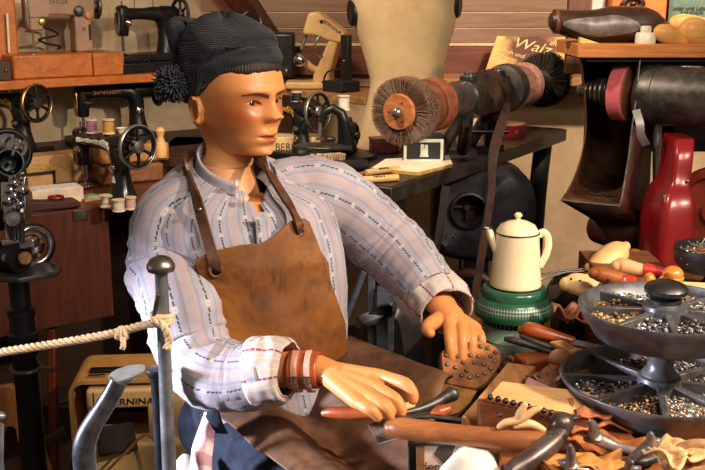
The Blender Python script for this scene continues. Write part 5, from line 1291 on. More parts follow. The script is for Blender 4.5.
# worn grey sole plate on the near side
cc = []
for px, py, hh, hd in crom(LST, 5):
    c = P(px, py, yL)-c0; c.z = max(c.z, hh*k_*.93+.001); cc.append((c, hh*k_, hd*k_*1.35))
rows = []
for i in range(10, 33):
    u = (i-10)/22; w_ = 52*sin(pi*min(1, max(.02, u)))**.55; c, hh, hd = cc[i]
    rows.append([c+V((0, -(hd+.0015)*cos(R(a)), (hh+.0015)*sin(R(a)))) for a in (-6-w_*.55+w_*1.35*q/10 for q in range(11))])
obj('sole_plate', MB().grid(rows), M((150, 140, 138), .4, .3, (104, 92, 88), 34), lb, smooth=180)
c, hh, hd = cc[8]; obj('toe_band', MB().loft([[c+V((dx, -(hd*1.04+.001)*cos(a), (hh*1.04+.001)*sin(a))) for a in (2*pi*j/32 for j in range(32))] for dx in (-.006, .006)], cap=False), M((120, 72, 46), .4), lb, solid=.002)
obj('string', MB().tube(crom([tuple(P(x, y, yL-.035)-c0) for x, y in ((628, 12), (640, 14.5), (645, 22), (647, 30))], 4), .0018, 6), M((190, 130, 70), .6), lb)
q = V((P(645, 44, 2.63).x, 2.63, ZR)); t = thing('glue_bottle', 'small white plastic bottle with a cap on the tool shelf', 'bottle', q); kk = mpp(q)
obj('bottle_body', MB().lathe([(0, 0), (10*kk, 0), (10.2*kk, 2*kk), (9.8*kk, 9*kk), (8.5*kk, 10.8*kk), (0, 10.8*kk)], 32), M((228, 220, 196), .4, 0, (218, 208, 182)), t); obj('cap', MB().lathe([(0, 10.8*kk), (5*kk, 10.8*kk), (5.4*kk, 12*kk), (5.4*kk, 15*kk), (4.6*kk, 17.2*kk), (0, 17.4*kk)], 32), M((236, 230, 210), .4), t)
def wlast(label, a, b, r, y, tw=0, m_=None, group=None, zb=None, asp=.8):
    pa, pb = P(a[0], a[1], y), P(b[0], b[1], y+tw); c0 = (pa+pb)/2
    t = thing('wooden_last', label, 'wooden last', c0, 0, group); mb = MB(); N = 22; d = pb-pa; rr = []; pts = []
    prof = [(0, .12), (.03, .42), (.10, .72), (.22, .92), (.38, 1), (.55, .92), (.72, .82), (.86, .74), (.95, .6), (1, .2)]
    for i in range(len(prof)): pts.append(pa-c0+d*prof[i][0]); rr.append(r*prof[i][1])
    q = crom([tuple(p)+(k,) for p, k in zip(pts, rr)], 4); mb.tube([p[:3] for p in q], [p[3] for p in q], 24, fx=asp, fy=1); obj('last_body', mb, m_ or BEECH, t, smooth=180); return t
LASTW = wood((226, 172, 98), (196, 134, 66), 'X', 10, .45, .1)
wlast('small tan wooden last leaning nearest the white bottle on the tool shelf', (654, 30), (690, 42), .026, 2.62, .02, LASTW)
wlast('upper tan wooden last lying behind the two others at the shelf end', (668, 24), (712, 27), .030, 2.70, 0, LASTW)
wlast('tan wooden last at the right end of the tool shelf', (680, 27), (722, 40), .037, 2.63, .02, LASTW)
def sbox(name, label, cat, x0, x1, y0, y1, Y, dep, m_, base=None):
    a, b = P(x0, y1, Y), P(x1, y1, Y); top = P((x0+x1)/2, y0, Y).z; z0 = ZR if base is None else base
    t = thing(name, label, cat, V(((a.x+b.x)/2, Y, z0))); obj(name+'_body', MB().box((0, dep/2, (top-z0)/2), (b.x-a.x, dep, top-z0)), m_, t, bevel=.003); return t, b.x-a.x, top-z0
t, w_, h_ = sbox('orange_box', 'orange red box behind the dark last on the tool shelf', 'box', 610, 664, -16, 43, 2.79, .08, M((204, 100, 44), .45, 0, (176, 78, 32), 10))
q = P(633, 4, 2.785)-t.location; obj('clasp', MB().torus(.020, .007, 28, 10, frame(q, (0, -1, 0)) @ MX.Diagonal((1.3, .75, 1, 1))).ell(q+V((0, -.004, 0)), (.010, .006, .007)), M((66, 50, 34), .4, .7, (34, 26, 18), 60), t)
t, w_, h_ = sbox('green_book', 'green cloth book with dark title standing on the tool shelf', 'book', 666, 722, -14, 43, 2.80, .035, M((82, 98, 82), .75, 0, (64, 80, 68), 30, .1, 200))
obj('spine', MB().box((-w_/2+.006, -.001, h_/2), (.012, .004, h_)), M((66, 82, 70), .7), t); TD = M((30, 36, 32), .6)
for k, (tx, sz) in enumerate((('Leder und Leisten', .016), ('FUER SCHUHE', .010))): text('title', tx, sz, MX.Translation(P(692, 8+4.5*k, 2.798)-t.location+V((0, -.0006, 0))) @ MX.Rotation(R(90), 4, 'X'), TD, t, .0006)
t, w_, h_ = sbox('grey_board', 'pale grey board leaning behind the tip of the dark last', 'board', 590, 603, -14, 43, 2.84, .02, M((176, 160, 146), .7)); 
t, w_, h_ = sbox('brown_board', 'narrow dark brown board behind the dark last', 'board', 566, 589, -14, 60, 3.1, .03, wood((92, 54, 34), (60, 34, 22), 'Z', 10), base=P(575, 74, 3.1).z)
t.location.z = t.location.z
q = V((P(586, 44, 2.66).x, 2.66, ZR)); t = thing('wax_block', 'small yellow wax block under the toe of the dark last', 'block', q); obj('block', MB().prism([(-.022, 0), (.03, 0), (-.022, .016)], .03, MX.Rotation(R(90), 4, 'X')), M((228, 206, 120), .5), t, bevel=.001)
# --- motor with grinding wheel
m0 = P(592, 92, 2.78); md = V((.80, -.60, 0)).normalized(); m_o = P(620, 92.5, 2.70)
def md_t(px):
    lo, hi = -.4, .6
    for _ in range(40):
        c = (lo+hi)/2; q = m_o+md*c; d = q-V((0, 0, CAMZ)); x = 352.5+F*d.x/(d.y*cos(PIT)-d.z*sin(PIT))
        lo, hi = (c, hi) if x < px else (lo, c)
    return lo
t = thing('grinding_motor', 'grey electric grinding motor with a pink wheel under the tool shelf', 'motor', V((m_o.x, m_o.y, .95)))
def pm_(name, mb, m_, par=None, **k): return obj(name, mb, m_, par or t, True, **k)
MF = frame(m_o, md, (0, 0, 1)); km = mpp(m_o)
MG = M((104, 98, 92), .42, .7, (64, 58, 54), 22, .1, rv=.2)
a_ = md_t(640); b_ = md_t(705)+.12; rM = 29*km
pm_('motor_housing', MB().lathe([(0, a_), (rM*.80, a_), (rM*.95, a_+.008), (rM, a_+.02), (rM, a_+.045), (rM*1.03, a_+.046), (rM*1.03, a_+.052), (rM, a_+.053), (rM, b_-.05), (rM*1.03, b_-.049), (rM*1.03, b_-.04), (rM, b_-.039), (rM, b_), (0, b_)], 48, MF), MG)
pm_('name_plate', MB().box((rM*.985, 0, md_t(690)), (.004, .03, .05), MF), M((170, 160, 140), .4, .6), bevel=.001)
w0, w1 = md_t(616), md_t(630); rW = 28*km
gw = pm_('grinding_wheel', MB().lathe([(0, w0), (rW-.003, w0), (rW, w0+.003), (rW, w1-.003), (rW-.003, w1), (0, w1)], 52, MF), M((206, 100, 104), .85, 0, (182, 78, 84), 220, .35, 500))
pm_('wheel_flange', MB().lathe([(0, w1), (rW*.88, w1), (rW*.86, w1+.004), (rW*.5, w1+.008), (rW*.3, w1+.02), (0, w1+.02)], 44, MF), M((132, 84, 52), .6, .2, (92, 56, 36), 40), gw)
pm_('shaft', MB().tube([m_o+md*(w0-.06), m_o+md*a_], .012, 14), STEEL)
pm_('arbor_nut', MB().lathe([(0, w1+.02), (.018, w1+.02), (.018, w1+.032), (0, w1+.032)], 6, MF), BRASS)
cs_ = [(0, w0), (rW*.66, w0-.001)]
for i in range(6): z = w0-.010-.016*i; r_ = rW*(.62-.068*i); cs_ += [(r_+.001, z+.006), (r_, z), (r_-.003, z-.004), (r_-.001, z-.008)]
cs_ += [(rW*.17, w0-.112), (0, w0-.116)]
pm_('taper_spindle', MB().lathe(cs_, 40, MF), M((110, 100, 92), .32, .5, (64, 56, 50), 30))
pm_('tool_rest', ribbon([P(636, 110, 2.52), P(640, 124, 2.50), P(641, 135, 2.50), P(646, 145, 2.51)], .020, .004, (1, -.3, 0), 6), M((176, 174, 168), .35, .7, (140, 136, 130)), smooth=40)
pm_('motor_foot', MB().box(m_o+md*((a_+b_)/2)+V((.06, .12, -rM-.03)), (.16, .06, .10)), IRON, bevel=.006)
# --- dust chute
t = thing('dust_chute', 'brown sheet metal dust chute hanging below the pink grinding wheel', 'chute', V((P(605, 200, 2.6).x, 2.66, .75)))
rws = [[(581, 58, 2.64), (585, 57, 2.86), (638, 57, 2.86), (640, 60, 2.62)], [(585, 95, 2.65), (588, 93, 2.86), (632, 93, 2.86), (636, 100, 2.60)], [(586, 125, 2.65), (590, 122, 2.85), (628, 122, 2.85), (632, 128, 2.57)], [(582, 152, 2.63), (591, 148, 2.82), (625, 148, 2.82), (628.5, 158, 2.555)],
       [(576, 172, 2.60), (590, 167, 2.79), (622, 168, 2.79), (625.5, 178, 2.545)], [(569, 188, 2.565), (589, 182, 2.74), (619, 184, 2.74), (622.5, 194, 2.53)], [(561, 199.5, 2.53), (577, 201.5, 2.52), (603, 204, 2.51), (619.5, 206, 2.50)]]
cr = [[V(c) for c in crom([tuple(P(*q)) for q in r], 5)] for r in rws]; grid_ = []
for j in range(len(cr[0])): grid_.append([V(c) for c in crom([tuple(r[j]) for r in cr], 4)])
CH = M((104, 68, 42), .5, .55, (56, 36, 26), 14, .15, 80, rv=.2)
obj('chute_sheet', MB().grid(grid_), CH, t, True, smooth=60, solid=.003)
low = [[P(561, 200.5, 2.53), P(577, 202.5, 2.52), P(603, 205, 2.51), P(619.5, 207, 2.50)], [P(594, 220, 2.60), P(607, 221.5, 2.59), P(621, 222, 2.58), P(635, 222, 2.57)], [P(598, 226, 2.75), P(608, 228, 2.75), P(622, 228, 2.75), P(640, 228, 2.75)]]
obj('under_plate', MB().grid(low), M((58, 40, 32), .5, .4, (36, 25, 21), 20), t, True, smooth=30, solid=.003)
obj('side_plate', MB().grid([[P(633, 126, 2.572), P(652, 112, 2.70)], [P(628.5, 158, 2.555), P(651, 150, 2.70)], [P(622.5, 194, 2.53), P(649, 190, 2.70)], [P(619.5, 206, 2.50), P(647, 204, 2.70)], [P(636, 222, 2.57), P(648, 221, 2.70)]]), M((78, 28, 26), .45, .2, (52, 20, 19), 20), t, True, smooth=30, solid=.004)
obj('front_rim', MB().tube([P(640, 60, 2.615), P(636, 100, 2.595), P(632, 128, 2.566), P(628.5, 158, 2.55), P(622.5, 194, 2.526), P(619.5, 206, 2.497), P(603, 204.5, 2.507), P(577, 202, 2.517), P(561, 200, 2.527)], .0022, 8), STEEL, t, True)
hl = MB()
for k, (x, y) in enumerate(((592, 194), (600, 194.5), (608, 195), (614, 195.5), (596, 197.5), (604, 198.5), (611, 199))):
    lo, hi = 2.45, 2.80
    hl.ell(P(x, y, 2.585+.006*(198-y)/2), (.0085, .008, .003), 14, 6)
obj('drain_hole', hl, RUBBER, t, True)
obj('hanger', MB().box((P(612, 140, 2.88).x, 2.88, 1.05), (.03, .02, .4)), IRON, t, True)
obj('pipe', MB().tube([P(600, 226, 2.74), P(622, 232, 2.66), P(650, 230, 2.62), P(672, 222, 2.62)], [.05, .055, .055, .055], 24), M((74, 34, 28), .5, .2, (48, 22, 20), 20), t, True)
# --- red cast machine
RED = M((150, 24, 30), .28, .1, (118, 14, 20), 8, .05, 60, spec=.6, coat=.35)
yM2 = 2.42
t = thing('red_machine', 'glossy red cast machine housing with a small name plate at right', 'machine', V((P(680, 240, yM2).x, yM2, 0)))
def r6(px, py, dy=0): return P(px, py, yM2+dy)
SEC = [(139, 671, 696, .05, .11), (141, 669.5, 697, .045, .12), (155, 668, 696, .02, .13), (175, 665.5, 694, .01, .13), (186, 663, 693, .0, .14), (194, 658.5, 696, -.015, .16), (205, 654.5, 699, -.03, .18), (222, 650, 699, -.04, .20), (242, 647, 698, -.045, .2), (262, 646, 697, -.045, .2), (285, 646, 697, -.04, .2)]
rings = []
for py, x0, x1, dy, dep in crom(SEC, 3):
    a = r6(x0, py, dy); a.x = r6(x0, py, dy+dep*.4).x; b = r6(x1, py, dy); w_ = b.x-a.x; c = (a+b)/2+V((0, dep/2, 0)); rings.append([c+V((x, y, 0)) for x, y in sq(w_, dep, 32, 5)])
base = [V((p.x, p.y, .0)) for p in rings[-1]]; rings.append(base)
obj('housing', MB().loft(rings), RED, t, True, smooth=60)
pl = MB(); cN = r6(675, 198, -.012); nN = V((-.1, -.85, .5)).normalized(); obj('name_plate', pl.box((0, 0, 0), (.058, .022, .004), frame(cN, nN, (1, 0, .03))), M((92, 70, 58), .4, .7, (52, 40, 34), 80), t, True, bevel=.001)
obj('bolt', MB().ell(r6(688, 181, -.001), .004), STEEL, t, True)
wc_ = r6(716, 212, .02); fm = frame(wc_, (-.55, -.80, .15)); obj('flywheel', MB().lathe([(0, -.05), (.10, -.05), (.115, -.04), (.118, 0), (.112, .02), (.09, .03), (.085, .012), (.03, .008), (.028, .03), (0, .03)], 48, fm), M((142, 58, 36), .35, .1, (110, 30, 24), 12, coat=.2), t, True)
for k in range(6): a = 2*pi*k/6+.3; obj('wheel_bolt', MB().ell(fm @ V((.102*cos(a), .102*sin(a), .024)), .005), BRASS, t, True)
obj('rear_body', MB().box(V((wc_.x+.05, yM2+.2, .46)), (.24, .2, .92)), RED, t, True, bevel=.02)
obj('side_post', MB().tube([r6(657, 118, .25), r6(658, 192, .22)], .014, 12), STEEL, t, True)
# ------------------------------------------------------------------ cobbler's work bench at lower right
ZW = .72
t = thing('work_bench', 'brown wooden cobbler work bench heaped with tools at lower right', 'bench', (.75, 1.7, 0))
pg = [(.135, 1.18), (.135, 1.435), (.255, 1.62), (.255, 2.28), (1.5, 2.28), (1.5, 1.18)]
obj('bench_top', MB().prism([(x-.75, y-1.7) for x, y in pg], .03, None, z0=ZW-.03), wood((150, 92, 52), (100, 58, 34), 'X', 12, .5, 0, .3), t, bevel=.003)
for x, y in ((.19, 1.24), (1.42, 1.24), (.33, 2.2), (1.42, 2.2)): obj('leg', MB().box((x-.75, y-1.7, .345), (.06, .06, .69)), DARKW, t, bevel=.003)
W = lambda px, py, z=ZW: Pz(px, py, z)
# ---- two-tier nail tray
def nails(name, label, n, reg, zf, mats, parent, rmax=.0012, l=(.010, .018), heads=True, bed=None):
    mb = MB()
    if bed:
        a0, a1, r0, r1, zf2 = bed; rows = [[V(((r0+(r1-r0)*i/14)*cos(a0+(a1-a0)*j/16), (r0+(r1-r0)*i/14)*sin(a0+(a1-a0)*j/16), 0)) for j in range(17)] for i in range(15)]
        for rw in rows:
            for p in rw: p.z = zf2(p.x, p.y)
        mb.grid(rows, mi=min(1, len(mats)-1))
    for i in range(n):
        p = reg(); z = zf(p); a = random.uniform(0, 2*pi); el = random.uniform(-.35, .6); L_ = random.uniform(*l)
        d = V((cos(a)*cos(el), sin(a)*cos(el), sin(el))); q = V((p[0], p[1], z)); k = random.randrange(len(mats)); r = rmax*random.uniform(.6, 1)
        if heads and random.random() < .35: mb.ell(q+V((0, 0, .002)), (.0032, .0032, .0022), 8, 5, mi=k)
        else: mb.tube([q-d*L_/2, q+d*L_*.42, q+d*L_/2], [r*.4, r, r*2.2], 5, mi=k)
    o = obj(name, mb, mats, parent, smooth=30); o['kind'] = 'stuff'; return o
NA = M((176, 172, 170), .28, .55, (120, 116, 114), 60); NB = M((92, 80, 72), .4, .5, (56, 48, 42), 60); NC_ = M((166, 128, 92), .4, .45, (120, 88, 60), 60); ND = M((232, 230, 234), .2, .45)
TRM = M((110, 110, 114), .36, .45, (70, 68, 70), 26, .08, rv=.15)
def tray(label, c, r, h, rot0, n, parent, name):
    # dish with raised rim, six dividers and a hub
    o = MB().lathe([(0, -h), (r*.72, -h), (r*.80, -h+.004), (r*.95, -.012), (r*.985, -.004), (r, .001), (r*.995, .004), (r*.965, .003), (r*.95, -.004), (r*.90, -.016), (r*.77, -h+.008), (r*.70, -h+.006), (0, -h+.006)], 72, MX.Translation(c))
    d = obj(name, o, TRM, parent, smooth=50)
    for k in range(n):
        a = rot0+2*pi*k/n; m = MX.Translation(c) @ MX.Rotation(a, 4, 'Z'); mb = MB()
        mb.add([(.03, -.007, -h+.006), (r*.80, -.007, -h+.010), (r*.955, -.004, -.004), (.03, -.006, .000), (.03, .007, -h+.006), (r*.80, .007, -h+.010), (r*.955, .004, -.004), (.03, .006, .000)], [(0, 1, 2, 3), (7, 6, 5, 4), (3, 2, 6, 7), (0, 3, 7, 4), (1, 5, 6, 2), (0, 4, 5, 1)], m)
        obj('divider', mb, TRM, d, bevel=.0015)
    obj('hub', MB().lathe([(0, -h), (.045, -h+.004), (.036, -.006), (.034, .006), (.024, .012), (0, .012)], 36, MX.Translation(c)), TRM, d)
    return d
c1 = P(659, 379, 1.50); c2 = P(664, 308, 1.50); r1 = 97.5*mpp(c1); r2_ = 85*mpp(c2)
c2 = V((c1.x+.001, c1.y, c2.z))
t = thing('nail_tray', 'two tier round metal tray of shoe nails with a mushroom knob on top', 'nail tray', V((c1.x, c1.y, ZW)))
z1, z2 = c1.z-ZW, c2.z-ZW
obj('foot', MB().lathe([(0, 0), (.09, 0), (.09, .012), (.035, .03), (.03, z1-.05), (0, z1-.05)], 40), TRM, t)
R1 = R(32); R2 = R(36)
d1 = tray('', V((0, 0, z1)), r1, .058, R1, 8, t, 'lower_dish'); d2 = tray('', V((0, 0, z2)), r2_, .050, R2, 8, t, 'upper_dish')
obj('column', MB().lathe([(0, z1), (.030, z1+.008), (.027, z1+.014), (.021, z1+.022), (.021, z1+.035), (.026, z1+.06), (.026, z2-.05), (0, z2-.05)], 36), TRM, t)
zk = P(665, 287, 1.5).z-ZW
obj('knob', MB().lathe([(0, z2+.008), (.026, z2+.010), (.026, z2+.016), (.016, z2+.022), (.014, z2+.034), (.020, zk-.016), (.034, zk-.008), (.0345, zk-.002), (.030, zk+.004), (.016, zk+.010), (0, zk+.011)], 44), M((86, 84, 84), .38, .8, (54, 52, 52), 26, .1), t)
def sector(a0, a1, r0, r1):
    def f():
        a = random.uniform(a0, a1); r = sqrt(random.uniform(r0*r0, r1*r1)); return (r*cos(a), r*sin(a))
    return f
kinds = [([NA, NB, ND], .0013, (.010, .018)), ([NB, NA], .0013, (.008, .014)), ([NC_, NA], .0011, (.010, .016)), ([ND, NA, NB], .0014, (.012, .020)), ([NB, NC_], .0013, (.008, .014)), ([NA, ND, NC_], .0012, (.010, .016))]
names = 'nails'
for lev, (z, r, h, R0, dd) in enumerate(((z1, r1, .058, R1, d1), (z2, r2_, .050, R2, d2))):
    for k in range(8):
        m_, rm, l_ = kinds[(k+lev*2) % 6]
        if lev == 1 and k == 3: m_ = [NC_, M((214, 190, 130), .5)]
        a0 = R0+2*pi*k/8+.07; a1 = R0+2*pi*(k+1)/8-.07
        if lev == 0 and 115 < math.degrees((a0+a1)/2) % 360 < 160: continue          # the empty compartment at the back
        fill = random.uniform(.84, .96); zf_ = lambda p, z=z, h=h, f=fill: z-h+h*f*(.75+.25*NZ.noise(V((p[0]*30, p[1]*30, z))))+random.uniform(-.002, .005)
        nails(names, None, 300, sector(a0, a1, .042, r*.83), zf_, m_, dd, rm, l_, True, (a0-.03, a1+.03, .036, r*.87, lambda x, y, z=z, h=h, f=fill: z-h+h*f*(.72+.25*NZ.noise(V((x*30, y*30, z))))-.001))
# ---- black bowl of nails on a stem, right edge
c = P(712, 247, 1.83); rb = 36*mpp(c)
t = thing('nail_bowl', 'black iron bowl of loose nails on a stem at the right edge', 'bowl', V((c.x, c.y, ZW)))
zb = c.z-ZW
obj('bowl', MB().lathe([(0, zb-.045), (rb*.78, zb-.045), (rb*.98, zb-.030), (rb*1.02, zb-.006), (rb, zb), (rb*.93, zb), (rb*.92, zb-.02), (rb*.8, zb-.036), (0, zb-.036)], 48), M((44, 42, 42), .5, .4, (26, 25, 25), 40, .15), t)
obj('stem', MB().lathe([(0, 0), (.045, 0), (.045, .01), (.02, .03), (.016, zb-.045), (0, zb-.045)], 28), BLACK, t)
nails('nails', None, 150, lambda: sector(0, 2*pi, .0, rb*.84)(), lambda p: zb-.022+random.uniform(0, .026)*(1-(p[0]**2+p[1]**2)/rb/rb*.7), [NA, NC_, M((150, 82, 52), .6, .2)], t, .0014, (.02, .038), False)
# ---- stove and coffee pot
sc = W(515, 359); sc.y += .045
GREEN = M((44, 98, 70), .3, 0, (28, 74, 52), 14, .04, 60, coat=.4)
SX = 1.06
PALEG = M((166, 186, 166), .4, 0, (140, 162, 142), 20)
t = thing('camp_stove', 'small green and pale enamel stove under the coffee pot', 'stove', sc)
ks = mpp(sc)
obj('burner_body', MB().lathe([(0, 0), (.060, 0), (.062, .006), (.061, .012), (.0605, .03), (.062, .034), (.0605, .038), (.060, .062), (.056, .064), (0, .064)], 56), PALEG, t)
def perf(name, c1, c2, nu, nv):
    tn = NT(name); tn.pr(.4, .3); tc = tn.n('ShaderNodeTexCoord'); sp = tn.n('ShaderNodeSeparateXYZ'); tn.l(tc.outputs['Object'], sp.inputs[0])
    an = tn.math('MULTIPLY', tn.math('ARCTAN2', sp.outputs[1], sp.outputs[0]), nu); zz = tn.math('MULTIPLY', sp.outputs[2], nv)
    row = tn.math('MULTIPLY', tn.math('MODULO', tn.math('FLOOR', tn.math('DIVIDE', zz, 2*pi)), 2.0), pi)
    hole = tn.math('GREATER_THAN', tn.math('MULTIPLY', tn.math('SINE', tn.math('ADD', an, row)), tn.math('SINE', tn.math('MULTIPLY', zz, .5))), .32)
    hole = tn.math('MAXIMUM', hole, tn.math('LESS_THAN', tn.math('MULTIPLY', tn.math('SINE', tn.math('ADD', an, row)), tn.math('SINE', tn.math('MULTIPLY', zz, .5))), -.32))
    tn.col(tn.mix(hole, lin(c1), lin(c2))); return tn.m
obj('vent_ring', MB().lathe([(.057, .060), (.059, .061), (.059, .078), (.057, .079)], 56, cap=False), perf('vent_holes', (150, 170, 150), (12, 16, 14), 22, 420), t)
obj('hood', MB().lathe([(.050, .074), (.071, .076), (.0765, .079), (.0775, .084), (.0772, .090), (.0735, .0915), (.0715, .108), (.068, .113), (.063, .116), (.0625, .129), (.060, .133), (.055, .135), (0, .135)], 64), GREEN, t)
obj('mesh_band', MB().lathe([(.0745, .0905), (.0757, .092), (.0732, .1075), (.0715, .109)], 64, cap=False), perf('mesh_band', (150, 166, 150), (52, 84, 66), 40, 900), t)
obj('fuel_lever', MB().tube([(-.06, -.03, .060), (-.105, -.03, .058)], .0022, 8), STEEL, t)
for o in t.children: o.scale = (SX, SX, SX)
pc_ = sc+V((.002, 0, .1352*SX)); kp = mpp(pc_+V((0, 0, .06)))
ENAM = M((242, 228, 190), .22, 0, (232, 214, 172), 8, coat=.5, spec=.5)
t = thing('coffee_pot', 'cream enamel coffee pot with black rim standing on the green stove', 'coffee pot', pc_)
kp *= .965; hp = 56*kp/cos(R(12))
obj('pot_body', MB().lathe([(0, .001), (26.5*kp, .001), (27.2*kp, .004), (26.8*kp, .010), (25*kp, hp*.4), (23*kp, hp*.82), (22.4*kp, hp), (21.4*kp, hp), (21.4*kp, hp-.006), (0, hp-.008)], 56), ENAM, t)
obj('base_rim', MB().torus(26.9*kp, .0016, 56, 8, MX.Translation((0, 0, .002))), BLACK, t)
obj('rim', MB().torus(22.4*kp, .0016, 56, 8, MX.Translation((0, 0, hp))), BLACK, t)
ld = obj('lid', MB().lathe([(0, hp), (22*kp, hp+.001), (21.5*kp, hp+.004), (18*kp, hp+.015), (10*kp, hp+.023), (4*kp, hp+.0255), (0, hp+.026)], 48), ENAM, t)
obj('lid_knob', MB().lathe([(0, hp+.024), (2.6*kp, hp+.026), (2.4*kp, hp+.030), (4.2*kp, hp+.034), (4.2*kp, hp+.037), (2.5*kp, hp+.0405), (0, hp+.041)], 28), ENAM, ld)
sp_ = MB(); rows = []
for (x, z, w, d) in ((-20*kp, hp*.50, .003, .004), (-23*kp, hp*.66, .009, .010), (-25.5*kp, hp*.82, .012, .014), (-28*kp, hp*.97, .012, .015), (-30*kp, hp+.008, .010, .013)):
    rows.append([V((x+d*.6*cos(a), w*sin(a), z+d*.15*cos(a)*-1)) for a in (2*pi*j/20 for j in range(20))])
obj('spout', sp_.loft(rows), ENAM, t); obj('spout_edge', MB().torus(.0085, .0013, 24, 6, MX.Translation((-30*kp, 0, hp+.0085)) @ MX.Rotation(R(-8), 4, 'Y')), BLACK, t)
hd_ = crom([(22*kp, 0, hp*.93), (26*kp, 0, hp*1.0), (31*kp, 0, hp*.92), (32.5*kp, 0, hp*.74), (30*kp, 0, hp*.55), (27*kp, 0, hp*.44), (24.5*kp, 0, hp*.36)], 6)
obj('handle', MB().tube(hd_, .0058, 14, fx=1.3, fy=.65, up=(0, 1, 0)), ENAM, t)
# ---- hobnailed sole under the left hand
t = thing('hobnail_shoe', 'brown leather shoe sole studded with hobnails held under the left hand', 'shoe', P(462, 398, 1.665))
o_ = t.location.copy(); a0 = P(440, 352, 1.72); 
top = [P(x, y, Y) for x, y, Y in ((441, 352, 1.715), (455, 342, 1.735), (474, 340, 1.745), (490, 344, 1.745), (499, 353, 1.735), (499, 366, 1.715), (490, 380, 1.685), (478, 389, 1.66), (460, 386, 1.655), (446, 382, 1.66), (441, 368, 1.69))]
ce = sum(top, V((0, 0, 0)))/len(top); e1_ = (top[3]-top[9]).normalized(); nn = (top[4]-top[10]).cross(top[2]-top[8]).normalized()
if nn.y > 0: nn = -nn
fit = [p-nn*(p-ce).dot(nn) for p in top]; fit = [V(q) for q in crom([tuple(p) for p in fit]+[tuple(fit[0])], 5)][:-1]
SOLE = M((172, 108, 50), .7, 0, (118, 66, 32), 40, .4, 120); CORK = M((186, 128, 62), .8, 0, (140, 88, 40), 60, .5, 160)
n = len(fit); mb = MB(); mb.loft([[ce+(p-ce)*.97+nn*.004 for p in fit], [p+nn*.001 for p in fit], [p-nn*.012 for p in fit], [ce+(p-ce)*.97-nn*.016 for p in fit]]); sob = obj('heel_sole', mb, SOLE, t, True, smooth=35)
for px, py in ((446, 357), (456, 358), (447, 366), (455, 369), (463, 364), (466, 372), (474, 364), (478, 358), (470, 357), (483, 366), (490, 358), (487, 350), (480, 348), (477, 377), (484, 375), (490, 370), (494, 363), (469, 379), (495, 354), (472, 350), (461, 377)):
    d = ray(px, py); s_ = nn.dot(ce-V((0, 0, CAMZ)))/nn.dot(d); q = V((0, 0, CAMZ))+d*s_
    obj('hobnail', MB().lathe([(0, .002), (.0044, .002), (.0048, .0060), (.0034, .0085), (0, .0092)], 8, frame(q, nn)), M((150, 136, 114), .35, .45, (88, 76, 62), 60), sob)
    bpy.context.view_layer.update(); h_ = list(SC.objects)[-1]; h_.data.transform(MX.Translation(-o_))
arch = [(442, 383, 1.635), (462, 388, 1.63), (477, 391, 1.63), (470, 402, 1.59), (460, 412, 1.56), (444, 416, 1.55), (431, 412, 1.56), (436, 398, 1.59)]
ar = [P(*q) for q in arch]; ca_ = sum(ar, V((0, 0, 0)))/len(ar); mb = MB(); mb.loft([[p+V((0, 0, .0)) for p in ar], [p-nn*.014 for p in ar]]); mb.add([p for p in ar]+[ca_+nn*.004], [(j, (j+1) % 8, 8) for j in range(8)]); obj('shank', mb, CORK, t, True, smooth=35)
upp = MB(); rr_ = []
for k, f_ in ((-.014, .96), (-.035, .92), (-.06, .80), (-.085, .55)): rr_.append([ce+(p-ce)*f_+nn*k for p in fit])
obj('upper', upp.loft(rr_), M((92, 52, 30), .6, 0, (60, 34, 22), 24), t, True)
# ---- tools on the bench: small builders
def tool(name, label, cat, loc): return thing(name, label, cat, loc)
def handle(parent, pts, rad, m_, nm='handle', seg=20, **k):
    q = crom([tuple(p)+(r,) for p, r in zip(pts, rad)], 6); return obj(nm, MB().tube([V(p[:3]) for p in q], [max(.0005, p[3]) for p in q], seg, rnd=True, **k), m_, parent, True, smooth=180)
def slabp(pts, th, bevel=0):      # plate through given points, thickened downwards
    n = len(pts); return MB().add([V(p) for p in pts]+[V(p)-V((0, 0, th)) for p in pts], [tuple(range(n)), tuple(range(2*n-1, n-1, -1))]+[(j, j+n, (j+1) % n+n, (j+1) % n) for j in range(n)])
ORH = M((178, 86, 38), .38, 0, (144, 62, 26), 12, coat=.3); DW = wood((122, 72, 40), (78, 44, 26), 'X', 20, .4, .2); LW = wood((226, 184, 132), (196, 148, 96), 'X', 12, .5)
HW = wood((178, 112, 64), (132, 76, 42), 'X', 14, .4, .2)
# knife under the right hand
t = tool('cobbler_knife', 'orange handled cobbler tool lying under the right hand', 'tool', P(365, 413, 1.50))
handle(t, [P(324, 413, 1.505), P(333, 412.5, 1.50), P(350, 413, 1.49), P(368, 413, 1.48), P(384, 413, 1.475)], [.006, .0095, .0105, .009, .008], ORH)
handle(t, [P(388, 413, 1.475), P(400, 409, 1.48), P(412, 405, 1.49)], [.008, .0085, .006], LW, 'ferrule')
handle(t, [P(402, 413, 1.46), P(420, 409, 1.48), P(437, 402, 1.50), P(446, 397, 1.51), P(452, 394, 1.515)], [.004, .006, .008, .011, .013], DSTEEL, 'rasp_head')
t = tool('orange_tool', 'short orange wooden tool end beside the rasp head', 'tool', P(441, 413, 1.46)); handle(t, [P(434, 416, 1.46), P(440, 412, 1.465), P(448, 409, 1.47)], [.008, .011, .008], ORH)
# wide blade at the left end of the hammer
t = tool('scraper_blade', 'dull steel scraper blade beside the end of the hammer handle', 'blade', P(382, 428, 1.41))
obj('blade', slabp([P(368, 424, 1.41), P(389, 418, 1.43), P(402, 424, 1.42), P(402, 436, 1.40), P(378, 443, 1.38)], .003), STEEL, t, True, smooth=0)
obj('back_edge', MB().tube([P(389, 418, 1.43), P(430, 416, 1.45), P(470, 421, 1.45), P(488, 424, 1.45)], .0042, 8), DSTEEL, t, True)
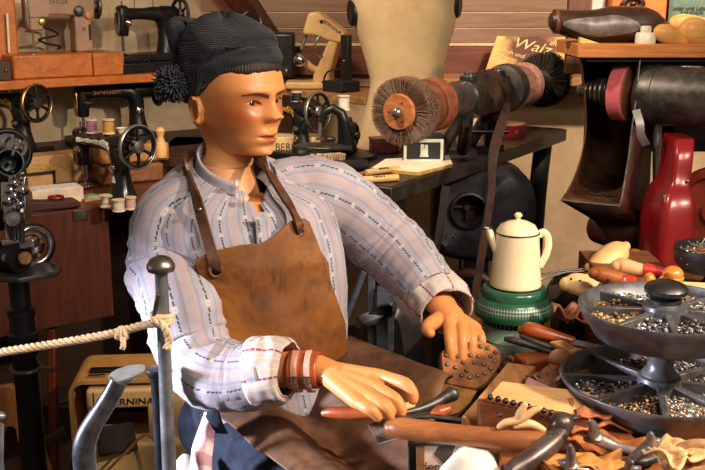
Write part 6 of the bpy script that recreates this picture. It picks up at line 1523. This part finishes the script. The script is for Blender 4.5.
# hammer
hz = .0
t = tool('cobbler_hammer', 'long wooden cobbler hammer in front with a round dark iron face', 'hammer', P(500, 440, 1.33))
handle(t, [P(391, 428, 1.37), P(402, 428.5, 1.365), P(430, 432, 1.352), P(470, 436, 1.338), P(505, 439, 1.328), P(535, 442, 1.32), P(548, 443, 1.316)], [.0125, .0165, .0165, .0155, .0165, .0175, .0165], wood((164, 98, 54), (118, 66, 36), 'X', 16, .38, .2))
HIR = M((104, 88, 82), .35, .55, (64, 52, 47), 24, .1)
h = MB(); hq = crom([tuple(P(562, 424, 1.33))+(.0120,), tuple(P(561, 430, 1.322))+(.0120,), tuple(P(558, 436, 1.314))+(.0140,), tuple(P(550, 444, 1.30))+(.0155,), tuple(P(536, 455, 1.28))+(.0155,), tuple(P(520, 466, 1.262))+(.0150,), tuple(P(510, 473, 1.252))+(.013,)], 6)
h.tube([q[:3] for q in hq], [q[3] for q in hq], 28, fx=1, fy=.95, rnd=False)
fcn = frame(P(566, 421, 1.33), V((.05, -.25, .75)))
h.ell(P(561.5, 423.5, 1.33), (.0185, .0185, .0175), 32, 20); obj('hammer_head', h, HIR, t, True, smooth=60)
obj('wedge', MB().box(P(549, 436, 1.30), (.010, .004, .012)), STEEL, t, True)
# serrated block plane and planks behind the hammer
t = tool('plank', 'tan wooden plank edge rising behind the serrated board', 'plank', P(478, 395, 1.46))
obj('board', slabp([P(461, 417, 1.43), P(508, 362, 1.60), P(536, 366, 1.62), P(486, 420, 1.45)], .03), wood((190, 132, 82), (140, 90, 52), 'Y', 12), t, True, smooth=0, bevel=.002)
t = tool('serrated_board', 'pale wooden board with a row of black teeth over a dark block', 'board', P(530, 402, 1.42))
obj('top_board', slabp([P(489, 396, 1.42), P(502, 381, 1.47), P(590, 392, 1.47), P(590, 418, 1.40)], .008), wood((222, 172, 118), (190, 136, 84), 'X', 10), t, True, smooth=0, bevel=.001)
fr_ = slabp([P(477, 399, 1.412), P(487, 396.5, 1.418), P(588, 416, 1.396), P(588, 420, 1.385), P(480, 402, 1.400)], .042); obj('front_block', fr_, wood((122, 68, 38), (82, 42, 24), 'X', 14, .4, .2), t, True, smooth=0, bevel=.003)
for k in range(12):
    px = 490+k*7.6; py = 396.5+k*1.95; obj('tooth', MB().lathe([(0, 0), (.0042, 0), (.0044, .005), (.0032, .0085), (0, .009)], 12, frame(P(px, py+1.5, 1.402-.0022*k), (.02, -.5, .6))), BLACK, t)
    list(SC.objects)[-1].data.transform(MX.Translation(-t.location))
obj('screw', MB().ell(P(500, 415, 1.385), .004), IRON, t, True)
# pale forked shoe tree part over the hammer handle
t = tool('wooden_claw', 'pale forked wooden piece lying over the hammer handle', 'fork', P(527, 420, 1.33))
PW = M((226, 186, 138), .5, 0, (204, 156, 104), 14)
for pts in ([(499, 427), (505, 423), (515, 421), (524, 417), (533, 411), (540, 408)], [(517, 424), (520, 414), (525, 405)], [(515, 426), (530, 424), (544, 430)]):
    handle(t, [P(x, y, 1.325) for x, y in pts], [.003+.0036*sin(pi*(i+.6)/len(pts)) for i in range(len(pts))], PW, 'prong')
# box with paper label, dark lump, white cup at the bottom
t = tool('label_tray', 'open wooden tray with a printed paper label at the bottom of the bench', 'tray', P(445, 468, 1.40))
yT = 1.40
def fp(nm, pix, th, m_, dy=0): 
    c = [P(x, y, yT+dy) for x, y in pix]; k = len(c); return obj(nm, MB().add(c+[p+V((0, th, 0)) for p in c], [tuple(range(k)), tuple(range(2*k-1, k-1, -1))]+[(j, j+k, (j+1) % k+k, (j+1) % k) for j in range(k)]), m_, t, True, smooth=0)
fp('side_wall', [(409, 446), (418, 444), (418, 490), (410, 490)], .05, BLACK); fp('corner_post', [(416, 443.5), (424.5, 443.5), (424.5, 490), (417, 490)], .03, OLDW, -.004)
fp('paper_label', [(424.5, 445), (476, 444), (476, 490), (424.5, 490)], .002, M((240, 214, 196), .7, 0, (232, 200, 180), 12)); fp('front_board', [(418, 443), (480, 442), (480, 490), (418, 490)], .012, OLDW, .003)
fp('top_rail', [(408, 444), (482, 443), (482, 445.5), (408, 446.5)], .006, BLACK, -.006)
text('lettering', 'den R', .021, MX.Translation(P(436.5, 467, yT-.0014)-t.location) @ MX.Rotation(R(90), 4, 'X'), M((96, 52, 60), .6), t, .0004)
lum = P(444, 455, yT-.012); obj('dark_patch', MB().add([P(x, y, yT-.0012) for x, y in ((434, 454), (440, 445), (455, 446), (452, 455), (444, 464))], [(0, 1, 2, 3, 4)]), M((78, 66, 60), .7), t, True, smooth=0, solid=.001)
pw_ = P(473, 470, 1.325); t = thing('white_cup', 'white plastic cup turned upside down at the bottom edge below the hammer', 'cup', pw_)
cr_ = frame((0, 0, 0), V((.10, -.12, .98))); WPL = M((244, 240, 226), .35, 0, (234, 226, 206), 6); WPL2 = WPL
obj('cup_wall', MB().lathe([(.064, -.045), (.061, -.04), (.045, -.006), (.028, .024), (.018, .0335), (.013, .0345), (0, .0345)], 48, cr_, cap=False), WPL, t)
# pliers heap
PL = M((142, 132, 132), .38, .4, (92, 82, 80), 30, .1)
def plier(label, a, b, c, d, e, y, th=.010, m_=PL):
    """jaw tip a, jaw b, joint c, handle ends d and e in the frame of the bench"""
    t = thing('lasting_pincers', label, 'pincers', P(c[0], c[1], y)); u = lambda q, dy=0: P(q[0], q[1], y+dy)
    handle(t, [u(a, -.02), u(((a[0]+c[0])/2, (a[1]+c[1])/2-3), -.01), u(c), u(((c[0]+d[0])/2, (c[1]+d[1])/2+2), .0), u(d, .02)], [th*.28, th*.62, th*.80, th*.52, th*.40], m_, 'jaw_arm', fy=1.35)
    handle(t, [u(b, .01), u(((b[0]+c[0])/2+2, (b[1]+c[1])/2), .0), u(c, .006), u(((c[0]+e[0])/2, (c[1]+e[1])/2), .006), u(e, .03)], [th*.28, th*.62, th*.78, th*.52, th*.40], m_, 'jaw_arm', fy=1.35)
    obj('pivot', MB().lathe([(0, 0), (th*.7, 0), (th*.6, .004), (0, .005)], 16, frame(u(c, -th*.6), (0, -.7, .7))), PL, t, True); return t
plier('dark pincers with a raised spike just right of the hammer face', (589, 421), (585, 439), (597, 438), (640, 452), (634, 462), 1.31, .010)
plier('grey pincers pointing up beside the rim of the lower tray', (651, 434), (660, 440), (650, 446), (618, 468), (606, 478), 1.29, .010)
plier('dark pincers at the bottom edge under the hammer face', (570, 446), (560, 462), (572, 466), (604, 470), (600, 484), 1.25, .010)
plier('slim grey pincers crossing low in the heap below the lower tray', (632, 462), (640, 468), (626, 472), (590, 476), (596, 484), 1.23, .008)
ORL = M((178, 106, 50), .65, 0, (138, 74, 34), 22, .2)
def lump(label, cat, name, px, py, y, r, m_, rz=0, seed=0, group=None):
    c = P(px, py, y); t = tag(empty(name, c, rz), label, cat, group)
    if cat == 'leather':            # a curled piece of hide with a smaller one folded into it
        for q in range(2):
            rows = []; sx, sy = r[0]*(1-.35*q), r[1]*(1.1-.3*q)
            for i in range(15):
                u = i/7-1; row = []
                for k in range(15):
                    v = k/7-1; e = 1+.28*NZ.noise(V((u*1.3+seed, v*1.3, q))); row.append(V((u*sx*e, v*sy*e, r[2]*(.55*u*u*(1 if (seed+q) % 2 else -1)+.9*NZ.noise(V((u*1.6+seed, v*1.6+q*5, 1))))+.010*q)))
                rows.append(row)
            obj('hide' if q == 0 else 'fold', MB().grid(rows), m_, t, smooth=180, solid=.0035)
    else:
        mb = MB().ell((0, 0, 0), r, 28, 16)
        for i, p in enumerate(mb.v): mb.v[i] = p*(1+.35*NZ.noise(p*30+V((seed, seed, 0))))
        obj(name.split('_')[-1]+'_body', mb, m_, t, smooth=180)
    return t
lump('orange leather piece under the dark pincers in the tool heap', 'leather', 'leather_piece', 600, 446, 1.36, (.055, .05, .022), ORL, .3, 1)
lump('ragged tan leather scrap behind the hammer face', 'leather', 'leather_scrap', 592, 416, 1.42, (.05, .04, .014), M((186, 112, 62), .7, 0, (132, 72, 40), 40, .4), .2, 4)
lump('pale tan curl of leather beside the grey pincers', 'leather', 'leather_curl', 672, 456, 1.27, (.030, .030, .018), LW, .6, 7)
lump('yellow orange leather strip low under the pincers', 'leather', 'leather_strip', 585, 468, 1.27, (.06, .03, .016), M((206, 144, 72), .65, 0, (170, 106, 46), 20), .1, 9)
lump('dark scrap of metal between the pincers and the lower tray', 'scrap', 'metal_scrap', 640, 452, 1.36, (.05, .03, .012), IRON, .4, 12)
t = tool('wooden_ring', 'pale worn wooden ring piece at the bottom right corner', 'ring', P(697, 458, 1.27)); obj('ring', MB().torus(.024, .010, 36, 12, frame((0, 0, 0), (-.5, -.7, .5)) @ MX.Diagonal((1.25, .8, 1, 1))), M((206, 160, 106), .6, 0, (150, 108, 72), 30, .2), t); obj('core', MB().lathe([(0, -.004), (.022, -.004), (.022, .0), (0, .0)], 30, frame((0, 0, 0), (-.5, -.7, .5)) @ MX.Diagonal((1.25, .8, 1, 1))), M((190, 120, 66), .7), t)
# filler leather and boards under the heap so the bench reads as a pile
for x0, x1, y0, y1, z0, h_, lab, mm in ((.20, .44, 1.24, 1.33, ZW, .030, 'flat brown leather stack under the hammer', M((150, 86, 46), .6, 0, (104, 56, 32), 18, .2)), (.30, .62, 1.24, 1.345, ZW+.001, .026, 'flat orange leather offcut under the pincers heap', ORL)):
    pass
t = thing('leather_stack', 'flat brown leather offcuts lying under the hammer and pincers', 'leather', (.41, 1.33, ZW)); obj('lower_sheet', MB().box((0, 0, .010), (.36, .20, .02)), M((150, 86, 46), .6, 0, (104, 56, 32), 18, .2), t, bevel=.004); obj('upper_sheet', MB().box((.03, .0, .027), (.30, .15, .014), MX.Rotation(.1, 4, 'Z')), ORL, t, bevel=.003)
# middle of the bench: orange tool, curved pincers, blocks
t = tool('paring_tool', 'orange handled tool lying in front of the green stove', 'tool', P(545, 336, 1.78))
handle(t, [P(522, 330, 1.80), P(529, 330, 1.795), P(545, 334, 1.785), P(562, 338.5, 1.775), P(572, 341, 1.77)], [.010, .0158, .0145, .011, .009], ORH); obj('blade', slabp([P(570, 338, 1.77), P(600, 345, 1.75), P(600, 350, 1.74), P(570, 344, 1.76)], .004), STEEL, t, True, smooth=0)
t = tool('curved_pincers', 'black curved pincers lying between the orange tool and the wooden blocks', 'pincers', P(545, 348, 1.74))
handle(t, [P(506, 339, 1.76), P(516, 341, 1.755), P(535, 347, 1.745), P(552, 353, 1.735), P(566, 357, 1.73)], [.005, .0075, .006, .0065, .006], IRON, 'pincer_arm'); handle(t, [P(521, 336, 1.77), P(535, 342, 1.76), P(556, 349, 1.75), P(575, 352, 1.74)], [.004, .006, .006, .007], IRON, 'pincer_arm')
t = tool('wooden_wedge', 'pale wooden wedge with a leaf shaped end beside the curved pincers', 'wedge', P(570, 346, 1.72)); obj('wedge', slabp([P(549, 341, 1.75), P(562, 339, 1.76), P(577, 347, 1.74), P(600, 350, 1.72), P(600, 356, 1.71), P(566, 349, 1.73)], .012), wood((190, 146, 98), (140, 98, 62), 'X', 14), t, True, smooth=0, bevel=.003)
t = tool('wooden_block', 'orange brown wooden block in front of the stove', 'block', P(534, 366, 1.72)); obj('block', MB().box((0, 0, .0), (.062, .05, .040), MX.Rotation(.3, 4, 'Z')), wood((176, 88, 38), (128, 58, 24), 'X', 14, .4, .2), t, bevel=.004)
for lab, px, py, yy, rr in (('left pale wooden ball of the pair beside the lower tray', 560, 360, 1.66, (.022, .022, .020)), ('right pale wooden ball of the pair beside the lower tray', 578, 358, 1.68, (.022, .022, .018)), ('lower pale wooden ball under the left ball of the pair', 557, 370, 1.645, (.018, .02, .013))):
    t = tool('wooden_ball', lab, 'wooden ball', P(px, py, yy)); obj('knob_body', MB().ell((0, 0, 0), rr, 28, 16), M((222, 160, 112), .45, 0, (190, 122, 78), 18, coat=.2), t, smooth=180); obj('groove', MB().torus(rr[0]*.98, .0018, 30, 6), DW, t)
t = tool('wax_block', 'pinkish mauve wax block lying on the serrated board', 'wax block', P(540, 386, 1.50)); obj('block', slabp([P(523, 385, 1.50), P(528, 376, 1.53), P(556, 389, 1.50), P(548, 396, 1.475)], .02), M((196, 140, 142), .6, 0, (172, 112, 118), 30), t, True, smooth=0, bevel=.003); 
lump('brown bark-like leather scrap in front of the pale wooden balls', 'leather', 'leather_scrap', 556, 380, 1.56, (.045, .03, .018), M((150, 96, 66), .75, 0, (104, 62, 42), 40, .4), .6, 21)
lump('rolled brown leather bundle behind the rim of the upper tray', 'leather', 'leather_bundle', 575, 317, 1.80, (.035, .03, .022), M((130, 70, 40), .6, 0, (86, 44, 28), 30, .2), .2, 31)
lump('dark leather heel piece beside the foot of the stove', 'leather', 'leather_heel', 508, 368, 1.78, (.030, .03, .022), M((86, 52, 36), .6, 0, (54, 32, 24), 30, .2), .1, 35)
# flat filler boards on the bench middle
t = thing('cutting_board', 'worn brown cutting board lying flat on the bench before the stove', 'board', (.45, 1.69, ZW)); obj('board', MB().box((0, 0, .011), (.40, .28, .022), MX.Rotation(-.15, 4, 'Z')), wood((132, 78, 44), (92, 52, 32), 'X', 14), t, bevel=.003)
# ---- behind the tray: shoe trees, handles, boxes
t = tool('metal_box', 'dark metal box with open top behind the shoe trees', 'box', P(567, 292, 1.98)); 
q0, q1, q2, q3 = P(548, 286, 1.93), P(585, 282, 1.96), P(592, 272, 2.10), P(556, 274, 2.10); zb_ = P(570, 308, 1.93).z
mb = MB()
for a, b in ((q0, q1), (q1, q2), (q2, q3), (q3, q0)): mb.add([a, b, V((b.x, b.y, zb_)), V((a.x, a.y, zb_))], [(0, 1, 2, 3)])
obj('box_wall', mb, M((70, 58, 48), .5, .5, (44, 36, 30), 24), t, True, smooth=0, solid=.004); obj('box_floor', MB().add([V((p.x, p.y, zb_+.004)) for p in (q0, q1, q2, q3)], [(0, 1, 2, 3)]), M((60, 50, 42), .6, .4), t, True, smooth=0, solid=.004)
obj('stand', MB().box(V(((q0.x+q2.x)/2, (q0.y+q2.y)/2, (zb_+ZW)/2)), (.06, .08, zb_-ZW)), DARKW, t, True)
t = tool('shoe_tree', 'pale wooden shoe tree with air holes in front of the other shoe tree', 'shoe tree', P(582, 285, 1.86))
handle(t, [P(566, 284, 1.86), P(575, 284, 1.86), P(588, 285.5, 1.855), P(600, 283, 1.86)], [.014, .0215, .022, .018], M((236, 200, 148), .5, 0, (222, 178, 122), 14), 'tree_toe', fx=1.2)
for x, y in ((571, 279), (580, 281), (590, 283), (576, 286), (586, 288)): obj('air_hole', MB().ell(P(x, y, 1.838)-t.location, (.0026, .002, .0026)), RUBBER, t)
obj('rod', MB().tube([P(600, 270, 1.95), P(566, 272, 1.93), P(530, 283, 1.90)], .0022, 8), CHROME, t, True); 
t = tool('shoe_tree', 'pale wooden shoe tree tilted upward beside the chute', 'shoe tree', P(608, 258, 1.98))
handle(t, [P(592, 270, 1.96), P(602, 264, 1.97), P(614, 255, 1.99), P(622, 249, 2.0), P(626, 246, 2.0)], [.018, .026, .027, .020, .010], M((230, 184, 126), .5, 0, (212, 160, 102), 14), 'tree_toe', fx=1.1)
obj('rod', MB().tube([P(592, 268, 1.96), P(560, 271, 1.94), P(538, 275, 1.92)], .0022, 8), CHROME, t, True)
t = tool('hand_tool', 'short dark brown wooden tool handle behind the tilted shoe tree', 'tool', P(635, 257, 2.05)); handle(t, [P(624, 258, 2.05), P(634, 254, 2.05), P(642, 256, 2.05)], [.010, .012, .008], M((150, 82, 40), .4), 'handle_body')
t = tool('hand_tool', 'tool with glossy brown wooden handle in front of the shoe trees', 'tool', P(608, 277, 1.80)); handle(t, [P(593, 273, 1.80), P(600, 274, 1.80), P(615, 278, 1.79), P(628, 281, 1.78)], [.011, .0155, .0145, .012], M((170, 96, 44), .35, 0, (126, 64, 28), 12, coat=.4), 'handle_body'); obj('hole', MB().ell(P(608, 280, 1.768)-t.location, (.004, .002, .003)), RUBBER, t)
t = tool('hand_tool', 'long tool with pale wooden handle and red band behind the tray knob', 'tool', P(640, 270, 1.86)); handle(t, [P(616, 266, 1.87), P(622, 266, 1.87), P(636, 269, 1.86), P(650, 271, 1.85)], [.012, .0165, .014, .010], M((226, 178, 128), .55, 0, (206, 152, 104), 14), 'handle_body'); obj('red_band', MB().tube([P(644, 269.5, 1.853), P(664, 272.5, 1.84)], [.0135, .0115], 20), M((196, 40, 38), .45), t, True); handle(t, [P(664, 273, 1.84), P(700, 276, 1.82)], [.010, .009], M((214, 160, 112), .5), 'shaft')
t = tool('awl', 'upright tool with orange red turned wooden knob beside the tray knob', 'tool', P(628, 292, 1.70)); zt_ = P(628, 275, 1.70).z; obj('knob_body', MB().lathe([(0, -.01), (.010, -.01), (.0095, .004), (.0115, .014), (.0135, .024), (.012, .029), (0, .030)], 32), M((204, 66, 32), .35, 0, (176, 48, 24), 12, coat=.3), t)
t = tool('awl', 'upright tool with amber wooden handle just left of the tray knob', 'tool', P(649, 283, 1.72)); obj('knob_body', MB().ell((0, 0, 0), (.0125, .0125, .020), 24, 14), M((216, 138, 52), .35, 0, (186, 104, 34), 12, coat=.3), t, smooth=180)
t = tool('awl', 'tool with round orange wooden handle behind the top of the tray', 'tool', P(673, 274, 1.74)); obj('knob_body', MB().ell((0, 0, 0), (.019, .019, .0155), 28, 16), M((212, 130, 56), .35, 0, (184, 100, 36), 12, coat=.3), t, smooth=180); obj('knob_band', MB().torus(.0172, .003, 30, 8, MX.Translation((0, 0, -.007))), M((214, 160, 70), .4), t)
t = tool('grey_plank', 'weathered grey plank behind the tray at the right edge', 'plank', P(690, 290, 1.78)); obj('board', slabp([P(655, 280, 1.74), P(668, 270, 1.95), P(722, 280, 1.95), P(722, 296, 1.72)], .02), wood((170, 148, 122), (128, 106, 84), 'X', 14, .6), t, True, smooth=0, bevel=.002)
t = tool('pale_stick', 'pale flat wooden stick lying over the grey plank at the right edge', 'stick', P(700, 286, 1.70)); obj('stick_body', slabp([P(680, 281, 1.71), P(722, 283, 1.71), P(722, 291, 1.69), P(680, 289, 1.69)], .01), LW, t, True, smooth=0, bevel=.002)
t = thing('tool_crate', 'brown wooden crate under the handles behind the tray', 'crate', (.565, 1.86, ZW)); obj('crate_body', MB().box((0, 0, .0925), (.15, .38, .185)), wood((120, 72, 44), (82, 48, 30), 'X', 14), t, bevel=.003); obj('crate_slat', MB().box((0, -.193, .12), (.15, .008, .04)), OLDW, t)
# ------------------------------------------------------------------ left foreground: stakes, rope, cloth
STK2 = M((150, 150, 154), .32, .6, (108, 108, 114), 22, .06, rv=.12)
yF = 1.36; p0 = P(168, 470, yF)
t = thing('iron_stake', 'tall grey iron stake with a mushroom head in front of the sleeve', 'stake', V((P(170, 470, yF).x, yF, 0)))
hd_ = P(161, 268, yF); rr = 4.6*mpp(hd_)*2/2
obj('shaft', MB().tube([(0, 0, .0), (P(168, 440, yF).x-t.location.x, 0, P(168, 440, yF).z), hd_-t.location-V((0, 0, .012)), hd_-t.location], [.016, .0105, .0092, .0092], 24), STK2, t)
R_ = 14.3*mpp(hd_); zh = hd_.z
obj('mushroom_head', MB().lathe([(0, -.004), (R_*.55, -.006), (R_*.92, -.004), (R_, .002), (R_*.97, .006), (R_*.75, .0135), (R_*.4, .0175), (0, .0185)], 44, MX.Translation(hd_-t.location)), M((150, 144, 134), .32, .95, (116, 108, 98), 30, .1), t)
obj('side_pin', MB().tube([P(154, 318, yF-.012)-t.location, P(158, 295, yF-.016)-t.location], .0036, 12, rnd=True), DSTEEL, t)
obj('foot', MB().lathe([(0, 0), (.045, 0), (.045, .02), (.025, .05), (0, .05)], 28), BLACK, t)
yG2 = 1.28
t = thing('bent_stake', 'bent grey iron stake with a slanted flat top at lower left', 'stake', V((P(86, 470, yG2).x, yG2, 0)))
def g(px, py, dy=0): return P(px, py, yG2+dy)-t.location
pth = [V((0, 0, 0)), V((0, 0, .35)), g(86, 480), g(84, 455), g(86, 440), g(93, 424), g(104, 407), g(113, 392), g(119, 380)]
q = crom([tuple(p)+(r,) for p, r in zip(pth, [.016, .015, .0165, .0162, .0158, .0145, .0135, .0130, .0130])], 6); top_c = g(125, 373)
mb = MB().tube([V(p[:3]) for p in q], [p[3] for p in q], 28)
obj('bar', mb, M((104, 106, 112), .34, .6, (66, 66, 72), 26, .06, rv=.1), t)
hm = MB(); ax2 = (g(144, 369)-g(107, 380)).normalized(); up2 = V((-.05, -.42, .9)).normalized(); 
rows = []
for u_, w_, dn in ((-.024, .004, .004), (-.021, .009, .008), (-.012, .0125, .018), (.0, .0130, .020), (.012, .0115, .014), (.022, .0085, .008), (.029, .004, .004)):
    c = top_c+ax2*u_; s_ = ax2.cross(up2).normalized(); rows.append([c+s_*w_*cos(a)+up2*(min(0, 1)*0+(dn*sin(a) if sin(a) < 0 else .0015*sin(a))) for a in (2*pi*j/28 for j in range(28))])
obj('flat_head', hm.loft(rows), M((196, 198, 204), .34, .35, (160, 162, 168), 30, .06), t, smooth=60)  # head paler than the bar: sky light put into its colour
obj('foot', MB().lathe([(0, 0), (.045, 0), (.045, .02), (.025, .05), (0, .05)], 28), BLACK, t)
t = thing('dark_stake', 'dark iron stake just left of the mushroom headed stake', 'stake', V((P(160, 470, 1.5).x, 1.5, 0)))
d_ = P(157, 366, 1.5)-t.location; obj('shaft', MB().tube([(0, 0, 0), P(160, 440, 1.5)-t.location, P(157, 385, 1.5)-t.location, P(156, 374, 1.5)-t.location], [.014, .010, .010, .013], 20), M((66, 66, 74), .4, .8, (42, 42, 48), 30), t); obj('top', MB().lathe([(0, -.006), (.013, -.006), (.0165, 0), (.0155, .006), (0, .008)], 26, MX.Translation(P(155.5, 372, 1.5)-t.location)), M((86, 86, 92), .35, .85, (60, 60, 66), 30), t)
t = thing('short_stake', 'pale flat stake end showing at the left edge above the cut-out board', 'stake', V((P(-4, 470, 1.30).x, 1.30, 0)))
obj('shaft', MB().tube([(0, 0, 0), P(-5, 460, 1.3)-t.location, P(-3, 425, 1.3)-t.location], [.014, .012, .010], 18), STK2, t); obj('head', MB().ell(P(-2, 416, 1.3)-t.location, (.011, .008, .007)), STK2, t)
# rope
ROPE = M((232, 206, 170), .8, 0, (196, 160, 122), 30, .3, 200, spec=.2)
def rope(name, pts, r, parent, turns=60):
    pp = [V(p) for p in crom([tuple(p) for p in pts], 10)]; L = [0]
    for a, b in zip(pp, pp[1:]): L.append(L[-1]+(b-a).length)
    mb = MB()
    for k in range(3):
        st_ = []
        n = int(L[-1]/.0022)+2
        for i in range(n):
            d = L[-1]*i/(n-1); j = max(x for x in range(len(L)) if L[x] <= d+1e-9); j = min(j, len(pp)-2); f = (d-L[j])/(L[j+1]-L[j]); p = pp[j]+(pp[j+1]-pp[j])*f; tn = (pp[j+1]-pp[j]).normalized(); u = tn.cross(V((0, 0, 1))); u = (u if u.length > .01 else V((1, 0, 0))).normalized(); w = tn.cross(u); a = d*2*pi/.026+k*2*pi/3
            st_.append(p+(u*cos(a)+w*sin(a))*r*.52)
        mb.tube(st_, r*.56, 7)
    return obj(name, mb, ROPE, parent, True)
yo = 1.345
t = thing('rope', 'pale rope stretched from the left edge and knotted to the iron stake', 'rope', P(150, 328, yo))
rope('rope_line', [P(-30, 358, 1.36), P(0, 352.5, 1.36), P(60, 343, 1.355), P(110, 334, 1.35), P(144, 325, 1.342), P(156, 323, 1.338)], .0062, t)
rope('rope_tail', [P(152, 320, 1.335), P(161, 323, 1.332), P(167, 332, 1.335), P(169, 342, 1.34), P(166, 349, 1.335)], .0055, t)
kn = P(122, 333, 1.347)
for k in range(3):
    a = k*1.1; fm = frame(kn+V((.004*(k-1), 0, 0)), (1, .2*(k-1), .25*(k-1))); obj('knot', MB().torus(.0068, .0042, 20, 8, fm), ROPE, t); list(SC.objects)[-1].data.transform(MX.Translation(-t.location))
rope('knot_end', [kn+V((0, -.004, 0)), kn+V((.004, -.012, -.010)), kn+V((.002, -.010, -.020))], .0042, t)
kn2 = P(158, 324, 1.337)
for k in range(3):
    fm = frame(V((P(162, 324, yF).x, yF, kn2.z+.006*(k-1))), (.1*(k-1), .1, 1)); obj('coil', MB().torus(.0138, .0042, 26, 8, fm), ROPE, t); list(SC.objects)[-1].data.transform(MX.Translation(-t.location))
# cloths by the hip
def cloth(name, label, cat, rows, m_, amp=.006, sd=0, th=.003, parent=None):
    g_ = [[V(q) for q in crom([tuple(P(*p)) for p in r], 6)] for r in rows]; out = []
    for j in range(len(g_[0])): out.append([V(q) for q in crom([tuple(r[j]) for r in g_], 6)])
    out = [[p+V((0, -1, .3))*amp*NZ.noise(p*34+V((sd, 0, 0))) for p in r] for r in out]
    o = obj(name, MB().grid(out, uv=lambda i, j: (i*.01, j*.01)), m_, parent, smooth=180, solid=th); return tag(o, label, cat)
PLAID = NT('pink_plaid'); PLAID.pr(.9, 0, .1); tc = PLAID.n('ShaderNodeTexCoord'); sp = PLAID.n('ShaderNodeSeparateXYZ'); PLAID.l(tc.outputs['UV'], sp.inputs[0])
f1 = PLAID.math('GREATER_THAN', PLAID.math('FRACT', PLAID.math('MULTIPLY', sp.outputs[0], 14)), .6); f2 = PLAID.math('GREATER_THAN', PLAID.math('FRACT', PLAID.math('MULTIPLY', sp.outputs[1], 14)), .6)
PLAID.col(PLAID.mix(PLAID.math('MULTIPLY', f2, .45), PLAID.mix(PLAID.math('MULTIPLY', f1, .5), lin((226, 206, 210)), lin((176, 84, 108))), lin((186, 100, 128))))
cloth('plaid_cloth', 'pink and white checked cloth hanging at the hip beside the jeans', 'cloth', [[(205, 412, 1.56), (198, 430, 1.54), (192, 452, 1.53), (188, 480, 1.52)], [(211, 414, 1.55), (206, 432, 1.53), (202, 454, 1.52), (200, 480, 1.51)], [(216, 420, 1.555), (214, 440, 1.54), (212, 458, 1.53), (212, 482, 1.52)]], PLAID.m, .012, 3)
cloth('blue_cloth', 'dark blue denim cloth bunched under the elbow', 'cloth', [[(196, 402, 1.60), (194, 418, 1.585), (200, 436, 1.575)], [(206, 398, 1.57), (206, 416, 1.555), (212, 432, 1.55)], [(218, 402, 1.56), (222, 420, 1.545), (228, 434, 1.55)]], DENIM, .016, 6)
cloth('white_cloth', 'crumpled whitish cloth at the bottom left of the hip', 'cloth', [[(172, 468, 1.62), (170, 490, 1.58)], [(184, 454, 1.62), (182, 490, 1.55)], [(198, 460, 1.60), (198, 490, 1.54)]], M((214, 204, 190), .85, 0, (188, 178, 164), 20), .02, 9)
# seat for the mannequin
t = thing('stool', 'wooden stool under the seated mannequin', 'stool', (-.15, 1.83, 0)); obj('seat', MB().lathe([(0, .465), (.17, .465), (.175, .48), (.17, .495), (0, .497)], 40), OLDW, t)
for k in range(4): a = pi/4+k*pi/2; obj('leg', MB().tube([(.17*cos(a), .17*sin(a), 0), (.12*cos(a), .12*sin(a), .47)], .016, 12), OLDW, t)
